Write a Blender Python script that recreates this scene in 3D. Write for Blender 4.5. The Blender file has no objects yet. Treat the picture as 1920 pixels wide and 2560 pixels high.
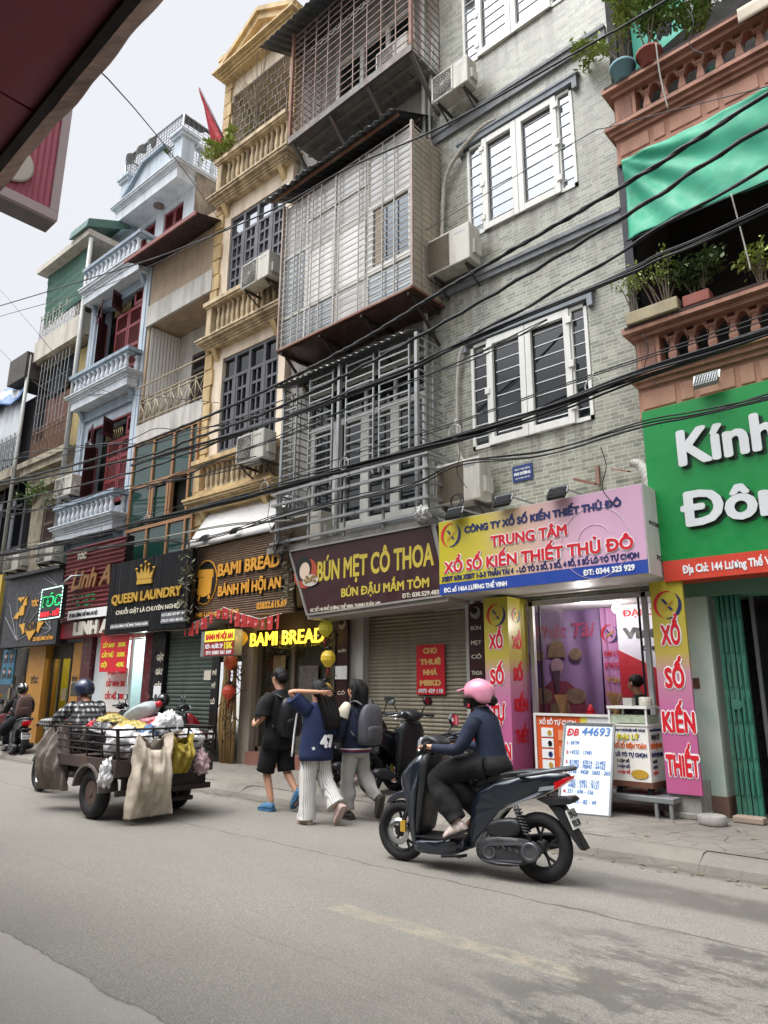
import bpy, bmesh, math, random
from mathutils import Vector as V, Matrix, noise as mnoise
random.seed(11)
S = bpy.context.scene; COL = S.collection; PI = math.pi; rad = math.radians
# ---------------------------------------------------------------- camera
cam_d = bpy.data.cameras.new('camera'); cam = bpy.data.objects.new('camera', cam_d); COL.objects.link(cam)
cam_d.sensor_fit = 'HORIZONTAL'; cam_d.sensor_width = 36; cam_d.lens = 1775/1920*36; cam_d.clip_end = 2000; cam_d.clip_start = .05
TH, PS, RO = rad(14.3), rad(42.3), rad(.33)
fh = V((-math.sin(PS), math.cos(PS), 0)); r0 = V((math.cos(PS), math.sin(PS), 0)); zz = V((0, 0, 1))
fw = fh*math.cos(TH)+zz*math.sin(TH); u0 = zz*math.cos(TH)-fh*math.sin(TH)
rr = r0*math.cos(RO)+u0*math.sin(RO); uu = u0*math.cos(RO)-r0*math.sin(RO)
m = Matrix((rr, uu, -fw)).transposed().to_4x4(); m.translation = V((0, 0, 1.43)); cam.matrix_world = m
S.camera = cam
# ---------------------------------------------------------------- sky, sun, exposure
SUN_EL, SUN_AZ = rad(68), rad(205)
W = bpy.data.worlds.new('World'); S.world = W; W.use_nodes = True
nt = W.node_tree; N = nt.nodes; LK = nt.links.new
bg = N['Background']; bg.inputs['Strength'].default_value = .1
sk = N.new('ShaderNodeTexSky'); sk.sky_type = 'NISHITA'; sk.sun_disc = False; sk.sun_elevation = SUN_EL; sk.sun_rotation = SUN_AZ
sk.dust_density = 4; sk.air_density = 1
tc = N.new('ShaderNodeTexCoord'); sp = N.new('ShaderNodeSeparateXYZ'); LK(tc.outputs['Generated'], sp.inputs[0])
rmp = N.new('ShaderNodeMapRange'); rmp.inputs[1].default_value = 0; rmp.inputs[2].default_value = 1; rmp.inputs[3].default_value = .78; rmp.inputs[4].default_value = .84
LK(sp.outputs[2], rmp.inputs[0])
nz = N.new('ShaderNodeTexNoise'); nz.inputs['Scale'].default_value = 2.2; nz.inputs['Detail'].default_value = 4; LK(tc.outputs['Generated'], nz.inputs['Vector'])
nm = N.new('ShaderNodeMapRange'); nm.inputs[1].default_value = .3; nm.inputs[2].default_value = .7; nm.inputs[3].default_value = .993; nm.inputs[4].default_value = 1.007
LK(nz.outputs['Fac'], nm.inputs[0])
sd = N.new('ShaderNodeVectorMath'); sd.operation = 'DOT_PRODUCT'; LK(tc.outputs['Generated'], sd.inputs[0])   # the veiled sun brightens the cloud around it
sd.inputs[1].default_value = (math.sin(SUN_AZ)*math.cos(SUN_EL), math.cos(SUN_AZ)*math.cos(SUN_EL), math.sin(SUN_EL))
sm = N.new('ShaderNodeMapRange'); sm.inputs[1].default_value = .72; sm.inputs[2].default_value = 1; sm.inputs[3].default_value = 0; sm.inputs[4].default_value = 6.5; LK(sd.outputs['Value'], sm.inputs[0])
sa = N.new('ShaderNodeMath'); LK(rmp.outputs[0], sa.inputs[0]); LK(sm.outputs[0], sa.inputs[1])
mu = N.new('ShaderNodeMath'); mu.operation = 'MULTIPLY'; LK(sa.outputs[0], mu.inputs[0]); LK(nm.outputs[0], mu.inputs[1])
cl = N.new('ShaderNodeVectorMath'); cl.operation = 'SCALE'; cl.inputs[0].default_value = (6.6, 6.73, 7.05); LK(mu.outputs[0], cl.inputs['Scale'])
mx = N.new('ShaderNodeMix'); mx.data_type = 'RGBA'; mx.inputs[0].default_value = .95
LK(sk.outputs[0], mx.inputs[6]); LK(cl.outputs[0], mx.inputs[7]); LK(mx.outputs[2], bg.inputs['Color'])
sl = bpy.data.lights.new('sun', 'SUN'); so = bpy.data.objects.new('sun', sl); COL.objects.link(so)
sl.energy = 1.5; sl.angle = rad(28); sl.color = (1, .96, .9)
so.rotation_euler = (PI/2-SUN_EL, 0, PI-SUN_AZ+PI)
so.rotation_euler = V((math.sin(SUN_AZ)*math.cos(SUN_EL), math.cos(SUN_AZ)*math.cos(SUN_EL), math.sin(SUN_EL))).to_track_quat('Z', 'Y').to_euler()
S.view_settings.view_transform = 'Standard'; S.view_settings.look = 'None'; S.view_settings.gamma = 1; S.view_settings.exposure = .72
S.render.engine = 'CYCLES'; S.cycles.use_denoising = True; S.cycles.max_bounces = 6; S.cycles.diffuse_bounces = 4; S.cycles.glossy_bounces = 3
S.cycles.transparent_max_bounces = 12; S.cycles.sample_clamp_indirect = 4

# ---------------------------------------------------------------- materials
def hx(h):
    c = [int(h[i:i+2], 16)/255 for i in (0, 2, 4)]
    return tuple(x/12.92 if x <= .04045 else ((x+.055)/1.055)**2.4 for x in c)
def sc3(c, k): return tuple(max(0, min(1, x*k)) for x in c)
MATS = {}
def mat(name, col, rough=.6, metal=0, var=.14, sc=2.5, dirt=None, da=0., dsc=(2.2, 2.2, .35), bump=0., bsc=60, spec=.4, coat=0, emit=0, trans=0, alpha=1, fine=0):
    if name in MATS: return MATS[name]
    if isinstance(col, str): col = hx(col)
    mt = bpy.data.materials.new(name); mt.use_nodes = True; nt = mt.node_tree; N = nt.nodes; L = nt.links.new
    b = N['Principled BSDF']; b.inputs['Roughness'].default_value = rough; b.inputs['Metallic'].default_value = metal
    b.inputs['Specular IOR Level'].default_value = spec; b.inputs['Coat Weight'].default_value = coat; b.inputs['Coat Roughness'].default_value = .06
    b.inputs['Transmission Weight'].default_value = trans; b.inputs['Alpha'].default_value = alpha
    g = N.new('ShaderNodeNewGeometry')
    def noise(scale, detail, vec=(1, 1, 1), rough_=.6):
        mp = N.new('ShaderNodeMapping'); mp.inputs['Scale'].default_value = vec; L(g.outputs['Position'], mp.inputs[0])
        n = N.new('ShaderNodeTexNoise'); n.inputs['Scale'].default_value = scale; n.inputs['Detail'].default_value = detail; n.inputs['Roughness'].default_value = rough_
        L(mp.outputs[0], n.inputs['Vector']); return n.outputs['Fac']
    def rng(s, a, b_, c=0., d=1.):
        q = N.new('ShaderNodeMapRange'); q.inputs[1].default_value = a; q.inputs[2].default_value = b_; q.inputs[3].default_value = c; q.inputs[4].default_value = d
        L(s, q.inputs[0]); return q.outputs[0]
    def mix(f, a, b_):
        q = N.new('ShaderNodeMix'); q.data_type = 'RGBA'
        if isinstance(f, float): q.inputs[0].default_value = f
        else: L(f, q.inputs[0])
        for i, c in ((6, a), (7, b_)):
            if isinstance(c, tuple): q.inputs[i].default_value = (*c, 1)
            else: L(c, q.inputs[i])
        return q.outputs[2]
    out = None
    if var:
        out = mix(rng(noise(sc, 6), .25, .75), sc3(col, 1-var), sc3(col, 1+var))
    if fine:
        out = mix(rng(noise(220, 2), .35, .65, 0, fine), out or col, sc3(col, .35))
    if dirt is not None and da:
        if isinstance(dirt, str): dirt = hx(dirt)
        out = mix(rng(noise(1.6, 8, dsc, .68), .5-.12*da, .78-.2*da, 0, min(1, da+.15)), out or col, dirt)
    if out is None: b.inputs['Base Color'].default_value = (*col, 1)
    else: L(out, b.inputs['Base Color'])
    if emit:
        b.inputs['Emission Color'].default_value = (*col, 1); b.inputs['Emission Strength'].default_value = emit
    if bump:
        bp = N.new('ShaderNodeBump'); bp.inputs['Strength'].default_value = bump; bp.inputs['Distance'].default_value = .01
        L(noise(bsc, 5), bp.inputs['Height']); L(bp.outputs[0], b.inputs['Normal'])
    if rough > .2 and var:
        L(rng(noise(sc*3, 3), .3, .7, max(.03, rough-.12), min(1, rough+.12)), b.inputs['Roughness'])
    MATS[name] = mt; return mt

# ---------------------------------------------------------------- mesh building
BEND = [False]
def bend(p):      # the row left of x = -11 bends gently towards the road
    return V((p[0], p[1]+.04*(p[0]+11), p[2])) if BEND[0] and p[0] < -11 else V(p)
LOCAL = set()      # things built in their own frame and set down with place()
def wloc(o):
    p = V((0, 0, 0)); q = o
    while q is not None:
        if q.name in LOCAL: return V((0, 0, 0))
        q = q.parent
    while o is not None: p += o.location; o = o.parent
    return p
class MB:
    def __init__(s): s.v, s.f, s.mi, s.sm, s.cm = [], [], [], [], 0
    def face(s, vs, sm=False): s.f.append(vs); s.mi.append(s.cm); s.sm.append(sm)
    def add(s, vs): i = len(s.v); s.v += [V(p) for p in vs]; return i
    def quad(s, *p): i = s.add(p); s.face(tuple(range(i, i+len(p)))); return s
    def box(s, x0, x1, y0, y1, z0, z1):
        i = s.add([(x, y, z) for z in (z0, z1) for y in (y0, y1) for x in (x0, x1)])
        for q in ((0, 2, 3, 1), (4, 5, 7, 6), (0, 1, 5, 4), (2, 6, 7, 3), (0, 4, 6, 2), (1, 3, 7, 5)): s.face(tuple(i+k for k in q))
        return s
    def obox(s, c, size, M=None):
        i = s.add([V(c)+((M or Matrix.Identity(3)) @ V((a*size[0]/2, b*size[1]/2, d*size[2]/2))) for d in (-1, 1) for b in (-1, 1) for a in (-1, 1)])
        for q in ((0, 2, 3, 1), (4, 5, 7, 6), (0, 1, 5, 4), (2, 6, 7, 3), (0, 4, 6, 2), (1, 3, 7, 5)): s.face(tuple(i+k for k in q))
        return s
    def bar(s, p, q, w, h=None):
        p, q = V(p), V(q); d = q-p; L = d.length
        if L < 1e-6: return s
        d /= L; up = V((0, 0, 1)) if abs(d.z) < .95 else V((0, 1, 0))
        x = d.cross(up).normalized(); y = x.cross(d)
        return s.obox((p+q)/2, (w, L, h or w), Matrix((x, d, y)).transposed())
    def ring(s, pts): return s.add(pts), len(pts)
    def skinrings(s, rings, cap=True, sm=True, loop=True):
        ids = [s.add(r) for r in rings]; n = len(rings[0])
        for a, b in zip(ids, ids[1:]):
            for k in range(n if loop else n-1):
                k2 = (k+1) % n; s.face((a+k, a+k2, b+k2, b+k), sm)
        if cap and loop:
            s.face(tuple(ids[0]+k for k in range(n))[::-1]); s.face(tuple(ids[-1]+k for k in range(n)))
        return s
    def tube(s, pts, r, n=6, cap=True, flat=1.):
        pts = [V(p) for p in pts]; R = r if isinstance(r, (list, tuple)) else [r]*len(pts)
        rings = []; prev = None
        for i, p in enumerate(pts):
            d = (pts[min(i+1, len(pts)-1)]-pts[max(i-1, 0)])
            d = d.normalized() if d.length > 1e-9 else V((0, 0, 1))
            if prev is None:
                up = V((0, 0, 1)) if abs(d.z) < .9 else V((1, 0, 0)); x = d.cross(up).normalized()
            else: x = (prev-d*prev.dot(d)).normalized()
            prev = x; y = d.cross(x)
            rings.append([p+(x*math.cos(a)+y*math.sin(a)*flat)*R[i] for a in [2*PI*k/n for k in range(n)]])
        return s.skinrings(rings, cap, n > 4)
    def lathe(s, prof, c, n=10, axis='z', cap=True, sm=True, a0=0):
        c = V(c); rings = []
        for r, h in prof:
            ring = []
            for k in range(n):
                a = a0+2*PI*k/n; u, w = r*math.cos(a), r*math.sin(a)
                ring.append(c+V({'z': (u, w, h), 'y': (w, h, u), 'x': (h, u, w)}[axis]))
            rings.append(ring)
        return s.skinrings(rings, cap, sm)
    def torus(s, c, R, r, axis='y', n=24, k=8, flat=1.):
        c = V(c); ids = []
        for i in range(n):
            a = 2*PI*i/n; ring = []
            for j in range(k):
                b = 2*PI*j/k; q = R+r*math.cos(b); h = r*math.sin(b)*flat
                ring.append(c+V({'y': (q*math.cos(a), h, q*math.sin(a)), 'z': (q*math.cos(a), q*math.sin(a), h), 'x': (h, q*math.cos(a), q*math.sin(a))}[axis]))
            ids.append(s.add(ring))
        for i in range(n):
            a, b = ids[i], ids[(i+1) % n]
            for j in range(k): s.face((a+j, b+j, b+(j+1) % k, a+(j+1) % k), True)
        return s
    def prism(s, poly, d0, d1, pl='xz'):
        def P(u, v, d): return {'xz': (u, d, v), 'yz': (d, u, v), 'xy': (u, v, d)}[pl]
        n = len(poly); a = s.add([P(u, v, d0) for u, v in poly]); b = s.add([P(u, v, d1) for u, v in poly])
        s.face(tuple(a+k for k in range(n))); s.face(tuple(b+k for k in range(n))[::-1])
        for k in range(n): s.face((a+k, b+k, b+(k+1) % n, a+(k+1) % n))
        return s
    def pod(s, poly, w, inset=.02, k=.6):   # side outline (x, z) blown out to a rounded body, y = +-w
        n = len(poly); ws = w if isinstance(w, (list, tuple)) else [w]*n
        cx = sum(p[0] for p in poly)/n; cz = sum(p[1] for p in poly)/n; rings = []
        for sd, kk, ins in ((1, 1, 1), (1, k, 0), (-1, k, 0), (-1, 1, 1)):
            ring = []
            for (x, z), wi in zip(poly, ws):
                d = V((cx-x, 0, cz-z)); L = d.length or 1
                ring.append(V((x, sd*wi*kk, z))+d*(inset*ins/L))
            rings.append(ring)
        return s.skinrings(rings, True, True)
    def grid(s, fn, nu, nv, sm=True, both=0):
        i = s.add([fn(a/nu, b/nv) for b in range(nv+1) for a in range(nu+1)])
        for b in range(nv):
            for a in range(nu):
                q = i+b*(nu+1)+a; s.face((q, q+1, q+nu+2, q+nu+1), sm)
        return s
    def ball(s, c, r, n=8, m=6, jit=0., seed=0):
        rx, ry, rz = r if isinstance(r, (list, tuple)) else (r, r, r); c = V(c); rg = random.Random(seed or len(s.v)); rings = []
        for j in range(m+1):
            t = PI*j/m; ring = []
            for k in range(n):
                a = 2*PI*k/n; q = 1+jit*(rg.random()-.5)
                ring.append(c+V((rx*math.sin(t)*math.cos(a), ry*math.sin(t)*math.sin(a), -rz*math.cos(t)))*q if 0 < j < m else c+V((0, 0, -rz*math.cos(t))))
            rings.append(ring)
        return s.skinrings(rings, False)
    def rumple(s, amp, fr=7., seed=0, zs=1.):     # cloth folds and crumples
        for p in s.v:
            q = V((p.x*fr+seed*7.3, p.y*fr, p.z*fr*zs)); n = mnoise.noise_vector(q)*1.1+mnoise.noise_vector(q*2.1)*.75+mnoise.noise_vector(q*4.3)*.3
            p += V((n.x, n.y, n.z*.5))*amp
        return s
    def build(s, name, mats, parent=None, sub=0, bevel=0., solid=0.):
        off = wloc(parent) if parent else V((0, 0, 0)); me = bpy.data.meshes.new(name)
        me.from_pydata([bend(p)-off for p in s.v], [], s.f)
        ms = mats if isinstance(mats, (list, tuple)) else [mats]
        for mt in ms: me.materials.append(mt)
        me.polygons.foreach_set('material_index', s.mi); me.polygons.foreach_set('use_smooth', s.sm)
        bm = bmesh.new(); bm.from_mesh(me); bmesh.ops.remove_doubles(bm, verts=bm.verts, dist=1e-5) if sub else None
        bmesh.ops.recalc_face_normals(bm, faces=bm.faces); bm.to_mesh(me); bm.free(); me.update()
        o = bpy.data.objects.new(name, me); COL.objects.link(o)
        if parent: o.parent = parent
        if bevel:
            md = o.modifiers.new('b', 'BEVEL'); md.width = bevel; md.segments = 2; md.limit_method = 'ANGLE'
        if solid:
            md = o.modifiers.new('s', 'SOLIDIFY'); md.thickness = solid; md.offset = 0
        if sub:
            md = o.modifiers.new('d', 'SUBSURF'); md.levels = md.render_levels = sub
        return o
def tag(o, label=None, cat=None, group=None, kind=None):
    for k, v in (('label', label), ('category', cat), ('group', group), ('kind', kind)):
        if v: o[k] = v
    return o
def thing(name, loc, label, cat, group=None):
    o = bpy.data.objects.new(name, None); o.empty_display_size = .2; COL.objects.link(o); o.location = bend(loc)
    return tag(o, label, cat, group)
def kids(o): return [c for c in bpy.data.objects if c.parent == o]
def copy_tree(o, parent=None):
    c = o.copy(); COL.objects.link(c)
    if parent: c.parent = parent
    for ch in kids(o): copy_tree(ch, c)
    return c
def dup(o, parent, loc):
    c = o.copy(); COL.objects.link(c); c.parent = parent; c.location = loc; return c
# ---------------------------------------------------------------- lettering
TXT = {}
def glyphs(s, shear):
    if (s, shear) in TXT: return TXT[s, shear]
    def one(t):
        c = bpy.data.curves.new('t', 'FONT'); c.body = t; c.size = 1; c.extrude = .5; c.resolution_u = 3; c.shear = shear
        o = bpy.data.objects.new('t', c); COL.objects.link(o); me = bpy.data.meshes.new_from_object(o)
        r = ([v.co.copy() for v in me.vertices], [tuple(p.vertices) for p in me.polygons])
        bpy.data.objects.remove(o); bpy.data.curves.remove(c); bpy.data.meshes.remove(me); return r
    t = s.replace('Đ', 'D').replace('đ', 'd'); r = [one(t)]
    for i, ch in enumerate(s):          # the bar of the barred D, laid over a plain one
        if ch in 'Đđ':
            right = max(p.x for p in one(t[:i+1])[0]); q = [p.x for p in one(t[i])[0]]; w = max(q)-min(q); left = right-w
            a, b, z = (left-.07, left+.3, .36) if ch == 'Đ' else (right-.3, right+.07, .62); h = .036; k = shear
            vs = [V((x+(zz_*k), zz_, e)) for e in (-.5, .5) for x, zz_ in ((a, z-h), (b, z-h), (b, z+h), (a, z+h))]
            r.append((vs, [(0, 3, 2, 1), (4, 5, 6, 7), (0, 1, 5, 4), (1, 2, 6, 5), (2, 3, 7, 6), (3, 0, 4, 7)]))
    TXT[s, shear] = r; return r
CAPH = .72
def text(s, x0, x1, z, h, y, mt, parent, bold=.06, depth=.004, shear=0, name='lettering', pm=None, build=True, mb=None):
    """string s in the box x0..x1 with baseline z and capital height h on the plane y (facing -y); pm maps (u, v, d)"""
    gl = glyphs(s, shear); xs = [p.x for g in gl for p in g[0]]; a, b = min(xs), max(xs)
    bx = min(bold*h, bold*.85*(x1-x0)/(b-a)*CAPH); bo = bold*h*.7; kx = (x1-x0-2*bx)/(b-a); kz = (h-2*bo)/CAPH; mb = mb or MB(); pm = pm or (lambda u, v, d: (u, y-d, v))
    sh = [(0, 0)]+([(bx*math.cos(t), bo*math.sin(t)) for t in [PI/4*k for k in range(8)]] if bold else [])
    e = 0
    for g in gl:
        for dx, dz in sh:
            i = mb.add([pm(x0+bx+(p.x-a)*kx+dx, z+bo+p.y*kz+dz, (p.z+.5)*depth+.0015+e) for p in g[0]]); e += .00012
            for f in g[1]: mb.face(tuple(i+k for k in f))
    return mb.build(name, mt, parent) if build else mb
def poly(pts, y, mt, parent, name, d=.003, pm=None):
    mb = MB(); mb.prism(pts, y-d, y-.001) if pm is None else None
    return mb.build(name, mt, parent)
def ell(cx, cz, rx, rz, n=20, a0=0, a1=2*PI): return [(cx+rx*math.cos(a0+(a1-a0)*k/n), cz+rz*math.sin(a0+(a1-a0)*k/n)) for k in range(n if a1-a0 > 6.2 else n+1)]
# ================================================================ materials of the place
CON = mat('concrete', '8d8a83', .85, var=.2, dirt='4c4843', da=.45, bump=.35, bsc=45)
MGREY = mat('grey_metal', '8f9293', .45, .6, var=.12, dirt='5b4d42', da=.25)
GALV = mat('galvanised', '9a9c9b', .42, .55, var=.1, dirt='6b5b4d', da=.2)
RUST = mat('rusty_iron', '7d5646', .75, .2, var=.25, dirt='9a8f86', da=.35, bump=.2)
DARKM = mat('dark_metal', '25262a', .5, .5, var=.15)
BLACK = mat('black_rubber', '141415', .7, var=.2, bump=.1)
CABLE = mat('cable_black', '17181a', .55, var=.1)
WHITEP = mat('white_plastic', 'd9d8d2', .45, var=.05, dirt='a59c8c', da=.25)
GLASS = mat('window_glass', '12171a', .04, var=0, spec=.9)
GLASSB = mat('bright_glass', '84878a', .07, .75, var=.08, spec=1.0)
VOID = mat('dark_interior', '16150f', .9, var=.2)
ALU = mat('white_frame', 'd2d1ca', .4, var=.05, dirt='9d9484', da=.22)

def brick_mat():
    mt = bpy.data.materials.new('facade_tile'); mt.use_nodes = True; nt = mt.node_tree; N = nt.nodes; L = nt.links.new; b = N['Principled BSDF']
    g = N.new('ShaderNodeNewGeometry'); s = N.new('ShaderNodeSeparateXYZ'); L(g.outputs['Position'], s.inputs[0]); c = N.new('ShaderNodeCombineXYZ')
    ad = N.new('ShaderNodeMath'); L(s.outputs[0], ad.inputs[0]); L(s.outputs[1], ad.inputs[1]); L(ad.outputs[0], c.inputs[0]); L(s.outputs[2], c.inputs[1])
    cols = []
    for a, b_ in (('b3b3a5', 'a2a295'), ('84857a', '94958a')):
        t = N.new('ShaderNodeTexBrick'); t.offset = .37; t.offset_frequency = 2; t.squash = .6; t.squash_frequency = 3
        t.inputs['Scale'].default_value = 1; t.inputs['Brick Width'].default_value = .2; t.inputs['Row Height'].default_value = .057
        t.inputs['Mortar Size'].default_value = .0042; t.inputs['Mortar Smooth'].default_value = .2; t.inputs['Bias'].default_value = -.1
        t.inputs['Color1'].default_value = (*hx('9a9a8b'), 1); t.inputs['Color2'].default_value = (*hx('6d6e63'), 1); t.inputs['Mortar'].default_value = (*hx('b9b8a8'), 1)
        L(c.outputs[0], t.inputs['Vector']); cols.append(t); break
    t = cols[0]
    n1 = N.new('ShaderNodeTexNoise'); n1.inputs['Scale'].default_value = .9; n1.inputs['Detail'].default_value = 6; L(g.outputs['Position'], n1.inputs['Vector'])
    mp = N.new('ShaderNodeMapping'); mp.inputs['Scale'].default_value = (3, 3, .25); L(g.outputs['Position'], mp.inputs[0])
    n2 = N.new('ShaderNodeTexNoise'); n2.inputs['Scale'].default_value = 1.3; n2.inputs['Detail'].default_value = 8; L(mp.outputs[0], n2.inputs['Vector'])
    m1 = N.new('ShaderNodeMix'); m1.data_type = 'RGBA'; m1.blend_type = 'MULTIPLY'; m1.inputs[0].default_value = 1; L(t.outputs['Color'], m1.inputs[6])
    r1 = N.new('ShaderNodeMapRange'); r1.inputs[1].default_value = .3; r1.inputs[2].default_value = .7; r1.inputs[3].default_value = .82; r1.inputs[4].default_value = 1.08
    L(n1.outputs['Fac'], r1.inputs[0]); L(r1.outputs[0], m1.inputs[7])
    m2 = N.new('ShaderNodeMix'); m2.data_type = 'RGBA'; m2.inputs[7].default_value = (*hx('5d594d'), 1); L(m1.outputs[2], m2.inputs[6])
    r2 = N.new('ShaderNodeMapRange'); r2.inputs[1].default_value = .46; r2.inputs[2].default_value = .72; r2.inputs[4].default_value = .32
    L(n2.outputs['Fac'], r2.inputs[0]); L(r2.outputs[0], m2.inputs[0]); out = m2.outputs[2]
    def mth(op, x, y):
        q = N.new('ShaderNodeMath'); q.operation = op
        for i, v in enumerate((x, y)):
            if isinstance(v, (int, float)): q.inputs[i].default_value = v
            else: L(v, q.inputs[i])
        return q.outputs[0]
    mp3 = N.new('ShaderNodeMapping'); mp3.inputs['Scale'].default_value = (9, 9, .22); L(g.outputs['Position'], mp3.inputs[0]); n3 = N.new('ShaderNodeTexNoise'); n3.inputs['Scale'].default_value = 1.4; n3.inputs['Detail'].default_value = 6; L(mp3.outputs[0], n3.inputs['Vector'])
    r3 = N.new('ShaderNodeMapRange'); r3.inputs[1].default_value = .42; r3.inputs[2].default_value = .62; L(n3.outputs['Fac'], r3.inputs[0]); tot = 0
    for xa, xb, zt, ln in ((-6.5, -5.75, 11.7, 1.7), (-6.65, -5.8, 8.25, 1.8), (-6.1, -4.1, 5.16, .9), (-6.1, -4.1, 8.96, .7), (-6.1, -4.1, 12.56, .9), (-7, -3.45, 11.26, .5), (-7, -3.45, 8.05, .5)):   # rain stains below units, sills and ledges
        f = N.new('ShaderNodeMapRange'); f.inputs[1].default_value = zt-ln; f.inputs[2].default_value = zt; L(s.outputs[2], f.inputs[0])
        k = mth('MULTIPLY', mth('MULTIPLY', mth('GREATER_THAN', s.outputs[0], xa), mth('LESS_THAN', s.outputs[0], xb)), mth('MULTIPLY', mth('LESS_THAN', s.outputs[2], zt), f.outputs[0])); tot = mth('MAXIMUM', tot, k)
    m4 = N.new('ShaderNodeMix'); m4.data_type = 'RGBA'; m4.inputs[7].default_value = (*hx('4f4a3e'), 1); L(out, m4.inputs[6]); L(mth('MULTIPLY', mth('MULTIPLY', tot, r3.outputs[0]), .6), m4.inputs[0])
    L(m4.outputs[2], b.inputs['Base Color'])
    bp = N.new('ShaderNodeBump'); bp.inputs['Strength'].default_value = .4; bp.inputs['Distance'].default_value = .004; bp.invert = True; L(t.outputs['Fac'], bp.inputs['Height']); L(bp.outputs[0], b.inputs['Normal'])
    b.inputs['Roughness'].default_value = .38; b.inputs['Specular IOR Level'].default_value = .5
    return mt
TILE = brick_mat()

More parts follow.
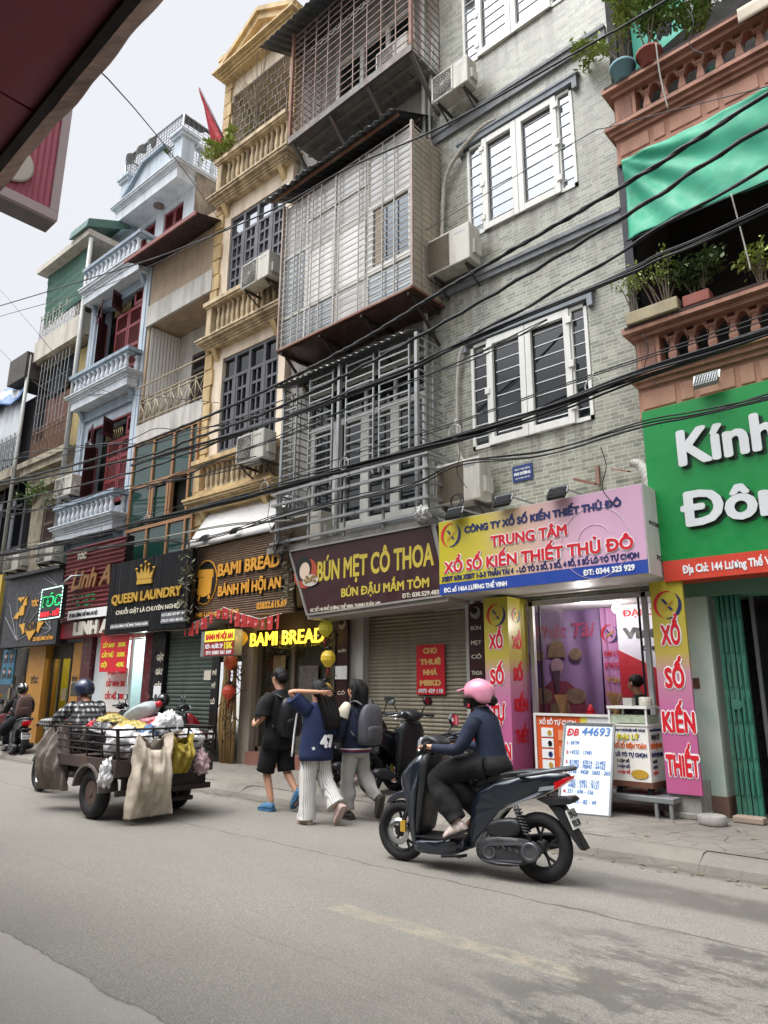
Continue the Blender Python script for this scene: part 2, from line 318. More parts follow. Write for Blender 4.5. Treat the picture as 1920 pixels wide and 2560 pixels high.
def ground_mat(name, kind):
    mt = bpy.data.materials.new(name); mt.use_nodes = True; nt = mt.node_tree; N = nt.nodes; L = nt.links.new; b = N['Principled BSDF']
    g = N.new('ShaderNodeNewGeometry'); P = g.outputs['Position']; s = N.new('ShaderNodeSeparateXYZ'); L(P, s.inputs[0])
    def noise(sc, det, vec=(1, 1, 1), rg=.6):
        mp = N.new('ShaderNodeMapping'); mp.inputs['Scale'].default_value = vec; L(P, mp.inputs[0])
        n = N.new('ShaderNodeTexNoise'); n.inputs['Scale'].default_value = sc; n.inputs['Detail'].default_value = det; n.inputs['Roughness'].default_value = rg; L(mp.outputs[0], n.inputs['Vector']); return n.outputs['Fac']
    def rng(x, a, b_, c=0., d=1.):
        q = N.new('ShaderNodeMapRange')
        for i, v in enumerate((a, b_, c, d)): q.inputs[i+1].default_value = v
        L(x, q.inputs[0]); return q.outputs[0]
    def mth(op, x, y=0.):
        q = N.new('ShaderNodeMath'); q.operation = op
        for i, v in enumerate((x, y)):
            if isinstance(v, (int, float)): q.inputs[i].default_value = v
            else: L(v, q.inputs[i])
        return q.outputs[0]
    def mix(f, a, c):
        q = N.new('ShaderNodeMix'); q.data_type = 'RGBA'; L(f, q.inputs[0])
        for i, v in ((6, a), (7, c)):
            if isinstance(v, str): q.inputs[i].default_value = (*hx(v), 1)
            else: L(v, q.inputs[i])
        return q.outputs[2]
    X, Y = s.outputs[0], s.outputs[1]
    if kind == 'road':
        col = mix(rng(noise(.5, 7), .3, .7), '7d7970', '938f84')
        col = mix(rng(noise(1.1, 5, (.3, 1.8, 1)), .4, .75, 0, .35), col, '77746e')          # tyre-polished bands along the street
        vo = N.new('ShaderNodeTexVoronoi'); vo.inputs['Scale'].default_value = 95; L(P, vo.inputs['Vector'])
        col = mix(rng(vo.outputs['Distance'], .1, .6, .0, .8), col, '65625c')
        vo2 = N.new('ShaderNodeTexVoronoi'); vo2.inputs['Scale'].default_value = 42; L(P, vo2.inputs['Vector'])
        col = mix(rng(vo2.outputs['Distance'], .0, .16, .75, 0), col, 'c9c6be')               # pale stones in the asphalt
        col = mix(rng(noise(.9, 9, (.5, 1.2, 1), .75), .52, .7, 0, .4), col, '7b7871'); col = mix(rng(noise(3.2, 8, (1, 1, 1), .75), .58, .75, 0, .4), col, '6c6963')
        w = mth('SUBTRACT', noise(2.3, 6), .5); w2 = mth('MULTIPLY', w, .16)
        for y0, wd, st in ((4.88, .016, .75), (2.03, .014, .5), (3.05, .008, .25)):
            d = mth('ABSOLUTE', mth('SUBTRACT', mth('ADD', Y, w2), y0)); k = mth('MULTIPLY', rng(d, wd*.3, wd, st, 0), rng(noise(3.1, 3), .3, .5, .25, 1))
            col = mix(k, col, '35322e')
        d = mth('ABSOLUTE', mth('SUBTRACT', mth('ADD', Y, mth('MULTIPLY', w, .1)), 3.8))        # worn-out centre marking
        k = mth('MULTIPLY', rng(d, .07, .1, 1, 0), mth('MULTIPLY', mth('GREATER_THAN', X, -3.9), mth('LESS_THAN', X, -1.83)))
        col = mix(mth('MULTIPLY', k, rng(noise(7, 7), .36, .75, 0, .45)), col, 'ada084')
        lay = mth('MULTIPLY', mth('LESS_THAN', mth('ADD', Y, w2), 2.03), .4); col = mix(lay, col, 'aba69e')
        reg = mth('MULTIPLY', rng(X, -2.9, -2.0, 0, 1), rng(mth('ADD', Y, mth('MULTIPLY', w, 1.2)), 4.95, 4.85, 0, 1)); wet = mth('MULTIPLY', reg, rng(noise(3.2, 11, (.6, 1.1, 1), .8), .47, .54))
        wet = mth('MULTIPLY', wet, rng(Y, 2.2, 3.2, .5, 1))
        reg2 = mth('MULTIPLY', rng(X, -3.6, -2.7, 0, 1), mth('MULTIPLY', rng(Y, 5.35, 5.5), rng(Y, 6.05, 5.9))); wet = mth('MAXIMUM', wet, mth('MULTIPLY', reg2, rng(noise(3.5, 10, (1, 1, 1), .8), .36, .5, .35, 1)))
        col = mix(mth('MULTIPLY', wet, .72), col, '4a4843')
        gut = rng(mth('ABSOLUTE', mth('SUBTRACT', mth('ADD', Y, w2), 6.5)), .02, .16, .75, 0); col = mix(gut, col, '48433c')
        L(mth('SUBTRACT', .82, mth('MULTIPLY', wet, .35)), b.inputs['Roughness'])
        h = mth('ADD', mth('MULTIPLY', vo.outputs['Distance'], .8), noise(160, 3)); bs = .55
    else:
        vo = N.new('ShaderNodeTexVoronoi'); vo.feature = 'DISTANCE_TO_EDGE'; vo.inputs['Scale'].default_value = 3.6; vo.inputs['Randomness'].default_value = .7
        mp = N.new('ShaderNodeMapping'); mp.inputs['Rotation'].default_value = (0, 0, .4); L(P, mp.inputs[0]); L(mp.outputs[0], vo.inputs['Vector'])
        col = mix(rng(noise(1.2, 7), .3, .7), '625e57', '79746b'); col = mix(rng(noise(4, 8, (1, 1, 1), .7), .5, .75, 0, .6), col, '5a554d')
        if kind == 'pave': col = mix(rng(vo.outputs['Distance'], .008, .03, .8, 0), col, '49433b')
        h = mth('ADD', rng(vo.outputs['Distance'], 0, .05), noise(60, 4)); bs = .5; b.inputs['Roughness'].default_value = .85
    L(col, b.inputs['Base Color']); bp = N.new('ShaderNodeBump'); bp.inputs['Strength'].default_value = bs; bp.inputs['Distance'].default_value = .008
    L(h, bp.inputs['Height']); L(bp.outputs[0], b.inputs['Normal']); return mt

# ================================================================ setting
MB().quad((-300, -300, -.03), (300, -300, -.03), (300, 300, -.03), (-300, 300, -.03)).build('ground', CON)['kind'] = 'structure'
MB().quad((-140, -3.2, 0), (60, -3.2, 0), (60, 6.56, 0), (-140, 6.56, 0)).build('road', ground_mat('asphalt', 'road'))['kind'] = 'structure'
b = MB(); xs = [-60+k*.9 for k in range(80)]
for a, c in zip(xs, xs[1:]):
    j = .012*math.sin(a*7.3); t = .12+.008*math.sin(a*3.1)
    b.prism([(6.55+j, -.01), (6.57+j, .05), (6.68+j, t), (6.86, .128), (6.86, -.01)], a+.004, c-.004, 'yz') if False else None
    i = b.add([(x, y, z) for x in (a+.001, c-.001) for y, z in ((6.54+j, -.01), (6.57+j, .055), (6.7+j, t), (6.88, .131), (6.88, -.01))])
    for k in range(4): b.face((i+k, i+k+1, i+k+6, i+k+5))
    b.face(tuple(i+k for k in range(5))); b.face(tuple(i+5+k for k in range(5))[::-1])
b.build('kerb', ground_mat('kerb_stone', 'kerb'))['kind'] = 'structure'
MB().quad((-60, 6.8, .13), (14, 6.8, .13), (14, 12.5, .13), (-60, 12.5, .13)).build('pavement', ground_mat('paving', 'pave'))['kind'] = 'structure'

# ================================================================ building pieces
def shell(x0, x1, y, z0, z1, holes=(), depth=.18, back=9, mb=None):
    b = mb or MB(); xs = sorted({x0, x1, *[h[0] for h in holes], *[h[1] for h in holes]}); zs = sorted({z0, z1, *[h[2] for h in holes], *[h[3] for h in holes]})
    for a, c in zip(xs, xs[1:]):
        for e, f in zip(zs, zs[1:]):
            mx_, mz_ = (a+c)/2, (e+f)/2
            if not any(h[0] < mx_ < h[1] and h[2] < mz_ < h[3] for h in holes): b.quad((a, y, e), (c, y, e), (c, y, f), (a, y, f))
    for h in holes:
        d = h[4] if len(h) > 4 else depth; a, c, e, f = h[:4]
        b.quad((a, y, e), (a, y+d, e), (a, y+d, f), (a, y, f)); b.quad((c, y, e), (c, y, f), (c, y+d, f), (c, y+d, e))
        b.quad((a, y, f), (a, y+d, f), (c, y+d, f), (c, y, f)); b.quad((a, y, e), (c, y, e), (c, y+d, e), (a, y+d, e))
    b.quad((x0, y, z0), (x0, y, z1), (x0, y+back, z1), (x0, y+back, z0)); b.quad((x1, y, z0), (x1, y+back, z0), (x1, y+back, z1), (x1, y, z1))
    b.quad((x0, y, z1), (x1, y, z1), (x1, y+back, z1), (x0, y+back, z1)); b.quad((x0, y+back, z0), (x0, y+back, z1), (x1, y+back, z1), (x1, y+back, z0))
    return b
def pane(x0, x1, z0, z1, y, mt, parent, name='pane', d=.012): return MB().box(x0, x1, y, y+d, z0, z1).build(name, mt, parent)
def corr(x0, x1, y0, z0, y1, z1, mt, parent, name='corrugated_roof', pitch=.09, amp=.014, jag=0):
    n = int((x1-x0)/pitch*6); rg = random.Random(int(x0*100)); js = [rg.uniform(-jag, jag) for _ in range(n//9+2)]
    def fn(u, v):
        x = x0+u*(x1-x0); t = -v*0+v; e = js[int(u*n)//9]*(1-v)
        return (x, y0+(y1-y0)*t-e, z0+(z1-z0)*t+amp*math.sin((x-x0)/pitch*2*PI))
    return MB().grid(fn, n, 4).build(name, mt, parent, solid=.006)
BPROF = [(.5, 0), (.5, .09), (.34, .11), (.3, .16), (.46, .3), (.5, .42), (.36, .62), (.27, .8), (.36, .85), (.36, .88), (.5, .91), (.5, 1)]
def balusters(parent, pos, z0, h, w, mt, n=8):
    first = None
    for x, y in pos:
        if first is None:
            sv = BEND[0]; BEND[0] = False; b = MB(); b.lathe([(r*w, t*h) for r, t in BPROF], (0, 0, 0), n, 'z', True, n > 4, PI/4 if n == 4 else 0); o = first = b.build('baluster', mt); BEND[0] = sv
        else: o = first.copy(); COL.objects.link(o)
        o.parent = parent; o.location = bend((x, y, z0))-wloc(parent)
def lin(a, b, n): return [a+(b-a)*k/(n-1) for k in range(n)]
def cornice(b, x0, x1, y, z0, z1, prof, back):   # prof: list of (proud, fraction of height)
    for (p, f), (p2, f2) in zip(prof, prof[1:]): b.box(x0-p, x1+p, y-p, back, z0+(z1-z0)*f, z0+(z1-z0)*f2-.0015)
CPROF = [(0, 0), (.03, .25), (.06, .5), (.1, .72), (.05, .86), (0, 1)]
def louvre(x0, x1, z0, z1, y, mt, parent, name='shutter', n=26, splits=(.36, .7), swing=0, side=1):
    b = MB(); fwd = .05; w = x1-x0; f = min(.075, w*.16)
    for a, c, e, g in ((0, f, 0, 1), (w-f, w, 0, 1)): b.box(a, c, 0, .035, z0, z1)
    marks = [0, *splits, 1]; H = z1-z0
    for k in marks: b.box(f, w-f, .002, .033, z0+H*k-(0 if k == 0 else .05 if k < 1 else .1), z0+H*k+(.1 if k == 0 else .05 if k < 1 else 0))
    for s0, s1 in zip(marks, marks[1:]):
        a, c = z0+H*s0+(.1 if s0 == 0 else .05), z0+H*s1-(.1 if s1 == 1 else .05); m = max(3, int(n*(s1-s0)))
        for i in range(m):
            z = a+(c-a)*(i+.5)/m; t = (c-a)/m*.55
            i0 = b.add([(f, .006, z-t*.7), (w-f, .006, z-t*.7), (w-f, .03, z+t*.7), (f, .03, z+t*.7)]); b.face((i0, i0+1, i0+2, i0+3))
    b.box(f, w-f, .03, .034, z0+.05, z1-.05)
    ca, sa = math.cos(swing), math.sin(swing)
    for p in b.v:
        u = p.x if side > 0 else p.x-w
        v = p.y; px = u*ca-v*sa*side; py = -(abs(u))*sa+v*ca if side > 0 else -abs(u)*sa+v*ca
        p.x = (x0 if side > 0 else x1)+px; p.y = y+py
    return b.build(name, mt, parent)

# ---------------------------------------------------------------- grey-green tiled house
tb = thing('tiled_house', (-5.2, 8.85, 0), 'tall house clad in grey green brick tiles with white casement windows', 'building')
WT = [(-6.13, -4.08, 5.16, 6.97), (-6.1, -4.07, 8.97, 10.79), (-6.12, -4.05, 12.58, 14.42)]
shell(-7.05, -3.42, 8.85, 2.7, 17.5, [(a+.02, c-.02, e+.02, f-.02) for a, c, e, f in WT], .12).build('wall', TILE, tb)
BANDM = mat('grey_band', '787b7e', .7, var=.12, dirt='3f3e3b', da=.4, bump=.2)
for z0, z1 in ((8.06, 8.22), (11.3, 11.52)):
    b = MB(); b.box(-7.05, -3.44, 8.79, 8.853, z0, z1); b.box(-7.05, -3.44, 8.76, 8.853, z1-.06, z1+.003); b.build('string_course', BANDM, tb)
for (x0, x1, z0, z1) in WT:
    wf = MB(); y = 8.83
    for a, c, e, f in ((x0, x0+.05, z0, z1), (x1-.05, x1, z0, z1), (x0, x1, z1-.05, z1+.002), (x0, x1, z0, z0+.06)): wf.box(a, c, y, y+.1, e, f)
    m1, m2, m3 = x0+.33, (x0+x1)/2+.0, x1-.27
    for q in (m1, m3): wf.box(q-.03, q+.03, y-.002, y+.08, z0, z1)
    win = wf.build('window', ALU, tb)
    for a, c in ((m1, m2-.004), (m2+.004, m3)):
        s = MB()
        for q, r_, e, f in ((a, a+.1, z0, z1), (c-.1, c, z0, z1), (a+.1, c-.1, z1-.12, z1-.0), (a+.1, c-.1, z0+.002, z0+.12)): s.box(q, r_, y-.035, y+.03, e, f)
        s.build('sash', ALU, win, bevel=.006)
    MB().box(x0+.03, x1-.03, y+.04, y+.052, z0+.03, z1-.03).build('pane', GLASSB if z0 > 8 else GLASS, win)
    s = MB(); n = 9
    for k in range(1, n):
        z = z0+(z1-z0)*k/n
        for a, c in ((x0+.05, m1-.03), (m1+.13, m2-.13), (m2+.13, m3-.13), (m3+.03, x1-.05)): s.box(a, c, y+.026, y+.036, z-.006, z+.006)
    s.build('window_grille', mat('bar_white', 'dcdedd', .5, var=.05), win)
    for q in (m1, m3):
        for z in (z0+.25, (z0+z1)/2, z1-.2): MB().box(q-.045, q+.045, y-.055, y-.03, z-.05, z+.05).build('hinge', ALU, win, bevel=.006)
    if z0 < 12:
        l = MB(); l.box(x0-.14, x1+.12, 8.77, 8.853, z1+.03, z1+.13); l.box(x0-.18, x1+.16, 8.75, 8.853, z1+.13, z1+.17)
        for q in (x0-.14, x1+.04): l.box(q, q+.08, 8.77, 8.853, z1-.1, z1+.028)
        l.build('lintel', mat('lintel_grey', '80868c', .7, var=.1, dirt='50504e', da=.25), tb)
g = MB()                                     # shop front at street level
g.box(-7.05, -5.7, 8.95, 9.1, .13, 2.7); g.box(-7.05, -6.7, 9.1, 15, .13, 2.68); g.box(-3.5, -2.95, 8.86, 14, .13, 2.69)
g.build('shop_wall', CON, tb)
g = MB(); PURP = mat('purple_wall', '8a5f8f', .7, var=.1)
g.box(-6.6, -3.5, 12.2, 12.3, .13, 2.69); g.build('back_wall', PURP, tb)
MB().box(-7.0, -3.0, 8.86, 12.2, 2.69, 2.74).build('shop_ceiling', mat('white_ceiling', 'cfcbd0', .7, var=.05), tb)
MB().box(-6.69, -6.6, 9.1, 12.2, .13, 2.69).build('side_wall', PURP, tb)
s = MB()
for x in (-5.42, -5.2, -3.58): s.box(x-.03, x+.03, 8.78, 8.84, .13, 2.68)
s.box(-5.45, -3.5, 8.78, 8.84, 2.62, 2.68); s.build('shop_frame', mat('pale_aluminium', 'b4b5b6', .4, .4, var=.06), tb)
for x in (-5.08, -3.66): MB().box(x-.012, x+.012, 8.8, 8.82, .13, 2.62).build('glass_edge', DARKM, tb)
MB().box(-6.6, -3.0, 9.11, 12.2, .13, .2).build('shop_floor', mat('floor_tile', '8a847c', .3, var=.1), tb)

# ---------------------------------------------------------------- grey house with caged floors
gb = thing('grey_house', (-9, 8.85, 0), 'narrow grey house with iron caged balconies and tin awnings on three floors', 'building')
GWALL = mat('grey_render', '8e8a84', .85, var=.16, dirt='494540', da=.5, bump=.3)
shell(-10.72, -7.06, 8.85, 2.75, 17.3, [(-10.03, -7.08, 4.33, 7.25), (-10.0, -7.2, 8.1, 11.0, .3), (-9.6, -7.3, 13.1, 15.1)], .14).build('wall', GWALL, gb)
w = MB(); y = 8.86; x0, x1 = -10.02, -7.09
cols = lin(x0, x1, 5)
for x in cols: w.box(x-.1, x+.1, y, y+.08, 4.35, 6.42)
for x in cols[1:4]: w.box(x-.03, x+.03, y+.005, y+.07, 6.42, 7.25)
w.box(x0, x1, y-.004, y+.085, 6.38, 6.5); w.box(x0, x1, y-.004, y+.085, 7.17, 7.25); w.box(x0, x1, y-.002, y+.083, 4.35, 4.46)
w.build('window_wall', ALU, gb); pane(x0, x1, 4.4, 7.2, y+.05, GLASS, gb)
# ground floor: piers and roller shutter
for q_ in ((-8.9, -8.42, 8.75, 9.2, .13, 2.9), (-6.28, -5.98, 8.72, 9.0, .13, 2.75)): MB().box(*q_).build('pier', mat('white_pier', 'a9a69e', .8, var=.1, dirt='5c564c', da=.35), gb)
def roller(x0, x1, y, z0, z1, mt, parent, pitch=.075):
    n = int((z1-z0)/pitch); return MB().grid(lambda u, v: (x0+u*(x1-x0), y-.014*abs(math.sin(v*n*PI)), z0+v*(z1-z0)), 1, n*5, False).build('roller_shutter', mt, parent)
roller(-8.42, -6.28, 8.9, .2, 2.75, mat('shutter_brown', '89816f', .6, .2, var=.12, dirt='4b463d', da=.25), gb, .06)
MB().box(-8.5, -6.2, 8.6, 9.2, .13, .22).build('threshold', mat('red_brick_step', '7b5246', .8, var=.2, dirt='5a4a42', da=.4), gb)
# low cage
def cage(x0, x1, y0, z0, z1, nh, vs, mt, parent, name='window_cage', t=.011, ret=None, hs=None, sides=(0, 1)):
    b = MB(); yb = ret or 8.84
    for k in range(nh+1):
        z = z0+(z1-z0)*k/nh; b.box(x0, x1, y0-t, y0+t, z-t, z+t)
        if 0 in sides: b.box(x0-t, x0+t, y0, yb, z-t, z+t)
        if 1 in sides: b.box(x1-t, x1+t, y0, yb, z-t, z+t)
    for x in vs: b.box(x-t*1.2, x+t*1.2, y0-t*1.3, y0+t*1.3, z0, z1)
    for yy in lin(y0, yb, 4)[1:]:
        for q, s_ in ((x0, 0), (x1, 1)):
            if s_ in sides: b.box(q-t*1.2, q+t*1.2, yy-t, yy+t, z0, z1)
    return b.build(name, mt, parent)
lc = MB(); y0 = 8.2
for a, c in ((-9.35, -8.73), (-8.38, -7.72), (-7.58, -6.92)):
    for k in range(15):
        z = 5.03+k*.148; lc.box(a, c, y0-.013, y0+.013, z-.013, z+.013)
    for x in (a, c): lc.box(x-.014, x+.014, y0-.015, y0+.015, 4.95, 7.15)
for x in (-6.76, -10.1, -8.56): lc.box(x-.03, x+.03, y0-.03, y0+.03, 4.05, 7.2)
for k in range(19):
    z = 4.5+k*.147
    lc.box(-10.112, -10.088, y0, 8.84, z-.012, z+.012)
    if k > 3: lc.box(-10.1, -9.72, y0-.012, y0+.012, z-.012, z+.012); lc.box(-6.772, -6.748, y0, 8.84, z-.012, z+.012)
for q in (-9.72,): lc.box(q-.014, q+.014, y0-.014, y0+.014, 4.5, 7.15)
for yy in (8.42, 8.62):
    for q in (-10.1, -6.76): lc.box(q-.013, q+.013, yy-.013, yy+.013, 4.5, 7.15)
lc.build('window_cage', GALV, gb)
rl = MB()
for z in (5.0, 4.78, 4.55, 4.3, 4.06): rl.box(-10.15, -6.42, 8.03, 8.08, z-.022, z+.022); rl.box(-6.47, -6.42, 8.08, 8.84, z-.022, z+.022); rl.box(-10.15, -10.1, 8.08, 8.84, z-.022, z+.022)
for x in lin(-10.05, -6.5, 5): rl.box(x-.02, x+.02, 8.085, 8.12, 3.95, 5.0)
rl.build('balcony_rail', GALV, gb)
MB().box(-10.3, -6.5, 8.1, 8.85, 3.9, 4.0).build('balcony_slab', CON, gb)
corr(-10.35, -6.85, 8.05, 7.2, 8.84, 7.5, mat('old_tin', '5b5f60', .5, .5, var=.2, dirt='8a7a6c', da=.3), gb, pitch=.15, amp=.02, jag=.02)
# middle cage: a box of bars sheeted with pale plastic, one open window
SHEET = mat('milky_sheet', 'cbc9c5', .22, var=.12, sc=1.2, dirt='8f8a84', da=.35, dsc=(.5, 3, 3), spec=.6)
mc = MB(); X0, X1, YF, Z0, Z1 = -10.12, -6.67, 8.0, 7.95, 11.15
hole = (-7.66, -6.74, 8.62, 9.92)
SHEETG = mat('grey_sheet', 'a9a7a4', .2, var=.15, sc=1.5, dirt='7d7872', da=.4, dsc=(4, 4, .4), spec=.6); SHEETW = mat('white_sheet', 'e0deda', .25, var=.06, spec=.6); SHEETC = mat('clear_sheet', '8f9496', .1, .35, var=.2, sc=1.5, spec=.8)
xs = [X0+.03, -9.41, -8.62, -7.74, X1-.03]; zs = [Z0+.03, 8.6, 9.93, Z1]; PM = ((SHEETC, SHEETC, SHEET, SHEETC), (SHEETC, SHEETW, SHEETW, None), (SHEETG, SHEETG, SHEETG, SHEETG))
for e, f, row in zip(zs, zs[1:], PM):
    for a, c, m_ in zip(xs, xs[1:], row):
        if m_: MB().box(a, c, YF+.05, YF+.058, e, f).build('plastic_sheet', m_, gb)
MB().box(X1-.05, X1-.042, YF+.07, 8.84, Z0+.03, Z1).build('side_sheet', mat('beige_sheet', 'b3a794', .5, var=.12, dirt='7d7162', da=.3), gb)
fr = MB()
for x in xs: fr.box(x-.022, x+.022, YF+.03, YF+.065, Z0, Z1)
for z in (9.93, 8.58): fr.box(X0, X1, YF+.028, YF+.068, z-.022, z+.022)
for a, c in ((-9.37, -8.66), (-8.58, -7.8)):
    for x in (a, c): fr.box(x-.025, x+.025, YF+.027, YF+.07, 8.62, 9.85)
    fr.box(a, c, YF+.026, YF+.071, 9.8, 9.85)
fr.box(-9.4, -7.74, YF+.028, YF+.07, 10.5, 10.54)
for a, c, e, f in ((hole[0]-.06, hole[0]+.05, 8.62, 9.97), (hole[1]-.04, hole[1]+.03, 8.62, 9.97), (hole[0]+.05, hole[1]-.04, 9.86, 9.973), (hole[0]+.05, hole[1]-.04, 8.62, 8.68)): fr.box(a, c, YF+.02, YF+.072, e, f)
fr.build('sheet_frame', ALU, gb)
MB().grid(lambda u, v: (hole[0]+.08+u*.2, YF+.052+.004*math.sin(u*14), 8.7+v*1.15), 8, 2).build('curtain', mat('curtain_cream', '9c8f7c', .8, var=.2), gb)
pane(hole[0]+.05, hole[1]-.04, 8.68, 9.86, YF+.06, mat('dark_mirror_glass', '5b6064', .05, .7, var=.1), gb)
cage(X0, X1, YF, Z0, Z1, 25, [X0+(X1-X0)*q for q in (.03, .11, .165, .26, .33, .45, .48, .63, .68, .8, .88)], mat('cage_iron', 'a39f98', .6, .35, var=.15, dirt='7a5a48', da=.25), gb, t=.0075)
fb = MB()
for x in lin(X0+.1, X1-.1, 4): fb = MB(); fb.bar((x, 8.1, Z0-.12), (x, 8.83, Z0-.75), .04); fb.bar((x, 8.0, Z0-.12), (x, 8.84, Z0-.12), .05); fb.build('cage_bracket', mat('bracket_black', '3a302b', .7, .3, var=.2), gb)
MB().box(X0-.03, X1+.03, YF-.03, 8.84, Z0-.06, Z0-.02).build('floor_frame', RUST, gb); MB().grid(lambda u, v: (X0+u*(X1-X0), YF+v*.84, Z0-.1+.03*math.sin(u*23+v*4)*math.sin(v*6+u*9)), 40, 12).build('floor_sheet', mat('brown_film', '4d3830', .35, var=.25, bump=.6, bsc=12), gb)
for x in (X0, X1): MB().box(x-.022, x+.022, YF-.03, YF+.022, Z0-.05, Z1+.05).build('corner_post', mat('post_grey_rust', '9a8f86', .6, .3, var=.2, dirt='80523c', da=.45), gb)
TIN = mat('weathered_tin', '565b5f', .45, .55, var=.2, dirt='7b7066', da=.3)
corr(-10.6, -6.85, 7.72, 11.38, 8.84, 12.02, TIN, gb, pitch=.19, amp=.025, jag=.03)
b = MB(); b.bar((-10.4, 7.9, 11.4), (-6.9, 7.9, 11.4), .05); b.bar((-10.4, 8.5, 11.72), (-6.9, 8.5, 11.72), .05); b.build('awning_batten', RUST, gb)
# top cage
cage(-10.05, -6.68, 8.0, 12.85, 15.5, 15, lin(-10.05, -6.68, 10), mat('cage_rust', '80706a', .65, .3, var=.2, dirt='8a5a44', da=.4), gb, t=.0075)
fb = MB(); n = 9
for k in range(n): x = lin(-10.05, -6.7, n+1)[k]; fb.box(x+.005, x+.365, 8.0, 8.84, 12.78+(k % 3)*.006, 12.82+(k % 3)*.006)
for yy in (8.28, 8.55): fb.box(-10.05, -6.7, yy-.03, yy+.03, 12.73, 12.778)
fb.build('cage_floor', mat('old_planks', '77736c', .85, var=.25, dirt='4a443d', da=.5), gb)
fb = MB(); fb.box(-10.08, -6.65, 7.97, 8.03, 12.7, 12.86)
for x in (-10.0, -8.85, -7.8, -6.72): MB().bar((x, 8.05, 12.72), (x, 8.83, 11.95), .07).build('cage_brace', mat('grey_iron', '5e5b57', .6, .4, var=.2, dirt='7a5a48', da=.35), gb)
fb.build('cage_bracket', mat('grey_iron', '5e5b57', .6, .4, var=.2, dirt='7a5a48', da=.35), gb)
for x in (-10.05, -6.68): MB().box(x-.03, x+.03, 7.965, 8.03, 12.86, 15.6).build('corner_post', RUST, gb)
corr(-10.85, -6.6, 7.65, 15.55, 8.84, 16.15, TIN, gb, pitch=.19, amp=.025)
w = MB()
for x in (-9.55, -8.8, -8.05, -7.35): w.box(x-.05, x+.05, 8.87, 8.95, 13.12, 15.08)
w.box(-9.6, -7.3, 8.868, 8.955, 15.0, 15.1); w.box(-9.6, -7.3, 8.868, 8.955, 13.1, 13.2); w.build('window', ALU, gb); pane(-9.58, -7.32, 13.15, 15.05, 8.92, GLASS, gb)
MB().box(-8.6, -8.25, 8.5, 8.8, 12.86, 13.5).build('teal_box', mat('teal_plastic', '3e8080', .5), gb)
# vertical service pipes between grey and tiled house
p = MB(); p.tube([(-6.98, 8.72, 4), (-6.98, 8.72, 16.5)], .04, 8); p.tube([(-6.86, 8.76, 8), (-6.87, 8.74, 10.6), (-6.84, 8.72, 12.3), (-6.72, 8.7, 13.6)], .03, 7); p.build('drain_pipe', mat('pvc_grey', 'a8a79f', .5, var=.08, dirt='6c655a', da=.3), gb)
# ---------------------------------------------------------------- yellow house
BEND[0] = True
yb = thing('yellow_house', (-12.2, 8.72, 0), 'cream and ochre house with pediment and balustraded balconies', 'building')
CREAM = mat('cream_wall', 'd8c8b2', .8, var=.08, dirt='8a7860', da=.4, bump=.15); OCH = mat('ochre_trim', 'c5aa7c', .75, var=.14, dirt='5f4d35', da=.45, bump=.15)
BEIG = mat('stone_trim', 'c0ad8c', .75, var=.16, dirt='54462f', da=.58, bump=.2)
YX0, YX1, YF = -13.5, -10.78, 8.72
shell(YX0, YX1, YF, 2.6, 17.0, [(-13.0, -11.0, 10.6, 12.7), (-12.95, -11.0, 6.6, 8.93), (-13.25, -11.0, 14.5, 16.5, 1.6)], .12).build('wall', CREAM, yb)
q = MB()
for z in [k*.42+5.0 for k in range(29)]:
    if not any(abs(z-s) < .3 for s in (5.5, 9.5, 13.4)): q.box(YX0-.06, YX0+.2+.05*(int(z/.42) % 2), 8.66, 8.74, z, z+.385)
q.box(YX0-.02, YX0+.16, 8.69, 8.74, 4.6, 17.0)
for z in [k*.42+14.3 for k in range(7)]: q.box(YX1-.2, YX1, 8.66, 8.74, z, z+.385)
q.build('quoin', OCH, yb)
YP = [(0, 0), (.04, .15), (.08, .3), (.16, .5), (.19, .7), (.12, .85), (0, 1)]
for (z0, z1, zb, zt) in ((5.26, 5.62, 5.72, 6.44), (9.2, 9.5, 9.58, 10.4), (13.1, 13.42, 13.52, 14.42)):
    b = MB(); cornice(b, YX0+.08, YX1-.02, 8.55, z0, z1, YP, 8.86); b.box(YX0+.12, YX1-.02, 8.5, 8.72, z1, zb); b.box(YX0+.05, YX1-.01, 8.42, 8.74, zt-.1, zt); b.box(YX0+.1, YX1-.02, 8.46, 8.73, zt-.15, zt-.102)
    b.box(YX0+.12, YX0+.3, 8.49, 8.7, zb, zt-.15); bal = b.build('balcony', BEIG if z0 > 6 else OCH, yb)
    balusters(bal, [(x, 8.6) for x in lin(YX0+.45, YX1-.12, 13)], zb, zt-.15-zb, .11, BEIG)
    for x in (YX0+.35, YX1-.3): MB().prism([(8.72, z0-.3), (8.55, z0), (8.86, z0), (8.86, z0-.3)], x-.07, x+.07, 'yz').build('bracket', OCH, yb)
# pediment
b = MB(); cornice(b, YX0+.02, YX1, 8.5, 16.95, 17.25, [(0, 0), (.05, .2), (.1, .45), (.2, .7), (.14, .88), (0, 1)], 8.9)
ax, az = -12.1, 18.15
for (sx, ex) in ((YX0-.02, ax), (YX1+.1, ax)):
    for w_, y0_, dz in ((.22, 8.5, 0), (.12, 8.42, .14)): b.bar((sx, (y0_+8.9)/2, 17.3+dz), (ex, (y0_+8.9)/2, az+dz), .9-y0_+8.0 if False else 8.9-y0_, w_)
b.build('pediment_moulding', OCH, yb); MB().prism([(YX0+.2, 17.25), (YX1-.1, 17.25), (ax, az)], 8.66, 8.9).build('pediment', CREAM, yb)
b = MB(); b.box(YX0-.05, YX0+.3, 8.5, 8.85, 17.26, 17.62); b.box(YX0-.12, YX0+.37, 8.43, 8.92, 17.62, 17.74); b.build('corner_pier', OCH, yb)
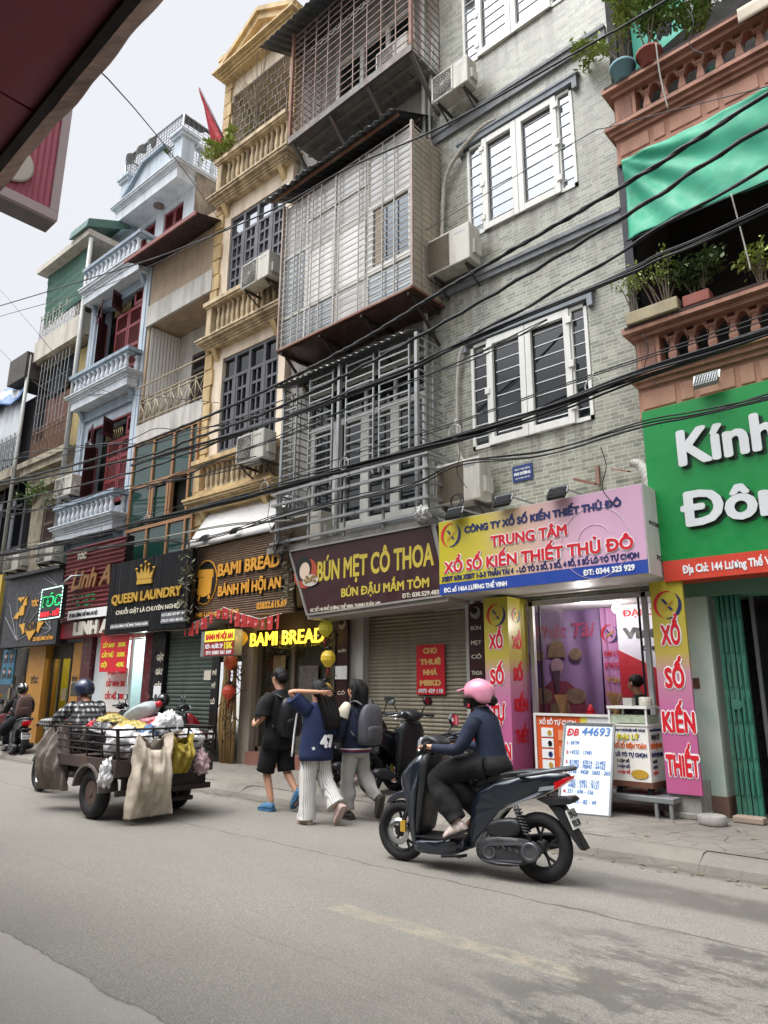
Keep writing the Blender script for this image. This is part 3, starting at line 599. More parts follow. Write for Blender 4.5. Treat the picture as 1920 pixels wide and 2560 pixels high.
WIN = mat('grey_joinery', '55555a', .5, var=.1)
for z0, z1, zt in ((10.6, 12.7, 12.15), (6.6, 8.93, 8.38)):
    b = MB(); x0, x1, y = -13.0, -11.0, 8.78
    cs = lin(x0, x1, 5)
    for x in cs: b.box(x-.04, x+.04, y-.03, y+.05, z0, z1)
    for z in (z0+.03, zt, z1-.03): b.box(x0, x1, y-.028, y+.048, z-.035, z+.035)
    for a, c in zip(cs, cs[1:]):
        b.box((a+c)/2-.02, (a+c)/2+.02, y-.01, y+.03, z0, zt)
        for e in (a+.07, c-.07): b.box(e-.03, e+.03, y-.018, y+.04, z0, zt)
        for z in lin(z0+.06, zt, 6): b.box(a+.04, c-.04, y-.012, y+.032, z-.03, z+.03)
    win = b.build('window', WIN, yb); pane(x0, x1, z0, z1, y+.04, GLASSB if z0 > 9 else GLASS, win)
g = MB(); rg = random.Random(5)
for r_ in range(9):
    z = 14.55+r_*.24; g.box(-13.25, -11.0, 8.74, 8.76, z-.012, z+.012)
    x = -13.2
    while x < -11.05: g.box(x-.011, x+.011, 8.741, 8.759, z, z+.24); x += rg.choice((.18, .3, .24))
g.build('iron_grille', mat('grille_iron', '6d6257', .6, .3, var=.2), yb)
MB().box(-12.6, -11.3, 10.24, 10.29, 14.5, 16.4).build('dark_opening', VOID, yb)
# white awning over the bread shop sign
aw = thing('awning', (-11.8, 8.5, 4.4), 'white sloping cloth awning above the slatted brown shop sign', 'awning')
MB().grid(lambda u, v: (-13.05+u*2.75+(v*.0), 8.69-v*.5, 5.2-v*.8+.03*math.sin(v*PI)*math.sin(u*9)), 30, 10).build('cloth', mat('white_cloth', 'cfcdca', .75, var=.08, dirt='9a948c', da=.2), aw, solid=.01)
b = MB(); b.bar((-13.05, 8.19, 4.38), (-10.3, 8.19, 4.38), .03)
for x in (-13.0, -11.7, -10.35): b.bar((x, 8.19, 4.38), (x, 8.7, 4.6), .025)
b.build('frame', GALV, aw)

# ---------------------------------------------------------------- weathered house with green glass front
wb = thing('weathered_house', (-15, 8.7, 0), 'weathered beige house with loggia above a green glass front', 'building')
BW = mat('peeling_beige', 'a3917c', .9, var=.15, dirt='5f554b', da=.35, bump=.4, bsc=25); WW = mat('dirty_white', 'b9b6ae', .85, var=.1, dirt='6d675e', da=.45, bump=.2)
shell(-16.35, -13.5, 8.7, 2.6, 13.25, [(-16.25, -13.6, 8.05, 10.95, .95), (-16.3, -13.55, 4.7, 7.5, .3)], .3).build('wall', BW, wb)
MB().box(-16.36, -13.51, 8.64, 8.705, 10.9, 11.5).build('slab_edge', WW, wb); MB().box(-16.36, -13.51, 8.66, 8.705, 7.5, 8.08).build('slab_edge', WW, wb)
r = MB()
for x in [-16.24+.1*k for k in range(3)]: pass
for k in range(9): r.box(-16.24, -16.22, 8.75+k*.1, 8.83+k*.1, 8.1, 10.9)
r.build('ribbed_panel', WHITEP, wb); MB().box(-16.2, -13.6, 9.62, 9.66, 8.06, 10.94).build('rear_wall', WW, wb)
louvre(-15.5, -14.75, 8.5, 10.15, 9.57, mat('dark_shutter', '3b3434', .7), wb, n=30)
r = MB(); zt, zl = 8.78, 8.16
for z in (zt, zt-.1, zl): r.tube([(-16.3, 8.68, z), (-13.55, 8.68, z)], .022, 6)
xs = lin(-16.3, -13.55, 9)
for x in xs: r.tube([(x, 8.68, 8.05), (x, 8.68, zt)], .018, 5)
for a, c in zip(xs, xs[1:]): r.tube([(a, 8.68, zl), (c, 8.68, zt-.1)], .014, 5); r.tube([(c, 8.68, zl), (a, 8.68, zt-.1)], .014, 5)
r.tube([(-16.3, 8.5, zt+.25), (-13.3, 8.5, zt+.25)], .02, 6); r.build('balcony_rail', mat('cream_rail', 'a89c86', .6, .2, var=.2, dirt='6d5c48', da=.4), wb)
BROWNF = mat('brown_frame', '9a7250', .45, .2, var=.08); GGL = mat('green_glass', '1d3a33', .07, var=.1, sc=.6, spec=.9)
b = MB(); xs = [-16.25, -15.35, -14.5, -13.8, -13.55]; zs = [4.4, 5.25, 6.35, 7.5]
for x in xs: b.box(x-.035, x+.035, 8.6, 8.69, zs[0], zs[-1])
for z in zs[1:]: b.box(-16.28, -13.52, 8.598, 8.688, z-.04, z+.04)
b.box(-15.2, -14.58, 8.58, 8.6, 5.35, 5.43); b.box(-15.2, -14.58, 8.58, 8.6, 6.22, 6.3); b.box(-15.25, -15.17, 8.58, 8.6, 5.35, 6.3); b.box(-14.62, -14.54, 8.58, 8.6, 5.35, 6.3)
fr = b.build('glass_front', BROWNF, wb)
for a, c in zip(xs, xs[1:]):
    for e, f in zip(zs, zs[1:]):
        if not (abs(a+14.5) < .01 and abs(e-5.25) < .01): pane(a, c, e, f, 8.64, GGL, fr)
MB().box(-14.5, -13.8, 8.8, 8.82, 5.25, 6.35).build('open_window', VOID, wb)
rf = corr(-16.5, -13.3, 7.95, 12.62, 8.72, 12.8, mat('shaded_rust_tin', '4a3a3a', .6, .3, var=.2, dirt='2f2a2a', da=.3), wb, pitch=.12)  # tin coloured darker to imitate the shadow under the overhang
MB().bar((-16.5, 7.95, 12.6), (-13.3, 7.95, 12.6), .04, .1).build('eaves_board', mat('dark_red_edge', '7d4a45', .6, var=.15), wb)

# ---------------------------------------------------------------- pale blue house
lb = thing('blue_house', (-18, 8.75, 0), 'pale blue house with maroon shutters, stucco balconies and a pediment canopy', 'building')
BLU = mat('pale_blue', 'b4bfc8', .75, var=.08, dirt='68707a', da=.38, bump=.1); BLW = mat('blue_white', 'c3c9ce', .7, var=.08, dirt='767c82', da=.35); BLD = mat('blue_grey', '8a98a4', .7, var=.12, dirt='4d565e', da=.4)
MAR = mat('maroon_shutter', '6e2a2e', .55, var=.1); MARD = mat('maroon_dark', '452226', .6, var=.12)
LX0, LX1 = -19.6, -16.4
shell(LX0, LX1, 8.75, 2.6, 13.6, [(-18.95, -16.75, 9.9, 12.45, .3), (-18.7, -16.5, 6.1, 8.55, .3)], .3).build('wall', BLU, lb)
MB().box(-16.395, -16.38, 8.8, 17, 2.6, 13.5).build('side_wall', CON, lb)
q = MB()
for x in (LX0, LX1-.3): q.box(x, x+.3, 8.68, 8.753, 2.8, 13.4); q.box(x+.1, x+.2, 8.66, 8.69, 6.2, 12.6)
q.build('pilaster', BLU, lb)
LP = [(0, 0), (.03, .2), (.06, .42), (.12, .62), (.15, .85), (.1, 1)]
for (zs0, zc0, zc1, zt) in ((12.6, 12.75, 13.1, 13.78), (9.2, 9.36, 9.62, 10.26), (5.32, 5.5, 5.76, 6.36)):
    b = MB(); b.box(LX0+.12, LX1-.1, 8.35, 8.76, zs0, zc0+.02); cornice(b, LX0+.12, LX1-.1, 8.35, zc0+.02, zc1, LP, 8.76); bal = b.build('balcony', BLW, lb)
    b = MB(); b.box(LX0+.02, LX1-.02, 8.25, 8.5, zt-.1, zt); b.box(LX0+.07, LX1-.06, 8.3, 8.47, zt-.17, zt-.102); b.box(LX1-.25, LX1-.03, 8.5, 8.76, zt-.1, zt-.004); b.box(LX0+.03, LX0+.25, 8.5, 8.76, zt-.1, zt-.004); b.build('hand_rail', BLD, bal)
    balusters(bal, [(x, 8.37) for x in lin(LX0+.3, LX1-.25, 12)]+[(LX1-.15, 8.6)], zc1, zt-.17-zc1, .15, BLW)
    k = MB()
    for x in (LX0+.3, LX1-.3): k.prism([(8.75, zs0-.35), (8.62, zs0-.2), (8.5, zs0), (8.76, zs0), (8.76, zs0-.35)], x-.08, x+.08, 'yz')
    k.box(LX0+.3, LX1-.3, 8.66, 8.752, zs0-.3, zs0-.02); k.build('bracket', BLD, lb)
for (x0, x1, z0, z1) in ((-18.95, -16.75, 10.0, 12.45), (-18.7, -16.5, 6.2, 8.55)):
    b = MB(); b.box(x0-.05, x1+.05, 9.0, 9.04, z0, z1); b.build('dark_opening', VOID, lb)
    m1 = x0+.85; m2 = (m1+x1)/2; zt = z0+(z1-z0)*.76
    louvre(m1, m2-.01, z0, zt, 8.72, MAR, lb, n=34); louvre(m2+.01, x1, z0, zt, 8.72, MAR, lb, n=34); louvre(m2+.2, x1, zt+.03, z1, 8.72, MAR, lb, n=12, splits=())
    louvre(x0, x0+.3, z0, zt-.05, 8.72, MAR, lb, n=34, splits=(.5,)); louvre(x0+.32, m1-.03, z0, zt-.05, 8.7, MARD, lb, n=34, swing=.9 if z0 > 9 else 1.1, side=1); louvre(x0-.1, x0+.55, zt+.05, z1-.03, 8.6, MARD, lb, n=9, splits=(), swing=.3)
    louvre(x0+1.1, x0+1.5, zt+.05, z1, 8.7, MARD, lb, n=9, splits=(), swing=1.2)
    b = MB()
    for x in (x0-.06, x1): b.box(x, x+.06, 8.7, 8.8, z0, z1)
    b.box(x0-.06, x1+.06, 8.7, 8.8, z1, z1+.06); b.build('door_frame', MAR, lb)
    b = MB()
    for k in range(9):
        x = x0+.65+k*.1; b.tube([(x+.05*math.sin(t), 8.75, zt+.06+.16*t/2) for t in (0, .7, 1.4, 2, 2.6, 3.4)], .01, 4)
    b.build('grille', mat('old_gold', '8c7a52', .5, .4), lb)
# set-back top floor and its canopy
shell(LX0+.05, LX1+.0, 9.8, 13.3, 16.2, [(-19.3, -18.45, 13.8, 15.9, .2), (-18.0, -16.95, 13.8, 15.85, .2)], .2).build('upper_wall', BLW, lb)
for x0, x1 in ((-19.3, -18.45), (-18.0, -17.48), (-17.47, -16.95)): louvre(x0, x1, 13.8, 15.85, 9.85, MAR, lb, n=34)
b = MB(); b.box(LX0-.25, LX1-.05, 9.2, 10.2, 16.05, 16.35); cornice(b, LX0-.25, LX1-.05, 9.2, 16.35, 16.62, LP, 12); b.build('canopy', BLW, lb)
b = MB(); apx = -18.0; b.prism([(LX0+.1, 16.62), (LX1-.35, 16.62), (-17.45, 17.55), (apx-.4, 17.55)], 9.25, 9.5); b.build('pediment', BLU, lb)
b = MB(); b.bar((LX0-.1, 9.3, 16.66), (apx-.4, 9.3, 17.6), .32, .1); b.bar((apx-.4, 9.3, 17.6), (-17.3, 9.3, 17.62), .32, .1); b.bar((-18.9, 9.24, 16.85), (-17.5, 9.24, 16.85), .03, .03); b.build('pediment_moulding', BLD, lb)
for x in (LX0-.2, LX1-.42):
    b = MB(); b.box(x, x+.42, 9.25, 9.67, 16.6, 17.5); b.box(x-.07, x+.49, 9.18, 9.74, 17.5, 17.6); b.box(x-.12, x+.54, 9.13, 9.79, 17.6, 17.7); b.build('corner_pier', BLU, lb)
b = MB(); b.box(-16.62, -16.38, 9.75, 14, 16.6, 16.75); b.box(-16.62, -16.38, 9.75, 14, 17.45, 17.57); bal = b.build('roof_balustrade', BLW, lb)
balusters(bal, [(-16.5, y) for y in lin(9.95, 13.4, 9)], 16.75, .7, .17, BLW)
MB().box(-16.39, -16.36, 9.8, 14, 13.3, 16.5).build('stained_side', mat('stained_wall', '9a8f80', .9, var=.2, dirt='3d3833', da=.7, dsc=(1.5, 1.5, .6), bump=.3), lb)
MB().lathe([(.16, 0), (.16, -.05), (.12, -.07)], (-18, 9.6, 16.05), 14).build('ceiling_lamp', mat('lamp_brown', '6d5f57', .5), lb)
# wire cage with torn net on the roof
rc = thing('roof_cage', (-18.5, 10, 17.5), 'wire mesh cage with torn dark netting on the blue house roof', 'cage')
A = [(-19.85, 9.35, 18.62), (-16.6, 9.35, 18.45), (-16.6, 13.2, 18.4), (-19.85, 13.2, 18.5)]; B_ = [(p[0], p[1], 16.6) for p in A]
f = MB()
for k in range(4): f.tube([A[k], A[(k+1) % 4]], .035, 5); f.tube([A[k], B_[k]], .035, 5); f.tube([V(A[k])*.5+V(B_[k])*.5, V(A[(k+1) % 4])*.5+V(B_[(k+1) % 4])*.5], .025, 5)
f.build('frame', mat('cage_pole', '9b9da0', .5, .5), rc)
n = MB()
for k in (0, 1, 2, 3):
    a, c, d, e = V(A[k]), V(A[(k+1) % 4]), V(B_[k]), V(B_[(k+1) % 4])
    for i in range(1, 22):
        t = i/22; n.tube([a.lerp(c, t), d.lerp(e, t)], .008, 3, False)
    for i in range(1, 16):
        t = i/16; n.tube([a.lerp(d, t), c.lerp(e, t)], .008, 3, False)
n.build('wire_mesh', mat('thin_wire', '6f7276', .6, .4), rc)
n = MB(); rg = random.Random(3)
def torn(a, c, drop, sd):
    rg = random.Random(sd); js = [rg.uniform(.4, 1) for _ in range(12)]
    return lambda u, v: V(a).lerp(V(c), u)+V((0, -.04-.05*math.sin(u*17), -v*drop*js[int(u*11)]+.05*math.sin(u*13)))
n.grid(torn(A[0], V(A[0]).lerp(V(A[1]), .55), .5, 1), 24, 3).grid(torn(A[1], A[2], .35, 2), 24, 3); n.build('torn_net', mat('dark_net', '3b3c3a', .9, var=.3), rc)

# ---------------------------------------------------------------- old house with green blind
ob = thing('old_house', (-21.6, 8.5, 0), 'old stained house with green blind on its top balcony', 'building')
OLD = mat('mouldy_wall', '9a8f7c', .9, var=.2, dirt='3f3a33', da=.6, bump=.4, dsc=(1.6, 1.6, .5)); PALE = mat('pale_parapet', 'b8b2a6', .85, var=.1, dirt='7d756a', da=.4)
OX0, OX1 = -22.9, -19.7
shell(OX0, OX1, 9.6, 2.6, 15.3, [(-22.6, -20.4, 8.6, 11.6), (-22.4, -20.2, 12.6, 15)], .2).build('wall', OLD, ob)
b = MB(); b.box(OX0, OX1, 8.5, 9.62, 11.85, 11.95); b.box(OX0, OX1, 8.5, 8.6, 11.95, 12.55); b.box(OX1-.1, OX1, 8.6, 9.6, 11.95, 12.55); b.build('balcony', PALE, ob)
MB().box(OX0+.02, OX1-.05, 8.6, 9.6, 11.78, 11.845).build('soffit', OLD, ob)
MB().grid(lambda u, v: (OX0+.15+u*3.0, 8.56+.05*math.sin(u*3+v*2)+.01*math.sin(v*40), 15.0-v*2.0+.05*u), 40, 24).build('bamboo_blind', mat('green_blind', '2f5145', .85, var=.3, sc=5, dirt='4c6a5a', da=.3, bump=.6, bsc=30), ob, solid=.01)
def scroll_rail(x0, x1, y, z0, z1, n, mt, par):
    r = MB()
    for z in (z0, z1): r.tube([(x0, y, z), (x1, y, z)], .022, 5)
    for k in range(n):
        a = x0+(x1-x0)*k/n; w = (x1-x0)/n; r.tube([(a, y, z0), (a, y, z1+.08)], .018, 4); r.torus((a, y, z1+.12), .05, .012, 'y', 10, 4); c = a+w/2; h = z1-z0
        r.tube([(c, y, z0), (c, y, z1-.05)], .012, 4)
        for s in (-1, 1):
            for zq, q in ((z0+h*.25, .9), (z0+h*.55, .7)):
                r.tube([(c, y, zq-h*.15)]+[(c+s*w*.33*q*(.6+.4*math.cos(t)), y, zq+h*.2*q*math.sin(t)) for t in (-.8, .2, 1, 1.9, 2.9, 3.8, 4.6)], .01, 4)
    return r.build('balcony_rail', mt, par)
scroll_rail(OX0+.1, OX1-.1, 8.55, 12.6, 13.35, 7, mat('white_iron', 'b3b1ab', .5, .2, var=.15), ob)
b = MB(); b.box(OX0-.15, OX1+.1, 8.3, 9.8, 15.08, 15.28); b.build('roof_slab', PALE, ob)
b = MB(); b.prism([(8.2, 15.3), (8.25, 15.6), (9.6, 16.2), (9.6, 15.9)], OX1-1.0, OX1+.12, 'yz'); b.build('roof', mat('green_roof', '4c6b62', .6, var=.15), ob)
corr(-21.6, -19.4, 9.2, 15.6, 11, 16.6, mat('blue_tin', '8fa3ab', .5, .3, var=.1), ob, pitch=.12)
p = MB(); p.tube([(OX1+.06, 8.42, 5), (OX1+.06, 8.42, 15.0)], .07, 8); p.tube([(OX0-.05, 8.42, 4.5), (OX0-.05, 8.42, 12.1)], .06, 8); p.build('drain_pipe', mat('pipe_grey', '9fa09c', .5, var=.1, dirt='5e5a54', da=.3), ob)
s = MB()
for k in range(16): s.bar((OX0-.02, 8.9, 12.0+k*.2), (OX0-.5, 8.95, 12.2+k*.2), .02)
for k in range(18): s.bar((OX0-.02, 8.9, 8.2+k*.2), (OX0-.4, 8.95, 8.35+k*.2), .02)
s.build('anti_climb_spikes', MGREY, ob)
# second floor: hoarding, curtain, lower balcony
MB().box(OX0+.3, -20.75, 9.0, 9.05, 8.5, 10.6).build('wooden_screen', mat('brown_boards', '6b4a3c', .8, var=.25, sc=4, dsc=(12, 12, .4), dirt='3d2c24', da=.4), ob)
MB().grid(lambda u, v: (-22.5+u*2.3, 8.95+.05*math.sin(u*20), 11.8-v*(1.1+.12*math.sin(u*9))), 40, 4).build('dark_curtain', mat('blue_black_cloth', '23262e', .9, var=.2), ob)
b = MB()
for k in range(9): b.tube([(-22.4+k*.23, 8.6, 8.9), (-22.4+k*.23, 8.6, 11.7)], .012, 4)
for k in range(5): b.tube([(-22.5, 8.6, 9.4+k*.5), (-20.4, 8.6, 9.4+k*.5)], .012, 4)
b.build('wire_screen', MGREY, ob)
b = MB(); b.box(OX0+.2, OX1, 8.5, 9.62, 7.9, 8.25); b.box(OX0+.1, OX1+.03, 8.42, 8.6, 8.12, 8.3); b.box(OX0+.3, OX1, 8.7, 9.6, 7.4, 7.9); b.build('balcony', OLD, ob)
scroll_rail(OX0+.7, OX1-.05, 8.52, 8.35, 9.15, 9, mat('rust_rail', '6e5546', .7, .2, var=.25), ob)
shell(OX0+.3, OX1, 8.95, 2.6, 7.5, [(-21.75, -20.6, 5.6, 7.05)], .15, 1).build('lower_wall', OLD, ob)
louvre(-21.7, -20.65, 5.62, 7.0, 8.97, mat('old_shutter', '5a4742', .75, var=.2), ob, n=32, splits=(.5,))
MB().box(-20.5, -19.75, 8.9, 9.55, 8.5, 11.7).build('yellow_wall', mat('dirty_yellow', 'a08f62', .85, var=.15, dirt='5d5138', da=.4), ob)
# house at the very left: tarpaulin and white panels
fb = thing('shaded_house', (-26, 8.6, 0), 'dim house under blue tarpaulin with white panels at the far left', 'building')
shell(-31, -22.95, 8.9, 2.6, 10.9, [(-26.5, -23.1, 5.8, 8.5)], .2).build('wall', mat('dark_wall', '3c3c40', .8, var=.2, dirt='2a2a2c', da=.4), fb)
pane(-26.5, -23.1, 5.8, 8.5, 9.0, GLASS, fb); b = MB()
for x in (-24.6, -23.6): b.box(x-.05, x+.05, 8.86, 9.0, 5.8, 8.5)
b.box(-26.5, -23.1, 8.86, 8.99, 7.1, 7.2); b.build('window', DARKM, fb)
MB().grid(lambda u, v: (-27.5+u*4.2, 8.5+.02*math.sin(u*60), 8.9+v*(2.0+.5*math.sin(u*3))), 60, 3).build('white_panel', mat('white_sheeting', 'b9bec2', .6, var=.08, dirt='7f7a70', da=.2), fb, solid=.02)
MB().grid(lambda u, v: (-28+u*4.8, 8.3+.9*v+.06*math.sin(u*14+v*5)+.04*math.sin(u*31), 10.6+1.5*math.sin(v*1.4)+.07*math.sin(u*19+v*9)), 40, 16).build('tarpaulin', mat('blue_tarp', '4d6c99', .45, var=.2, bump=.4, bsc=14), fb, solid=.01)
MB().box(-24.2, -22.9, 8.3, 10, 11.3, 12.2).build('roof_edge', mat('tar_black', '4a4643', .85, var=.3, bump=.4), fb)
scroll_rail(-25.5, -22.9, 8.4, 8.3, 9.3, 8, MGREY, fb); MB().box(-27, -22.92, 8.35, 8.9, 7.95, 8.25).build('balcony', OLD, fb)
BEND[0] = False

# ---------------------------------------------------------------- terracotta house on the right
rb = thing('terracotta_house', (-1, 8.6, 0), 'house with terracotta balustrade balconies hung with plants', 'building')
TER = mat('terracotta', 'a27764', .8, var=.12, dirt='54392f', da=.42, bump=.2); TERD = mat('terracotta_trim', '8c6454', .8, var=.15, dirt='3f2f29', da=.55, bump=.25)
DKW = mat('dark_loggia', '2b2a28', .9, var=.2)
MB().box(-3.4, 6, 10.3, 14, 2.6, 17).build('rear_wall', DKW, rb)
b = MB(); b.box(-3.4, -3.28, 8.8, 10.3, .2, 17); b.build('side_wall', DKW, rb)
for z0, zf, zc, zb, zt, yy in ((8.72, 8.78, 9.12, 9.32, 9.98, 8.5), (4.86, 4.92, 5.28, 5.48, 6.12, 8.5)):
    b = MB(); X0, X1 = -3.38, 5
    b.box(X0+.05, X1, yy+.08, 10.3, zf, zc); b.box(X0+.05, X1, yy+.05, 8.8, zf-.06, zf)
    for k in range(3): b.box(X0-.0-.05*k+.05, X1, yy-.05*k+.03, 8.9, zc+.065*k, zc+.065*(k+1)-.003)
    b.box(X0+.06, X1, yy+.04, 8.75, zc+.2, zb); b.box(X0+.05, X1, yy+.0, 8.8, zt-.16, zt-.09); b.box(X0-.04, X1, yy-.08, 8.86, zt-.088, zt)
    b.box(X0+.08, X0+.38, yy+.06, 8.76, zb, zt-.16); bal = b.build('balcony', TER, rb)
    b = MB(); x = X0+.1
    for k, w in enumerate([.42, .16]*9): b.box(x, x+w, yy+.065, yy+.1, zf+.06, zc-.06); x += w+.06
    for p_ in (): pass
    MB().box(X0+.13, X0+.33, yy+.045, yy+.07, zb+.06, zt-.22).build('pier_panel', TERD, bal, bevel=.012); b.build('fascia_panel', mat('terra_panel', 'a67c68', .75, var=.1, dirt='6b4434', da=.3), bal, bevel=.012)
    xs = [X0+.52+.245*k for k in range(12)]
    balusters(bal, [(x, yy+.16) for x in xs], zb, zt-.16-zb-.05, .15, TER, 4)
    b = MB(); hz = zt-.16
    for a, c in zip([X0+.275]+xs, xs+[xs[-1]+.245]):
        cx, rx = (a+c)/2, (c-a)/2-.045; arc = [(cx-rx*math.cos(t), hz-.17+.14*math.sin(t)) for t in lin(0, PI, 9)]
        pts = [(a, hz-.1)]+[(a, hz)]+[(c, hz)]+[(c, hz-.1)]
        b = MB()
        for (p, q_) in zip(arc, arc[1:]): b.prism([p, q_, (q_[0], hz), (p[0], hz)], yy+.1, yy+.24)
        b.build('arch', TER, bal)
    b = MB(); b.box(X0, X1, yy-.083, yy+.02, zt-.035, zt+.004); b.box(X0+.01, X1, yy-.07, yy+.05, zc+.19, zc+.2); b.build('black_mould', mat('mould', '3c2e29', .95, var=.4), bal)
g = MB(); g.box(-3.25, -2.78, 8.7, 9.0, .3, 2.66); g.box(-3.27, -2.76, 8.69, 9.0, .13, .32); pier = MB(); 
MB().box(-3.24, -2.8, 8.7, 9.0, .33, 2.66).build('street_pier', mat('mint_plaster', 'a9bdb0', .85, var=.16, sc=1.6, dirt='cfcbbf', da=.6, dsc=(1.3, 1.3, .9)), rb)
MB().box(-3.26, -2.78, 8.68, 9.0, .12, .345).build('pier_base', mat('brown_plinth', '6b5348', .8, var=.2), rb)
MB().box(-3.06, -2.97, 8.692, 8.72, 1.5, 1.62).build('pier_recess', mat('rust_recess', '5d4136', .9, var=.3), rb)
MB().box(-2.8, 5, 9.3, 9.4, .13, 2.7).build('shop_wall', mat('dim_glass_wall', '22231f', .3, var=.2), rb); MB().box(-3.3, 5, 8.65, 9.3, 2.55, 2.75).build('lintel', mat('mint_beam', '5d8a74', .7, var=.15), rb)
TEAL = mat('teal_paint', '33705f', .5, .1, var=.15, dirt='6d6552', da=.25)
fd = thing('folding_gate', (-2.5, 8.7, .13), 'folded teal concertina steel gate beside the mint pier', 'gate')
b = MB()
for k in range(5):
    x = -2.72+.055*k; b.box(x, x+.045, 8.74+.012*(k % 2), 8.8, .15, 2.55)
    for z in lin(.4, 2.3, 6): b.box(x+.01, x+.035, 8.725, 8.742, z-.02, z+.25)
b.build('slat', TEAL, fd); MB().lathe([(.06, 0), (.06, .03), (.02, .035)], (-2.6, 8.72, 1.33), 12, 'y').build('lock', TEAL, fd)
b = MB()
for x in (-2.4, -1.6, -.8): b.box(x-.02, x+.02, 9.0, 9.04, .13, 2.55)
b.box(-2.4, 2, 8.99, 9.03, .16, .2); gd = b.build('glass_door', MGREY, rb); pane(-2.4, 3, .2, 2.55, 9.05, GLASS, gd)
# green tarpaulin
tp = thing('green_tarp', (-2, 8.5, 7.4), 'green tarpaulin stretched below the upper terracotta balcony', 'tarpaulin')
def tarp_pt(u, v):
    x, z = u*5.5, v*1.27; a = math.atan2(z+.12, x+.15); r_ = math.hypot(x, z); a2 = math.atan2(z+.12, 5.6-x); f = .035*math.sin(a*17)*min(1, r_/.7)*math.exp(-r_*.28)+.03*math.sin(a2*15)*math.exp(-math.hypot(5.5-x, z)*.25)+.02*math.sin(x*2.3+z*3)+.008*math.sin(x*13-z*9)
    return (-3.22+x, 8.42+f+.07*math.sin(v*2.7), 8.66-z+.05*math.sin(u*12)*v)
MB().grid(tarp_pt, 140, 40).build('sheet', mat('tarp_green', '2f9a78', .6, var=.12, sc=1.5, bump=.35, bsc=9, dirt='256a55', da=.35, dsc=(1.2, 1.2, 3)), tp, solid=.006)
MB().tube([(-3.25, 8.42, 7.38), (2.4, 8.4, 7.38)], .012, 5).build('hem_rope', DARKM, tp)
b = MB(); b.box(-3.36, -3.24, 8.6, 8.75, 6.1, 8.75); b.build('black_post', DARKM, rb)
# far grey block behind the roofs
MB().box(-24, -14, 24, 34, 0, 27).build('background_house', mat('far_wall', '9a9a98', .85, var=.1)); bpy.data.objects['background_house']['label'] = 'pale grey block far behind the flag and roof cage'; bpy.data.objects['background_house']['category'] = 'building'
# ---------------------------------------------------------------- near house: only its red awning and box sign overhang the view
op = thing('opposite_house', (-8, -4, 0), 'house across the street whose maroon awning hangs overhead', 'building')
b = MB(); shell(-40, 25, -4, .0, 6.5, [], .2, 8, b)
for p in b.v: p.y = -8-p.y
b.build('wall', mat('opposite_wall', '7d776d', .85, var=.2, dirt='4d483f', da=.4), op)
# ================================================================ signs and shop fronts
def pl(name, col, rough=.4, **k): return mat(name, col, rough, var=.04, **k)
WHT, RED, NAVY, YEL, BLK = pl('sign_white', 'dcdcdc'), pl('sign_red', 'c01f2a'), pl('sign_navy', '222a5c'), pl('sign_yellow', 'd8c93a'), pl('sign_black', '161616')
GOLD = mat('gold_letter', 'c29a3c', .35, .3, var=.08); CREAML = pl('cream_letter', 'c9c2b0'); AMBER = mat('amber_letter', 'd99a35', .5, var=.05)
def gradient(name, axis, stops, dirt=.1):
    mt = bpy.data.materials.new(name); mt.use_nodes = True; nt = mt.node_tree; N = nt.nodes; L = nt.links.new; b = N['Principled BSDF']; b.inputs['Roughness'].default_value = .35
    g = N.new('ShaderNodeNewGeometry'); s = N.new('ShaderNodeSeparateXYZ'); L(g.outputs['Position'], s.inputs[0])
    q = N.new('ShaderNodeMapRange'); q.inputs[1].default_value = stops[0][0]; q.inputs[2].default_value = stops[-1][0]; L(s.outputs['XYZ'.index(axis)], q.inputs[0])
    r = N.new('ShaderNodeValToRGB'); L(q.outputs[0], r.inputs[0]); e = r.color_ramp.elements
    while len(e) < len(stops): e.new(.5)
    for k, (p, c) in enumerate(stops): e[k].position = (p-stops[0][0])/(stops[-1][0]-stops[0][0]); e[k].color = (*hx(c), 1)
    L(r.outputs[0], b.inputs['Base Color']); return mt
def logo(cx, cz, r, y, par, pm=None):    # ring in red and blue round a slanted X
    pm = pm or (lambda u, v, d: (u, y-d, v))
    def ring(a0, a1, r0, r1, off=(0, 0)):
        b = MB(); n = 14
        for k in range(n):
            t0, t1 = a0+(a1-a0)*k/n, a0+(a1-a0)*(k+1)/n; w = lambda k: r1-(r1-r0)*math.sin(PI*min(1, max(.1, k/n)))
            b.quad(*[pm(cx+off[0]+rr_*math.cos(t), cz+off[1]+rr_*math.sin(t), .006) for rr_, t in ((w(k), t0), (r1, t0), (r1, t1), (w(k+1), t1))])
        return b
    lg = ring(rad(75), rad(255), r*.74, r).build('logo', RED, par); ring(rad(-100), rad(60), r*.74, r, (r*.05, -r*.03)).build('logo_arc', NAVY, lg)
    b = MB(); b.quad(*[pm(cx+r*u, cz+r*v, .006) for u, v in ((-.42, .42), (-.2, .42), (.42, -.42), (.2, -.42))]); b.build('logo_stroke', NAVY, lg)
    b = MB()
    for k in range(3): b.quad(*[pm(cx+r*u, cz+r*(v-k*.09), .007) for u, v in ((-.4, -.25), (.45, .35), (.47, .3), (-.36, -.31))])
    b.build('logo_swoosh', GOLD, lg)
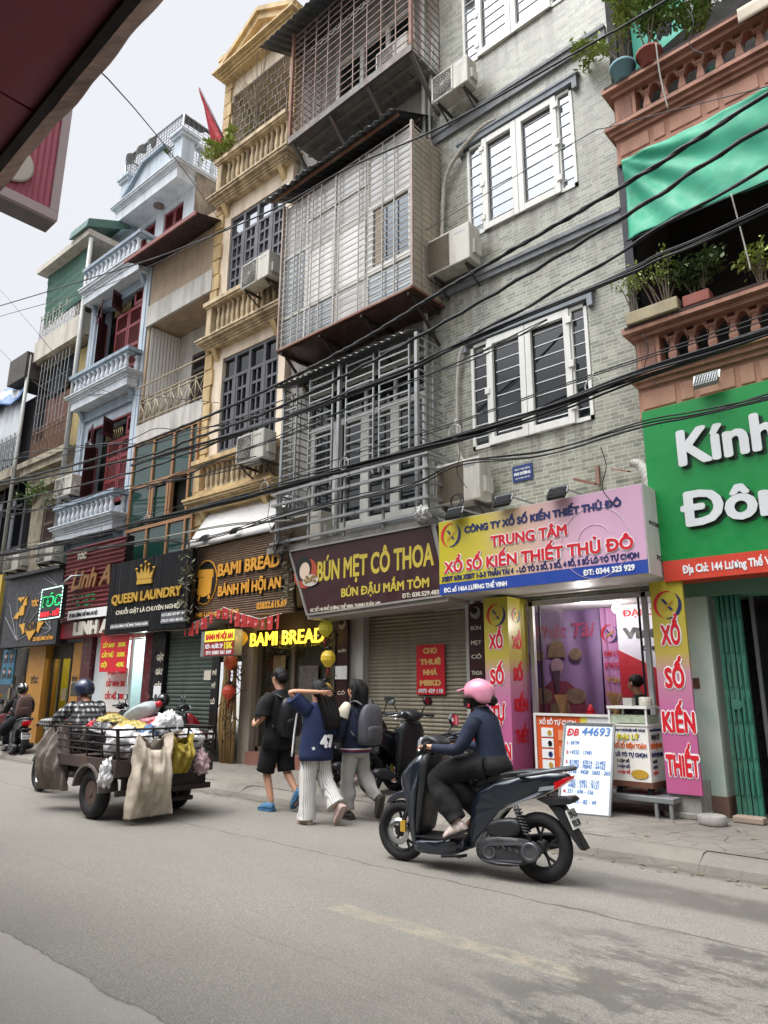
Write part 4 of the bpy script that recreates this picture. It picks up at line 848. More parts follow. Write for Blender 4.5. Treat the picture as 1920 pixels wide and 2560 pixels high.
# ---- lottery sign box
sg = thing('shop_sign', (-4.6, 7.9, 2.74), 'yellow to pink box sign with red lettering and blue footer over the lottery kiosk', 'sign')
x0, x1 = -6.12, -3.12; y = 7.9
MB().box(x0, x1, y, 8.84, 2.76, 3.82).build('box', mat('sign_case', 'c9c6c2', .5, var=.08, dirt='8a857c', da=.2), sg)
MB().box(x0+.01, x1-.01, y-.012, y-.002, 2.92, 3.81).build('face', gradient('sign_fade', 'X', [(-6.12, 'b5a81c'), (-5.4, 'b8aa3c'), (-4.7, 'c2a28e'), (-3.9, 'c69eb4'), (-3.1, 'c29ab2')]), sg)
MB().box(x0+.01, x1-.01, y-.013, y-.003, 2.765, 2.918).build('footer', pl('footer_blue', '23408f'), sg)
y -= .013
def otext(s, a, b_, z, h, y, mt, par, bold=.05, ow=.07, om=None, **k):
    text(s, a-ow*h*.8, b_+ow*h*.8, z-ow*h, h*(1+2*ow), y, om or WHT, par, bold=bold+ow*1.6, name='letter_outline', **k); text(s, a, b_, z, h, y-.006, mt, par, bold=bold, **k)
text('CÔNG TY XỔ SỐ KIẾN THIẾT THỦ ĐÔ', -5.66, -3.38, 3.585, .105, y, NAVY, sg, .09)
otext('TRUNG TÂM', -5.23, -4.1, 3.335, .155, y, RED, sg, .06)
otext('XỔ SỐ KIẾN THIẾT THỦ ĐÔ', -6.02, -3.27, 3.06, .165, y, RED, sg, .06)
text('XSĐT 6/36 XSĐT 1-2-3 THẦN TÀI 4  - LÔ TÔ 2 SỐ, 3 SỐ, 4 SỐ, 5 SỐ LÔ TÔ TỰ CHỌN', -6.07, -3.22, 2.945, .075, y, NAVY, sg, .09)
text('ĐT: 0344 323 929', -3.92, -3.28, 2.81, .075, y, WHT, sg, .08); text('ĐC: số 146A LƯƠNG THẾ VINH', -6.03, -5.0, 2.79, .07, y, WHT, sg, .08)
logo(-5.9, 3.6, .17, y, sg)
b = MB()
for s in (1, 2): b.torus((-3.75, y-.004, 3.2), .22*s, .004, 'y', 30, 3)
b.build('sign_pattern', pl('pale_line', 'd9c3cf'), sg)
pmr = lambda u, v, d: (x1+d, u, v)
text('FOREST', 8.15, 8.6, 2.95, .06, 0, BLK, sg, .05, pm=pmr); text('01/2019', 8.0, 8.4, 3.35, .05, 0, BLK, sg, .04, pm=pmr)
# ---- brown noodle sign, a leaning parallelogram
sg = thing('shop_sign', (-8, 8.1, 2.7), 'dark brown slanted sign with yellow lettering and a round emblem', 'sign')
BRN = mat('brown_sign', '361a1c', .4, var=.08); P4 = [(-9.58, 3.86), (-9.06, 2.7), (-6.13, 2.78), (-6.42, 3.86)]
MB().prism(P4, 8.06, 8.16).build('board', BRN, sg)
b = MB()
for a, c in zip(P4, P4[1:]+P4[:1]): b.bar((a[0], 8.1, a[1]), (c[0], 8.1, c[1]), .14, .03)
b.build('frame', mat('sign_frame', '94908a', .5, .4), sg)
MB().prism([(-9.1, 2.69), (-6.1, 2.77), (-6.1, 2.7), (-9.08, 2.63)], 8.08, 8.6).build('underside', mat('sign_back', 'a49d95', .6, var=.15), sg)
YL = mat('yellow_letter', 'b9a53e', .45, var=.08)
text('BÚN MẸT CÔ THOA', -8.85, -6.34, 3.24, .36, 8.06, YL, sg, .055); text('BÚN ĐẬU MẮM TÔM', -8.26, -6.43, 2.93, .15, 8.06, YL, sg, .06)
text('ĐC: SỐ 146 PHỐ LƯƠNG THẾ VINH, THANH XUÂN, HN', -9.0, -7.4, 2.745, .06, 8.06, CREAML, sg, .05); text('ĐT: 038.529.4835', -6.95, -6.2, 2.81, .07, 8.06, CREAML, sg, .05)
lg = MB().prism(ell(-9.15, 3.42, .3, .26), 8.05, 8.058).build('emblem', mat('emblem_red', 'a3452f', .5), sg)
MB().prism(ell(-9.2, 3.51, .21, .22), 8.045, 8.0495).build('hair', BLK, lg); MB().prism(ell(-9.16, 3.46, .13, .15), 8.04, 8.0445).build('face', pl('emblem_face', 'cfb7a2'), lg)
MB().prism(ell(-9.0, 3.28, .2, .1), 8.036, 8.0395).build('bowl', pl('bowl_white', 'b9b2a4'), lg); b = MB(); rg = random.Random(4)
for k in range(14): b.prism(ell(-9.0+rg.uniform(-.16, .16), 3.3+rg.uniform(-.05, .06), .035, .02, 7), 8.03-k*.0003, 8.0355)
b.build('noodles', mat('food', '8c6a33', .6, var=.3), lg)
# ---- green shop sign at the right edge
sg = thing('shop_sign', (-1.5, 8.3, 2.7), 'big green sign with raised white lettering and red footer', 'sign')
MB().box(-3.2, 3.2, 8.28, 8.6, 2.94, 4.84).build('face', mat('sign_green', '17823f', .35, var=.05), sg); MB().box(-3.1, 3.2, 8.26, 8.6, 2.7, 2.938).build('footer', mat('footer_red', 'c2412f', .4, var=.05), sg)
for s, a, c, z, h in (('Kính', -2.8, -1.72, 4.03, .47), ('Đông', -2.83, -1.42, 3.3, .44)):
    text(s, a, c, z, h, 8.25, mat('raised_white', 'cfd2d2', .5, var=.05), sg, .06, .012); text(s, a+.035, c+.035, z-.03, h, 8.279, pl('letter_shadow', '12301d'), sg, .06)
text('Địa Chỉ: 144 Lương Thế Vinh', -2.88, -1.86, 2.77, .1, 8.26, WHT, sg, .07)
# ---- slatted bread sign
sg = thing('shop_sign', (-11.3, 8.2, 2.8), 'slatted brown bamboo sign with amber lettering and an oven emblem', 'sign')
SL = mat('bamboo_slat', '765f4b', .6, var=.2, sc=6, dsc=(2, 2, 20), dirt='3b2e25', da=.35); b = MB(); z = 2.84; k = 0
while z < 4.36:
    f = (z-2.84)/1.5; b.tube([(-12.85-.12*f, 8.24, z), (-9.62-.2*f, 8.24, z-.02)], .021, 6); z += .045; k += 1
b.build('slats', SL, sg); MB().prism([(-12.85, 2.82), (-9.6, 2.8), (-9.85, 4.32), (-12.98, 4.4)], 8.262, 8.3).build('backing', mat('dark_brown', '2e231c', .8), sg)
for s, a, c, z in (('BAMI BREAD', -11.93, -10.0, 3.66), ('BÁNH MÌ HỘI AN', -11.88, -9.95, 3.26)):
    text(s, a-.02, c+.03, z-.03, .3 if z > 3.5 else .25, 8.215, BLK, sg, .12, .02, name='letter_backing'); text(s, a, c, z, .27 if z > 3.5 else .22, 8.19, AMBER, sg, .06, .015)
text('148 Lương Thế Vinh', -12.65, -11.2, 2.9, .1, 8.21, AMBER, sg, .06); text('03832.615.69', -10.66, -9.8, 2.92, .13, 8.21, AMBER, sg, .06)
lg = MB().prism(ell(-12.38, 3.6, .4, .46, 28), 8.2, 8.215).build('emblem', AMBER, sg); MB().prism(ell(-12.38, 3.6, .375, .435, 28), 8.19, 8.199).build('emblem_disc', BLK, lg)
b = MB(); b.prism([(-12.68, 3.72), (-12.62, 3.88), (-12.1, 3.84), (-12.08, 3.68)], 8.18, 8.189); b.prism([(-12.6, 3.7), (-12.62, 3.36), (-12.14, 3.34), (-12.12, 3.69)], 8.18, 8.189); b.prism(ell(-12.38, 3.42, .25, .12), 8.175, 8.18)
for x in (-12.55, -12.2): b.prism(ell(x, 3.28, .04, .05, 8), 8.18, 8.189)
b.build('oven_picture', AMBER, lg)
BEND[0] = True
# ---- black ribbed laundry sign
sg = thing('shop_sign', (-14.2, 8.05, 2.7), 'black ribbed sign with gold lettering and a gold crown', 'sign')
MB().grid(lambda u, v: (-15.8+u*3.2+.04*v, 8.06-.02*(int(u*95) % 2), 2.7+v*1.6), 190, 1, False).build('ribs', mat('black_ribs', '1b1b1e', .45, var=.1), sg)
MB().box(-15.82, -12.58, 8.07, 8.16, 2.68, 4.31).build('backing', BLK, sg)
text('QUEEN LAUNDRY', -15.5, -12.8, 3.34, .225, 8.02, GOLD, sg, .06, .03); text('CHUỖI GIẶT LÀ CHUYÊN NGHIỆP', -15.32, -12.8, 3.1, .1, 8.03, CREAML, sg, .06)
for s, a, c, z in (('CS3: 150 LƯƠNG THẾ VINH, THANH XUÂN', -15.47, -13.97, 2.81), ('HOTLINE: 033 893 683', -13.47, -12.66, 2.95), ('ZALO: 0363 483 875', -13.47, -12.66, 2.83)):
    MB().box(a-.03, c+.03, 8.02, 8.035, z-.03, z+.09).build('label_plate', mat('grey_plate', '55575a', .4), sg); text(s, a, c, z, .06, 8.018, WHT, sg, .05)
b = MB(); b.prism([(-14.54, 3.72), (-13.94, 3.7), (-13.96, 3.8), (-14.52, 3.82)], 8.0, 8.03); b.prism([(-14.52, 3.83), (-13.96, 3.81), (-13.9, 4.0), (-14.05, 3.9), (-14.1, 4.08), (-14.19, 3.92), (-14.24, 4.15), (-14.3, 3.92), (-14.4, 4.08), (-14.43, 3.92), (-14.58, 4.03)], 8.0, 8.03)
for x, z in ((-13.9, 4.03), (-14.1, 4.12), (-14.24, 4.19), (-14.4, 4.12), (-14.58, 4.06)): b.ball((x, 8.01, z), .035)
b.build('crown', GOLD, sg)
# ---- hair salon sign in dark red ribs
sg = thing('shop_sign', (-16.8, 8.1, 3.1), 'dark red ribbed sign with bronze script lettering', 'sign')
MB().grid(lambda u, v: (-18.1+u*2.8, 8.1+.025*math.sin(v*2*PI*17), 3.1+v*1.85), 1, 170).build('ribs', mat('maroon_ribs', '6a2429', .5, var=.12, dirt='3c1719', da=.3), sg)
MB().box(-18.14, -15.3, 8.13, 8.3, 3.08, 4.97).build('backing', DARKM, sg)
MB().box(-17.63, -15.5, 8.06, 8.08, 3.12, 3.34).build('address_strip', WHT, sg); text('Số 152A LƯƠNG THẾ VINH, HÀ NỘI', -17.55, -16.2, 3.18, .09, 8.058, BLK, sg, .07)
text('TÓC', -17.45, -17.0, 4.6, .17, 8.06, CREAML, sg, .1, .02); text('Linh A', -17.55, -15.72, 3.85, .5, 8.05, mat('bronze', '8a6238', .4, .4, var=.1), sg, .05, .03, shear=.3)
GNE, RNE = mat('green_neon', '2fd27a', .4, var=0, emit=.9), mat('red_neon', 'd8202c', .4, var=0, emit=.9)
b = MB(); rg = random.Random(3)
for k in range(34): x_, z_ = -17.5+rg.random()*1.1, 3.42+.11*int(rg.random()*3)+rg.uniform(0, .03); b.box(x_, x_+rg.uniform(.03, .12), 8.055, 8.065, z_, z_+.025)
b.build('neon_reflection', mat('reflection_green', '2f8a55', .4, var=.2), sg)  # short green bars painted as the neon's reflection on the ribs
pn = thing('shop_sign', (-17, 8.15, 2.7), 'red fascia with pale raised capitals under the ribbed maroon sign', 'sign')
MB().box(-18.25, -15.4, 8.2, 8.5, 2.7, 3.08).build('fascia', mat('fascia_red', '7c1f27', .45), pn); text('LINH AN', -17.3, -15.3, 2.73, .34, 8.12, mat('raised_cream', 'c5c0b4', .4), pn, .1, .05)
# ---- charcoal bat sign
sg = thing('shop_sign', (-19.8, 8.1, 2.6), 'charcoal sign with yellow bats and cobwebs', 'sign')
MB().box(-21.4, -18.2, 8.1, 8.4, 2.58, 4.47).build('board', mat('charcoal_board', '2f3033', .5, var=.12), sg); MB().box(-21.45, -18.15, 7.95, 8.5, 4.475, 4.56).build('canopy', BLK, sg)
def bat(cx, cz, w, tilt, b):
    pts = [(-1, .3), (-.55, .35), (-.2, .15), (-.12, .35), (0, .22), (.12, .35), (.2, .15), (.55, .35), (1, .3), (.75, .05), (.62, -.2), (.42, -.05), (.2, -.3), (0, -.55), (-.2, -.3), (-.42, -.05), (-.62, -.2), (-.75, .05)]
    c, s = math.cos(tilt), math.sin(tilt); b.prism([(cx+w*(u*c-v*s), cz+w*(u*s+v*.75*c)) for u, v in pts], 8.07, 8.095)
b = MB(); bat(-20.4, 3.86, .22, 0, b); bat(-20.3, 3.55, .45, .7, b); bat(-19.6, 3.0, .72, 0, b); b.build('bat_picture', mat('bat_yellow', 'c08f35', .5), sg)
text('PHONVI', -19.95, -19.25, 2.97, .22, 8.065, BLK, sg, .08); text('TÓC', -19.75, -19.35, 3.6, .18, 8.08, AMBER, sg, .06); text('CS3: 152B LƯƠNG THẾ VINH', -19.4, -18.3, 2.69, .1, 8.08, AMBER, sg, .06)
b = MB()
for cx, cz, n, a0, R_ in ((-20.4, 2.75, 7, .2, 1.3), (-18.3, 4.0, 6, 2.4, 1.1), (-18.5, 2.95, 5, 2.2, .8)):
    for k in range(n): t = a0+k*.4; b.bar((cx, 8.09, cz), (max(-21.3, min(-18.25, cx+R_*math.cos(t))), 8.09, max(2.62, min(4.4, cz+R_*math.sin(t)))), .012)
b.build('cobweb', pl('web_grey', '8a8c8e'), sg)
# ---- neon box
BEND[0] = False
sg = thing('neon_sign', (-17.8, 7.33, 3.05), 'black lightbox with glowing green and red hairdresser lettering', 'sign')
x0, x1, z0, z1, y = -18.2, -16.97, 3.1, 3.9, 7.33
MB().box(x0, x1, y, y+.1, z0, z1).build('case', BLK, sg); b = MB()
for k in range(14):
    t = x0+.03+(x1-x0-.06)*k/14; [b.box(t, t+.055, y-.008, y, z-.012, z+.012) for z in (z0+.03, z1-.03)]
for k in range(9):
    t = z0+.03+(z1-z0-.06)*k/9; [b.box(x-.012, x+.012, y-.008, y, t, t+.055) for x in (x0+.03, x1-.03)]
b.build('lamp_border', mat('neon_white', 'c8f5e6', .4, var=0, emit=1.1), sg)
text('TÓC', x0+.1, x1-.08, 3.42, .27, y, GNE, sg, .03, .02, shear=.15); text('TÓC', x0+.13, x1-.11, 3.44, .23, y-.005, mat('dark_core', '0d3a22', .5), sg, .0, .02, shear=.15); text('NAM - NỮ', x0+.1, x1-.1, 3.18, .13, y, RNE, sg, .06, .01)
MB().tube([(-17.3, 7.4, 3.9), (-17.25, 7.6, 4.15), (-17.1, 7.9, 4.2), (-17.1, 8.1, 5.0)], .03, 6).build('arm', MGREY, sg)
BEND[0] = True
# ================================================================ street-level fronts of the left houses
g = MB(); g.box(-13.9, -13.0, 8.6, 9, .13, 2.7) if False else None
roller(-13.85, -12.2, 8.52, .15, 2.7, mat('shutter_green', '49534b', .55, .3, var=.15, dirt='333a34', da=.3), wb, .08)
MB().box(-14.38, -13.88, 8.42, 8.8, .13, 2.7).build('laundry_pier', mat('black_panel', '131316', .3, var=.1), wb)
for k, s in enumerate(('GIẶT', 'GIÀY', 'GIẶT', 'THẢM')): text(s, -14.16, -13.9, 2.08-k*.3 if k < 3 else 1.2, .13, 8.42, CREAML, wb, .07)
MB().box(-14.17, -13.9, 8.405, 8.418, 1.3, 1.55).build('paper_notice', WHT, wb)
REDP = bpy.data.materials.new('red_lattice'); REDP.use_nodes = True; nt = REDP.node_tree; N = nt.nodes; tcn = N.new('ShaderNodeNewGeometry'); w = N.new('ShaderNodeTexVoronoi'); w.inputs['Scale'].default_value = 14; mp = N.new('ShaderNodeMapping'); mp.inputs['Scale'].default_value = (1, 1, .45)
nt.links.new(tcn.outputs['Position'], mp.inputs[0]); nt.links.new(mp.outputs[0], w.inputs['Vector']); r = N.new('ShaderNodeValToRGB'); r.color_ramp.elements[0].position = .12; r.color_ramp.elements[1].position = .2; r.color_ramp.elements[0].color = (*hx('8e8580'), 1); r.color_ramp.elements[1].color = (*hx('541c22'), 1)
nt.links.new(w.outputs['Distance'], r.inputs[0]); nt.links.new(r.outputs[0], N['Principled BSDF'].inputs['Base Color']); N['Principled BSDF'].inputs['Roughness'].default_value = .4
MB().box(-14.72, -14.4, 8.45, 8.8, .13, 2.7).build('lattice_pier', REDP, wb); MB().box(-17.4, -16.95, 8.4, 8.8, .13, 2.75).build('lattice_pier', REDP, lb)
LIT = mat('lit_white_room', 'cfe0e0', .6, var=.04)
b = MB(); b.box(-16.4, -14.72, 9.6, 9.7, .13, 2.7); b.box(-16.9, -16.4, 8.5, 8.9, .13, 2.75); b.build('salon_wall', mat('pale_wall', 'c6cccb', .6, var=.05), wb)
MB().box(-16.35, -16.3, 8.8, 9.6, .13, 2.7).build('salon_side', LIT, wb); MB().box(-14.8, -14.74, 8.8, 9.6, .13, 2.7).build('salon_side', LIT, wb)
MB().box(-16.4, -14.7, 8.8, 9.6, 2.7, 2.75).build('salon_ceiling', LIT, wb); MB().box(-16.1, -15.0, 9.0, 9.3, 2.66, 2.69).build('tube_lamp', mat('salon_lamp', 'eafaff', .5, var=0, emit=5), wb)
b = MB()
for x in (-16.38, -15.35, -14.75): b.box(x-.03, x+.03, 8.5, 8.56, .13, 2.7)
b.box(-16.4, -14.72, 8.5, 8.56, 2.62, 2.7); b.build('glass_frame', ALU, wb)
MB().box(-16.33, -15.4, 8.49, 8.5, .75, 1.95).build('price_film', pl('price_white', 'cfc9c2'), wb)
for k, s in enumerate(('GỘI : 40K', 'CẮT NAM: 30K', 'CẮT NỮ: 100K')): text(s, -16.28, -15.45, 1.82-k*.28, .13, 8.488, RED, wb, .09)
MB().box(-16.33, -15.4, 8.48, 8.495, .6, .98).build('cardboard', mat('card', '8a6a4a', .8), wb)
po = tag(MB().prism([(-16.12, 1.86), (-14.98, 1.86), (-14.96, 2.66), (-16.18, 2.68)], 8.2, 8.21).build('price_banner', RED), 'red hanging price banner with yellow lettering before the salon glass', 'banner')
for k, (s, t) in enumerate((('CẮT NAM', '30K'), ('CẮT NỮ', '100K'), ('GỘI', '40K'))): text(s, -16.06, -15.55 if k < 2 else -15.8, 2.4-k*.22, .11, 8.2, YEL, po, .08); text(t, -15.4, -15.06, 2.4-k*.22, .11, 8.2, YEL, po, .08)
OCP = mat('ochre_pier', 'a5752f', .5, var=.1, dirt='5d421f', da=.25)
for x0, x1 in ((-17.85, -17.42), (-20.3, -19.35)): MB().box(x0, x1, 8.42, 8.8, .13, 2.6).build('yellow_pier', OCP, lb)
text('TÓC', -17.8, -17.5, 1.62, .16, 8.42, BLK, lb, .08); text('TÓC', -20.0, -19.6, 1.62, .18, 8.42, BLK, lb, .08)
YLT = mat('lit_yellow_wall', 'a89a20', .6, var=.2)
MB().box(-19.4, -17.8, 9.9, 10, .13, 2.6).build('salon_back', YLT, lb); MB().box(-19.38, -19.33, 8.8, 9.9, .13, 2.6).build('salon_side', YLT, lb)
b = MB(); b.box(-19.3, -17.85, 8.6, 8.75, 2.25, 2.6); 
for x in (-19.3, -18.85, -18.3, -17.9): b.box(x-.035, x+.035, 8.6, 8.66, .13, 2.3)
b.build('door_frame', mat('door_bronze', '3a332a', .5, .3), lb); MB().box(-18.8, -18.2, 9.2, 9.25, 2.3, 2.36).build('tube_lamp', mat('yellow_lamp', 'fff0a0', .5, var=0, emit=4), lb)
for x, z, w_, h in ((-18.25, 1.5, .3, .35), (-18.7, 1.2, .25, .3), (-18.2, 1.9, .35, .25)): MB().box(x, x+w_, 8.64, 8.65, z, z+h).build('poster', mat('poster_tan', '7a6a50', .6, var=.4, sc=14), lb)
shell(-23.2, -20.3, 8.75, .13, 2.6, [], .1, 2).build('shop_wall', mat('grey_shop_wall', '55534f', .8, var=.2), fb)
# photo shop posters at far left
sg = thing('shop_sign', (-22.6, 8.1, 2.6), 'red and yellow photo studio sign cut by the left edge', 'sign')
MB().box(-24.5, -21.9, 8.1, 8.2, 2.6, 3.1).build('red_board', RED, sg); MB().box(-24.5, -21.9, 8.1, 8.2, 3.1, 4.7).build('yellow_board', mat('studio_yellow', 'b3983c', .5, var=.1), sg); b = MB()
for z in (3.15, 3.75): b.box(-22.7, -22.1, 8.08, 8.1, z, z+.5)
b.build('portrait_panel', mat('portrait_blue', '4a78a6', .5, var=.1), sg)
def portrait_board(x, z, w, h, lab):
    po = tag(MB().box(x, x+w, 8.3, 8.34, z, z+h).build('portrait_board', mat('portrait_teal', '2f5d73', .5, var=.1)), lab, 'poster')
    for i in range(2):
        for j in range(2):
            cx, cz = x+w*(.27+.46*i), z+h*(.2+.44*j); s = MB(); s.prism([(cx-.13, cz-.02), (cx+.13, cz-.02), (cx+.1, cz+.1), (cx-.1, cz+.1)], 8.29, 8.299); s.build('suit', BLK, po)
            MB().prism(ell(cx, cz+.17, .055, .075, 10), 8.288, 8.298).build('face', pl('portrait_skin', 'b98f78'), po); MB().prism(ell(cx, cz+.225, .06, .04, 10), 8.284, 8.287).build('hair', BLK, po)
portrait_board(-21.6, 1.6, .75, .95, 'portrait photo board with four suited men under the charcoal sign'); portrait_board(-22.2, .55, .6, .9, 'lower portrait photo board behind the parked red scooter')
b = MB()
for k in range(14): b.box(-22.3+.16*k, -22.18+.16*k, 8.7, 8.74, .5+.35*(k % 4), .8+.35*(k % 4))
b.build('shop_goods', mat('mixed_goods', '8a7a66', .7, var=.5, sc=9), fb)
BEND[0] = False
# ---------------------------------------------------------------- bread shop front
MB().box(-11.62, -11.28, 8.65, 9, .13, 2.72).build('shop_pier', mat('cream_pier', '9b9082', .7, var=.1, dirt='5a5148', da=.3), yb)
MB().box(-12.3, -9, 8.72, 9.2, 2.45, 2.9).build('shop_lintel', mat('dark_lintel', '2b221b', .8), yb)
b = MB()
for x in (-11.18, -10.2, -9.15): b.box(x-.05, x+.05, 8.75, 8.82, .35, 2.45)
b.box(-11.2, -9.1, 8.75, 8.82, .35, .45); fr = b.build('glass_door', mat('door_brown', '4f463c', .5, var=.1), yb); pane(-11.15, -9.15, .4, 2.45, 8.79, mat('shop_glass', '2a2a22', .06, var=.3, sc=2, spec=.8), fr)
MB().box(-11.3, -8.9, 8.6, 9, .13, .36).build('threshold', mat('red_brick_step', ''), yb)
MB().box(-10.75, -10.4, 8.735, 8.745, 1.65, 2.1).build('picture', mat('picture_sepia', '5f5136', .5, var=.7, sc=9), yb)
MB().box(-10.0, -9.5, 8.735, 8.745, .9, 1.9).build('menu_board', mat('menu_dark', '4b4740', .5, var=.6, sc=12), yb)
ns = thing('neon_sign', (-10.4, 8.45, 2.3), 'glowing yellow capital lettering over the bread shop door', 'sign')
text('BAMI BREAD', -11.1, -9.05, 2.27, .26, 8.45, mat('yellow_neon', 'ffd23c', .4, var=0, emit=1.35), ns, .015, .02, name='neon_lettering'); MB().box(-11.1, -9.05, 8.47, 8.5, 2.42, 2.45).build('rail', DARKM, ns)
sg = thing('light_sign', (-11.3, 7.9, 2.08), 'small red and yellow lit box sign on the bamboo post', 'sign')
MB().box(-11.9, -10.83, 7.88, 8.05, 2.08, 2.55).build('case', MGREY, sg); MB().box(-11.77, -10.84, 7.87, 7.879, 2.35, 2.55).build('top_panel', mat('lit_yellow', 'd8c83c', .4, var=.05, emit=.5), sg); MB().box(-11.77, -10.84, 7.87, 7.879, 2.09, 2.345).build('red_panel', mat('lit_red', '7e1f20', .4, var=.05, emit=.15), sg)
text('BÁNH MÌ HỘI AN', -11.73, -10.88, 2.38, .12, 7.87, RED, sg, .1); text('XÔI - NƯỚC ÉP', -11.74, -11.17, 2.22, .08, 7.87, WHT, sg, .07); text('15K', -11.13, -10.87, 2.2, .13, 7.87, YEL, sg, .1); text('ĐT: 0383 261 569', -11.7, -10.9, 2.11, .07, 7.87, WHT, sg, .06)
# bamboo post with dry vine
bp = thing('bamboo_post', (-11.75, 8.45, .13), 'bundle of bamboo poles wound with dry vine by the bread shop', 'post')
b = MB(); rg = random.Random(2)
for k in range(6): x = -11.9+.075*k; b.tube([(x+rg.uniform(-.02, .02), 8.45+rg.uniform(-.04, .04), z) for z in (.13, .9, 1.7, 2.75)], .035, 7)
b.build('bamboo', mat('bamboo_yellow', '8a7045', .55, var=.25), bp); b = MB()
for k in range(140):
    z = rg.uniform(.5, 2.9); x = rg.gauss(-11.55, .13)+(.12 if z > 1.3 else 0); a = rg.uniform(0, 6.3); L = rg.uniform(.06, .2); b.bar((x, 8.35+rg.uniform(-.1, .1), z), (x+L*math.cos(a), 8.35, z+L*math.sin(a)), .012)
b.build('dry_vine', mat('dry_brown', '3a2c20', .9, var=.3), bp)
def vine(name, lab, cat, pts, n, r, col, seed, leaf=.07):
    o = thing(name, pts[0], lab, cat); rg = random.Random(seed); b = MB(); l = MB()
    b.tube(pts, .012, 4); m = len(pts)-1
    for k in range(n):
        t = rg.random()*m; i = min(m-1, int(t)); p = V(pts[i]).lerp(V(pts[i+1]), t-i)+V((rg.gauss(0, r), rg.gauss(0, r*.6), rg.gauss(0, r)))
        d = V((rg.gauss(0, 1), rg.gauss(0, .6), rg.gauss(-.3, .8))).normalized(); s = d.cross(V((rg.random(), rg.random(), rg.random()))).normalized(); L = leaf*rg.uniform(.6, 1.5)
        l.quad(p, p+d*L*.5+s*L*.2, p+d*L, p+d*L*.5-s*L*.2)
    b.build('stem', mat('stem_brown', '4f4436', .9, var=.2), o); l.build('leaves', col, o); return o
DRYL = mat('grey_green_leaf', '7a7b64', .8, var=.35, sc=9); DRK = mat('dark_garland', '2f3423', .8, var=.4, sc=9)
vine('garland', 'grey green leaf garland hanging between the black ribbed and the slatted signs', 'garland', [(-12.72, 7.95, 4.45), (-12.66, 7.95, 3.7), (-12.6, 7.95, 2.9)], 130, .1, DRYL, 1, .13)
vine('garland', 'leaf garland at the right end of the slatted sign', 'garland', [(-9.78, 8.1, 4.35), (-9.68, 8.1, 3.5), (-9.6, 8.1, 2.9)], 90, .07, DRYL, 2, .1)
vine('garland', 'dark leaf garland framing the top of the bread shop door', 'garland', [(-11.2, 8.6, 2.4), (-10.6, 8.6, 2.25), (-10.2, 8.6, 2.2), (-9.6, 8.6, 2.3), (-9.1, 8.6, 2.45)], 220, .05, DRK, 3)
vine('garland', 'dark leaf garland down the right side of the bread shop door', 'garland', [(-9.15, 8.6, 2.5), (-9.0, 8.6, 1.9), (-9.1, 8.6, 1.0)], 160, .06, DRK, 4)
for x, z, c, lab in ((-11.2, 2.42, 'c99a3a', 'amber silk lantern left of the glowing lettering'), (-8.87, 2.48, 'a39a2a', 'uppermost of the yellow silk lanterns right of the bread shop'), (-8.79, 1.98, 'b89c2e', 'middle of the yellow silk lanterns right of the bread shop'), (-8.85, 1.46, 'a3842e', 'lowest of the yellow silk lanterns right of the bread shop'), (-11.5, 1.97, 'a34a2c', 'upper orange silk lantern on the bamboo post'), (-11.5, 1.43, 'a8402c', 'lower orange silk lantern on the bamboo post')):
    o = thing('silk_lantern', (x, 8.3, z), lab, 'lantern', 'silk lanterns at the bread shop'); b = MB(); n = 14; rings = []
    for h, r_ in ((.13, .05), (.1, .09), (.04, .12), (-.03, .12), (-.09, .08), (-.14, .04)): rings.append([(x+r_*(1+.06*(k % 2))*math.cos(2*PI*k/n), 8.3+r_*math.sin(2*PI*k/n), z+h) for k in range(n)])
    b.skinrings(rings, True, False).build('shade', mat('silk_'+c, c, .5, var=.15, emit=.12), o); MB().lathe([(.05, .0), (.05, .03), (.01, .05), (.005, .14)], (x, 8.3, z+.15), 8).build('cap', DARKM, o); MB().lathe([(.02, 0), (.025, -.05), (.01, -.16)], (x, 8.3, z-.16), 6).build('tassel', mat('tassel_red', '7c2a22', .8), o)
# red bunting
PEN = mat('pennant_red', 'b23332', .7, var=.1); PST = pl('pennant_star', 'd08a8a')
pts = [(-12.9, 2.74), (-12.3, 2.82), (-11.55, 3.02), (-11.0, 2.86), (-10.4, 2.72), (-9.8, 2.78)]
def along(t):
    t *= len(pts)-1; i = min(len(pts)-2, int(t)); f = t-i; return pts[i][0]+(pts[i+1][0]-pts[i][0])*f, pts[i][1]+(pts[i+1][1]-pts[i][1])*f
bl = thing('bunting', (-11.3, 8.15, 2.8), 'string of small red pennants with pale stars under the slatted sign', 'bunting')
MB().tube([(*along(k/30)[:1], 8.1, along(k/30)[1]) for k in range(31)], .006, 4).build('string', WHT, bl); rg = random.Random(8)
for k in range(15):
    x, z = along((k+.5)/15); w_, h = .15, .22; tw = rg.uniform(-.4, .4); c, s = math.cos(tw), math.sin(tw)
    f = MB().grid(lambda u, v: (x+(u-.5)*w_*c, 8.09+(u-.5)*w_*s+.02*math.sin(u*5+k), z-v*h*(1+.2*math.sin(k))), 4, 3).build('pennant', PEN, bl)
    pts5 = [(.045*(1 if j % 2 == 0 else .42)*math.sin(PI*j/5), .045*(1 if j % 2 == 0 else .42)*math.cos(PI*j/5)) for j in range(10)]
    MB().quad(*[(x+u*c, 8.065+u*s+.02*math.sin(2.5+k), z-h*.5+v) for u, v in pts5]).build('star', PST, f)
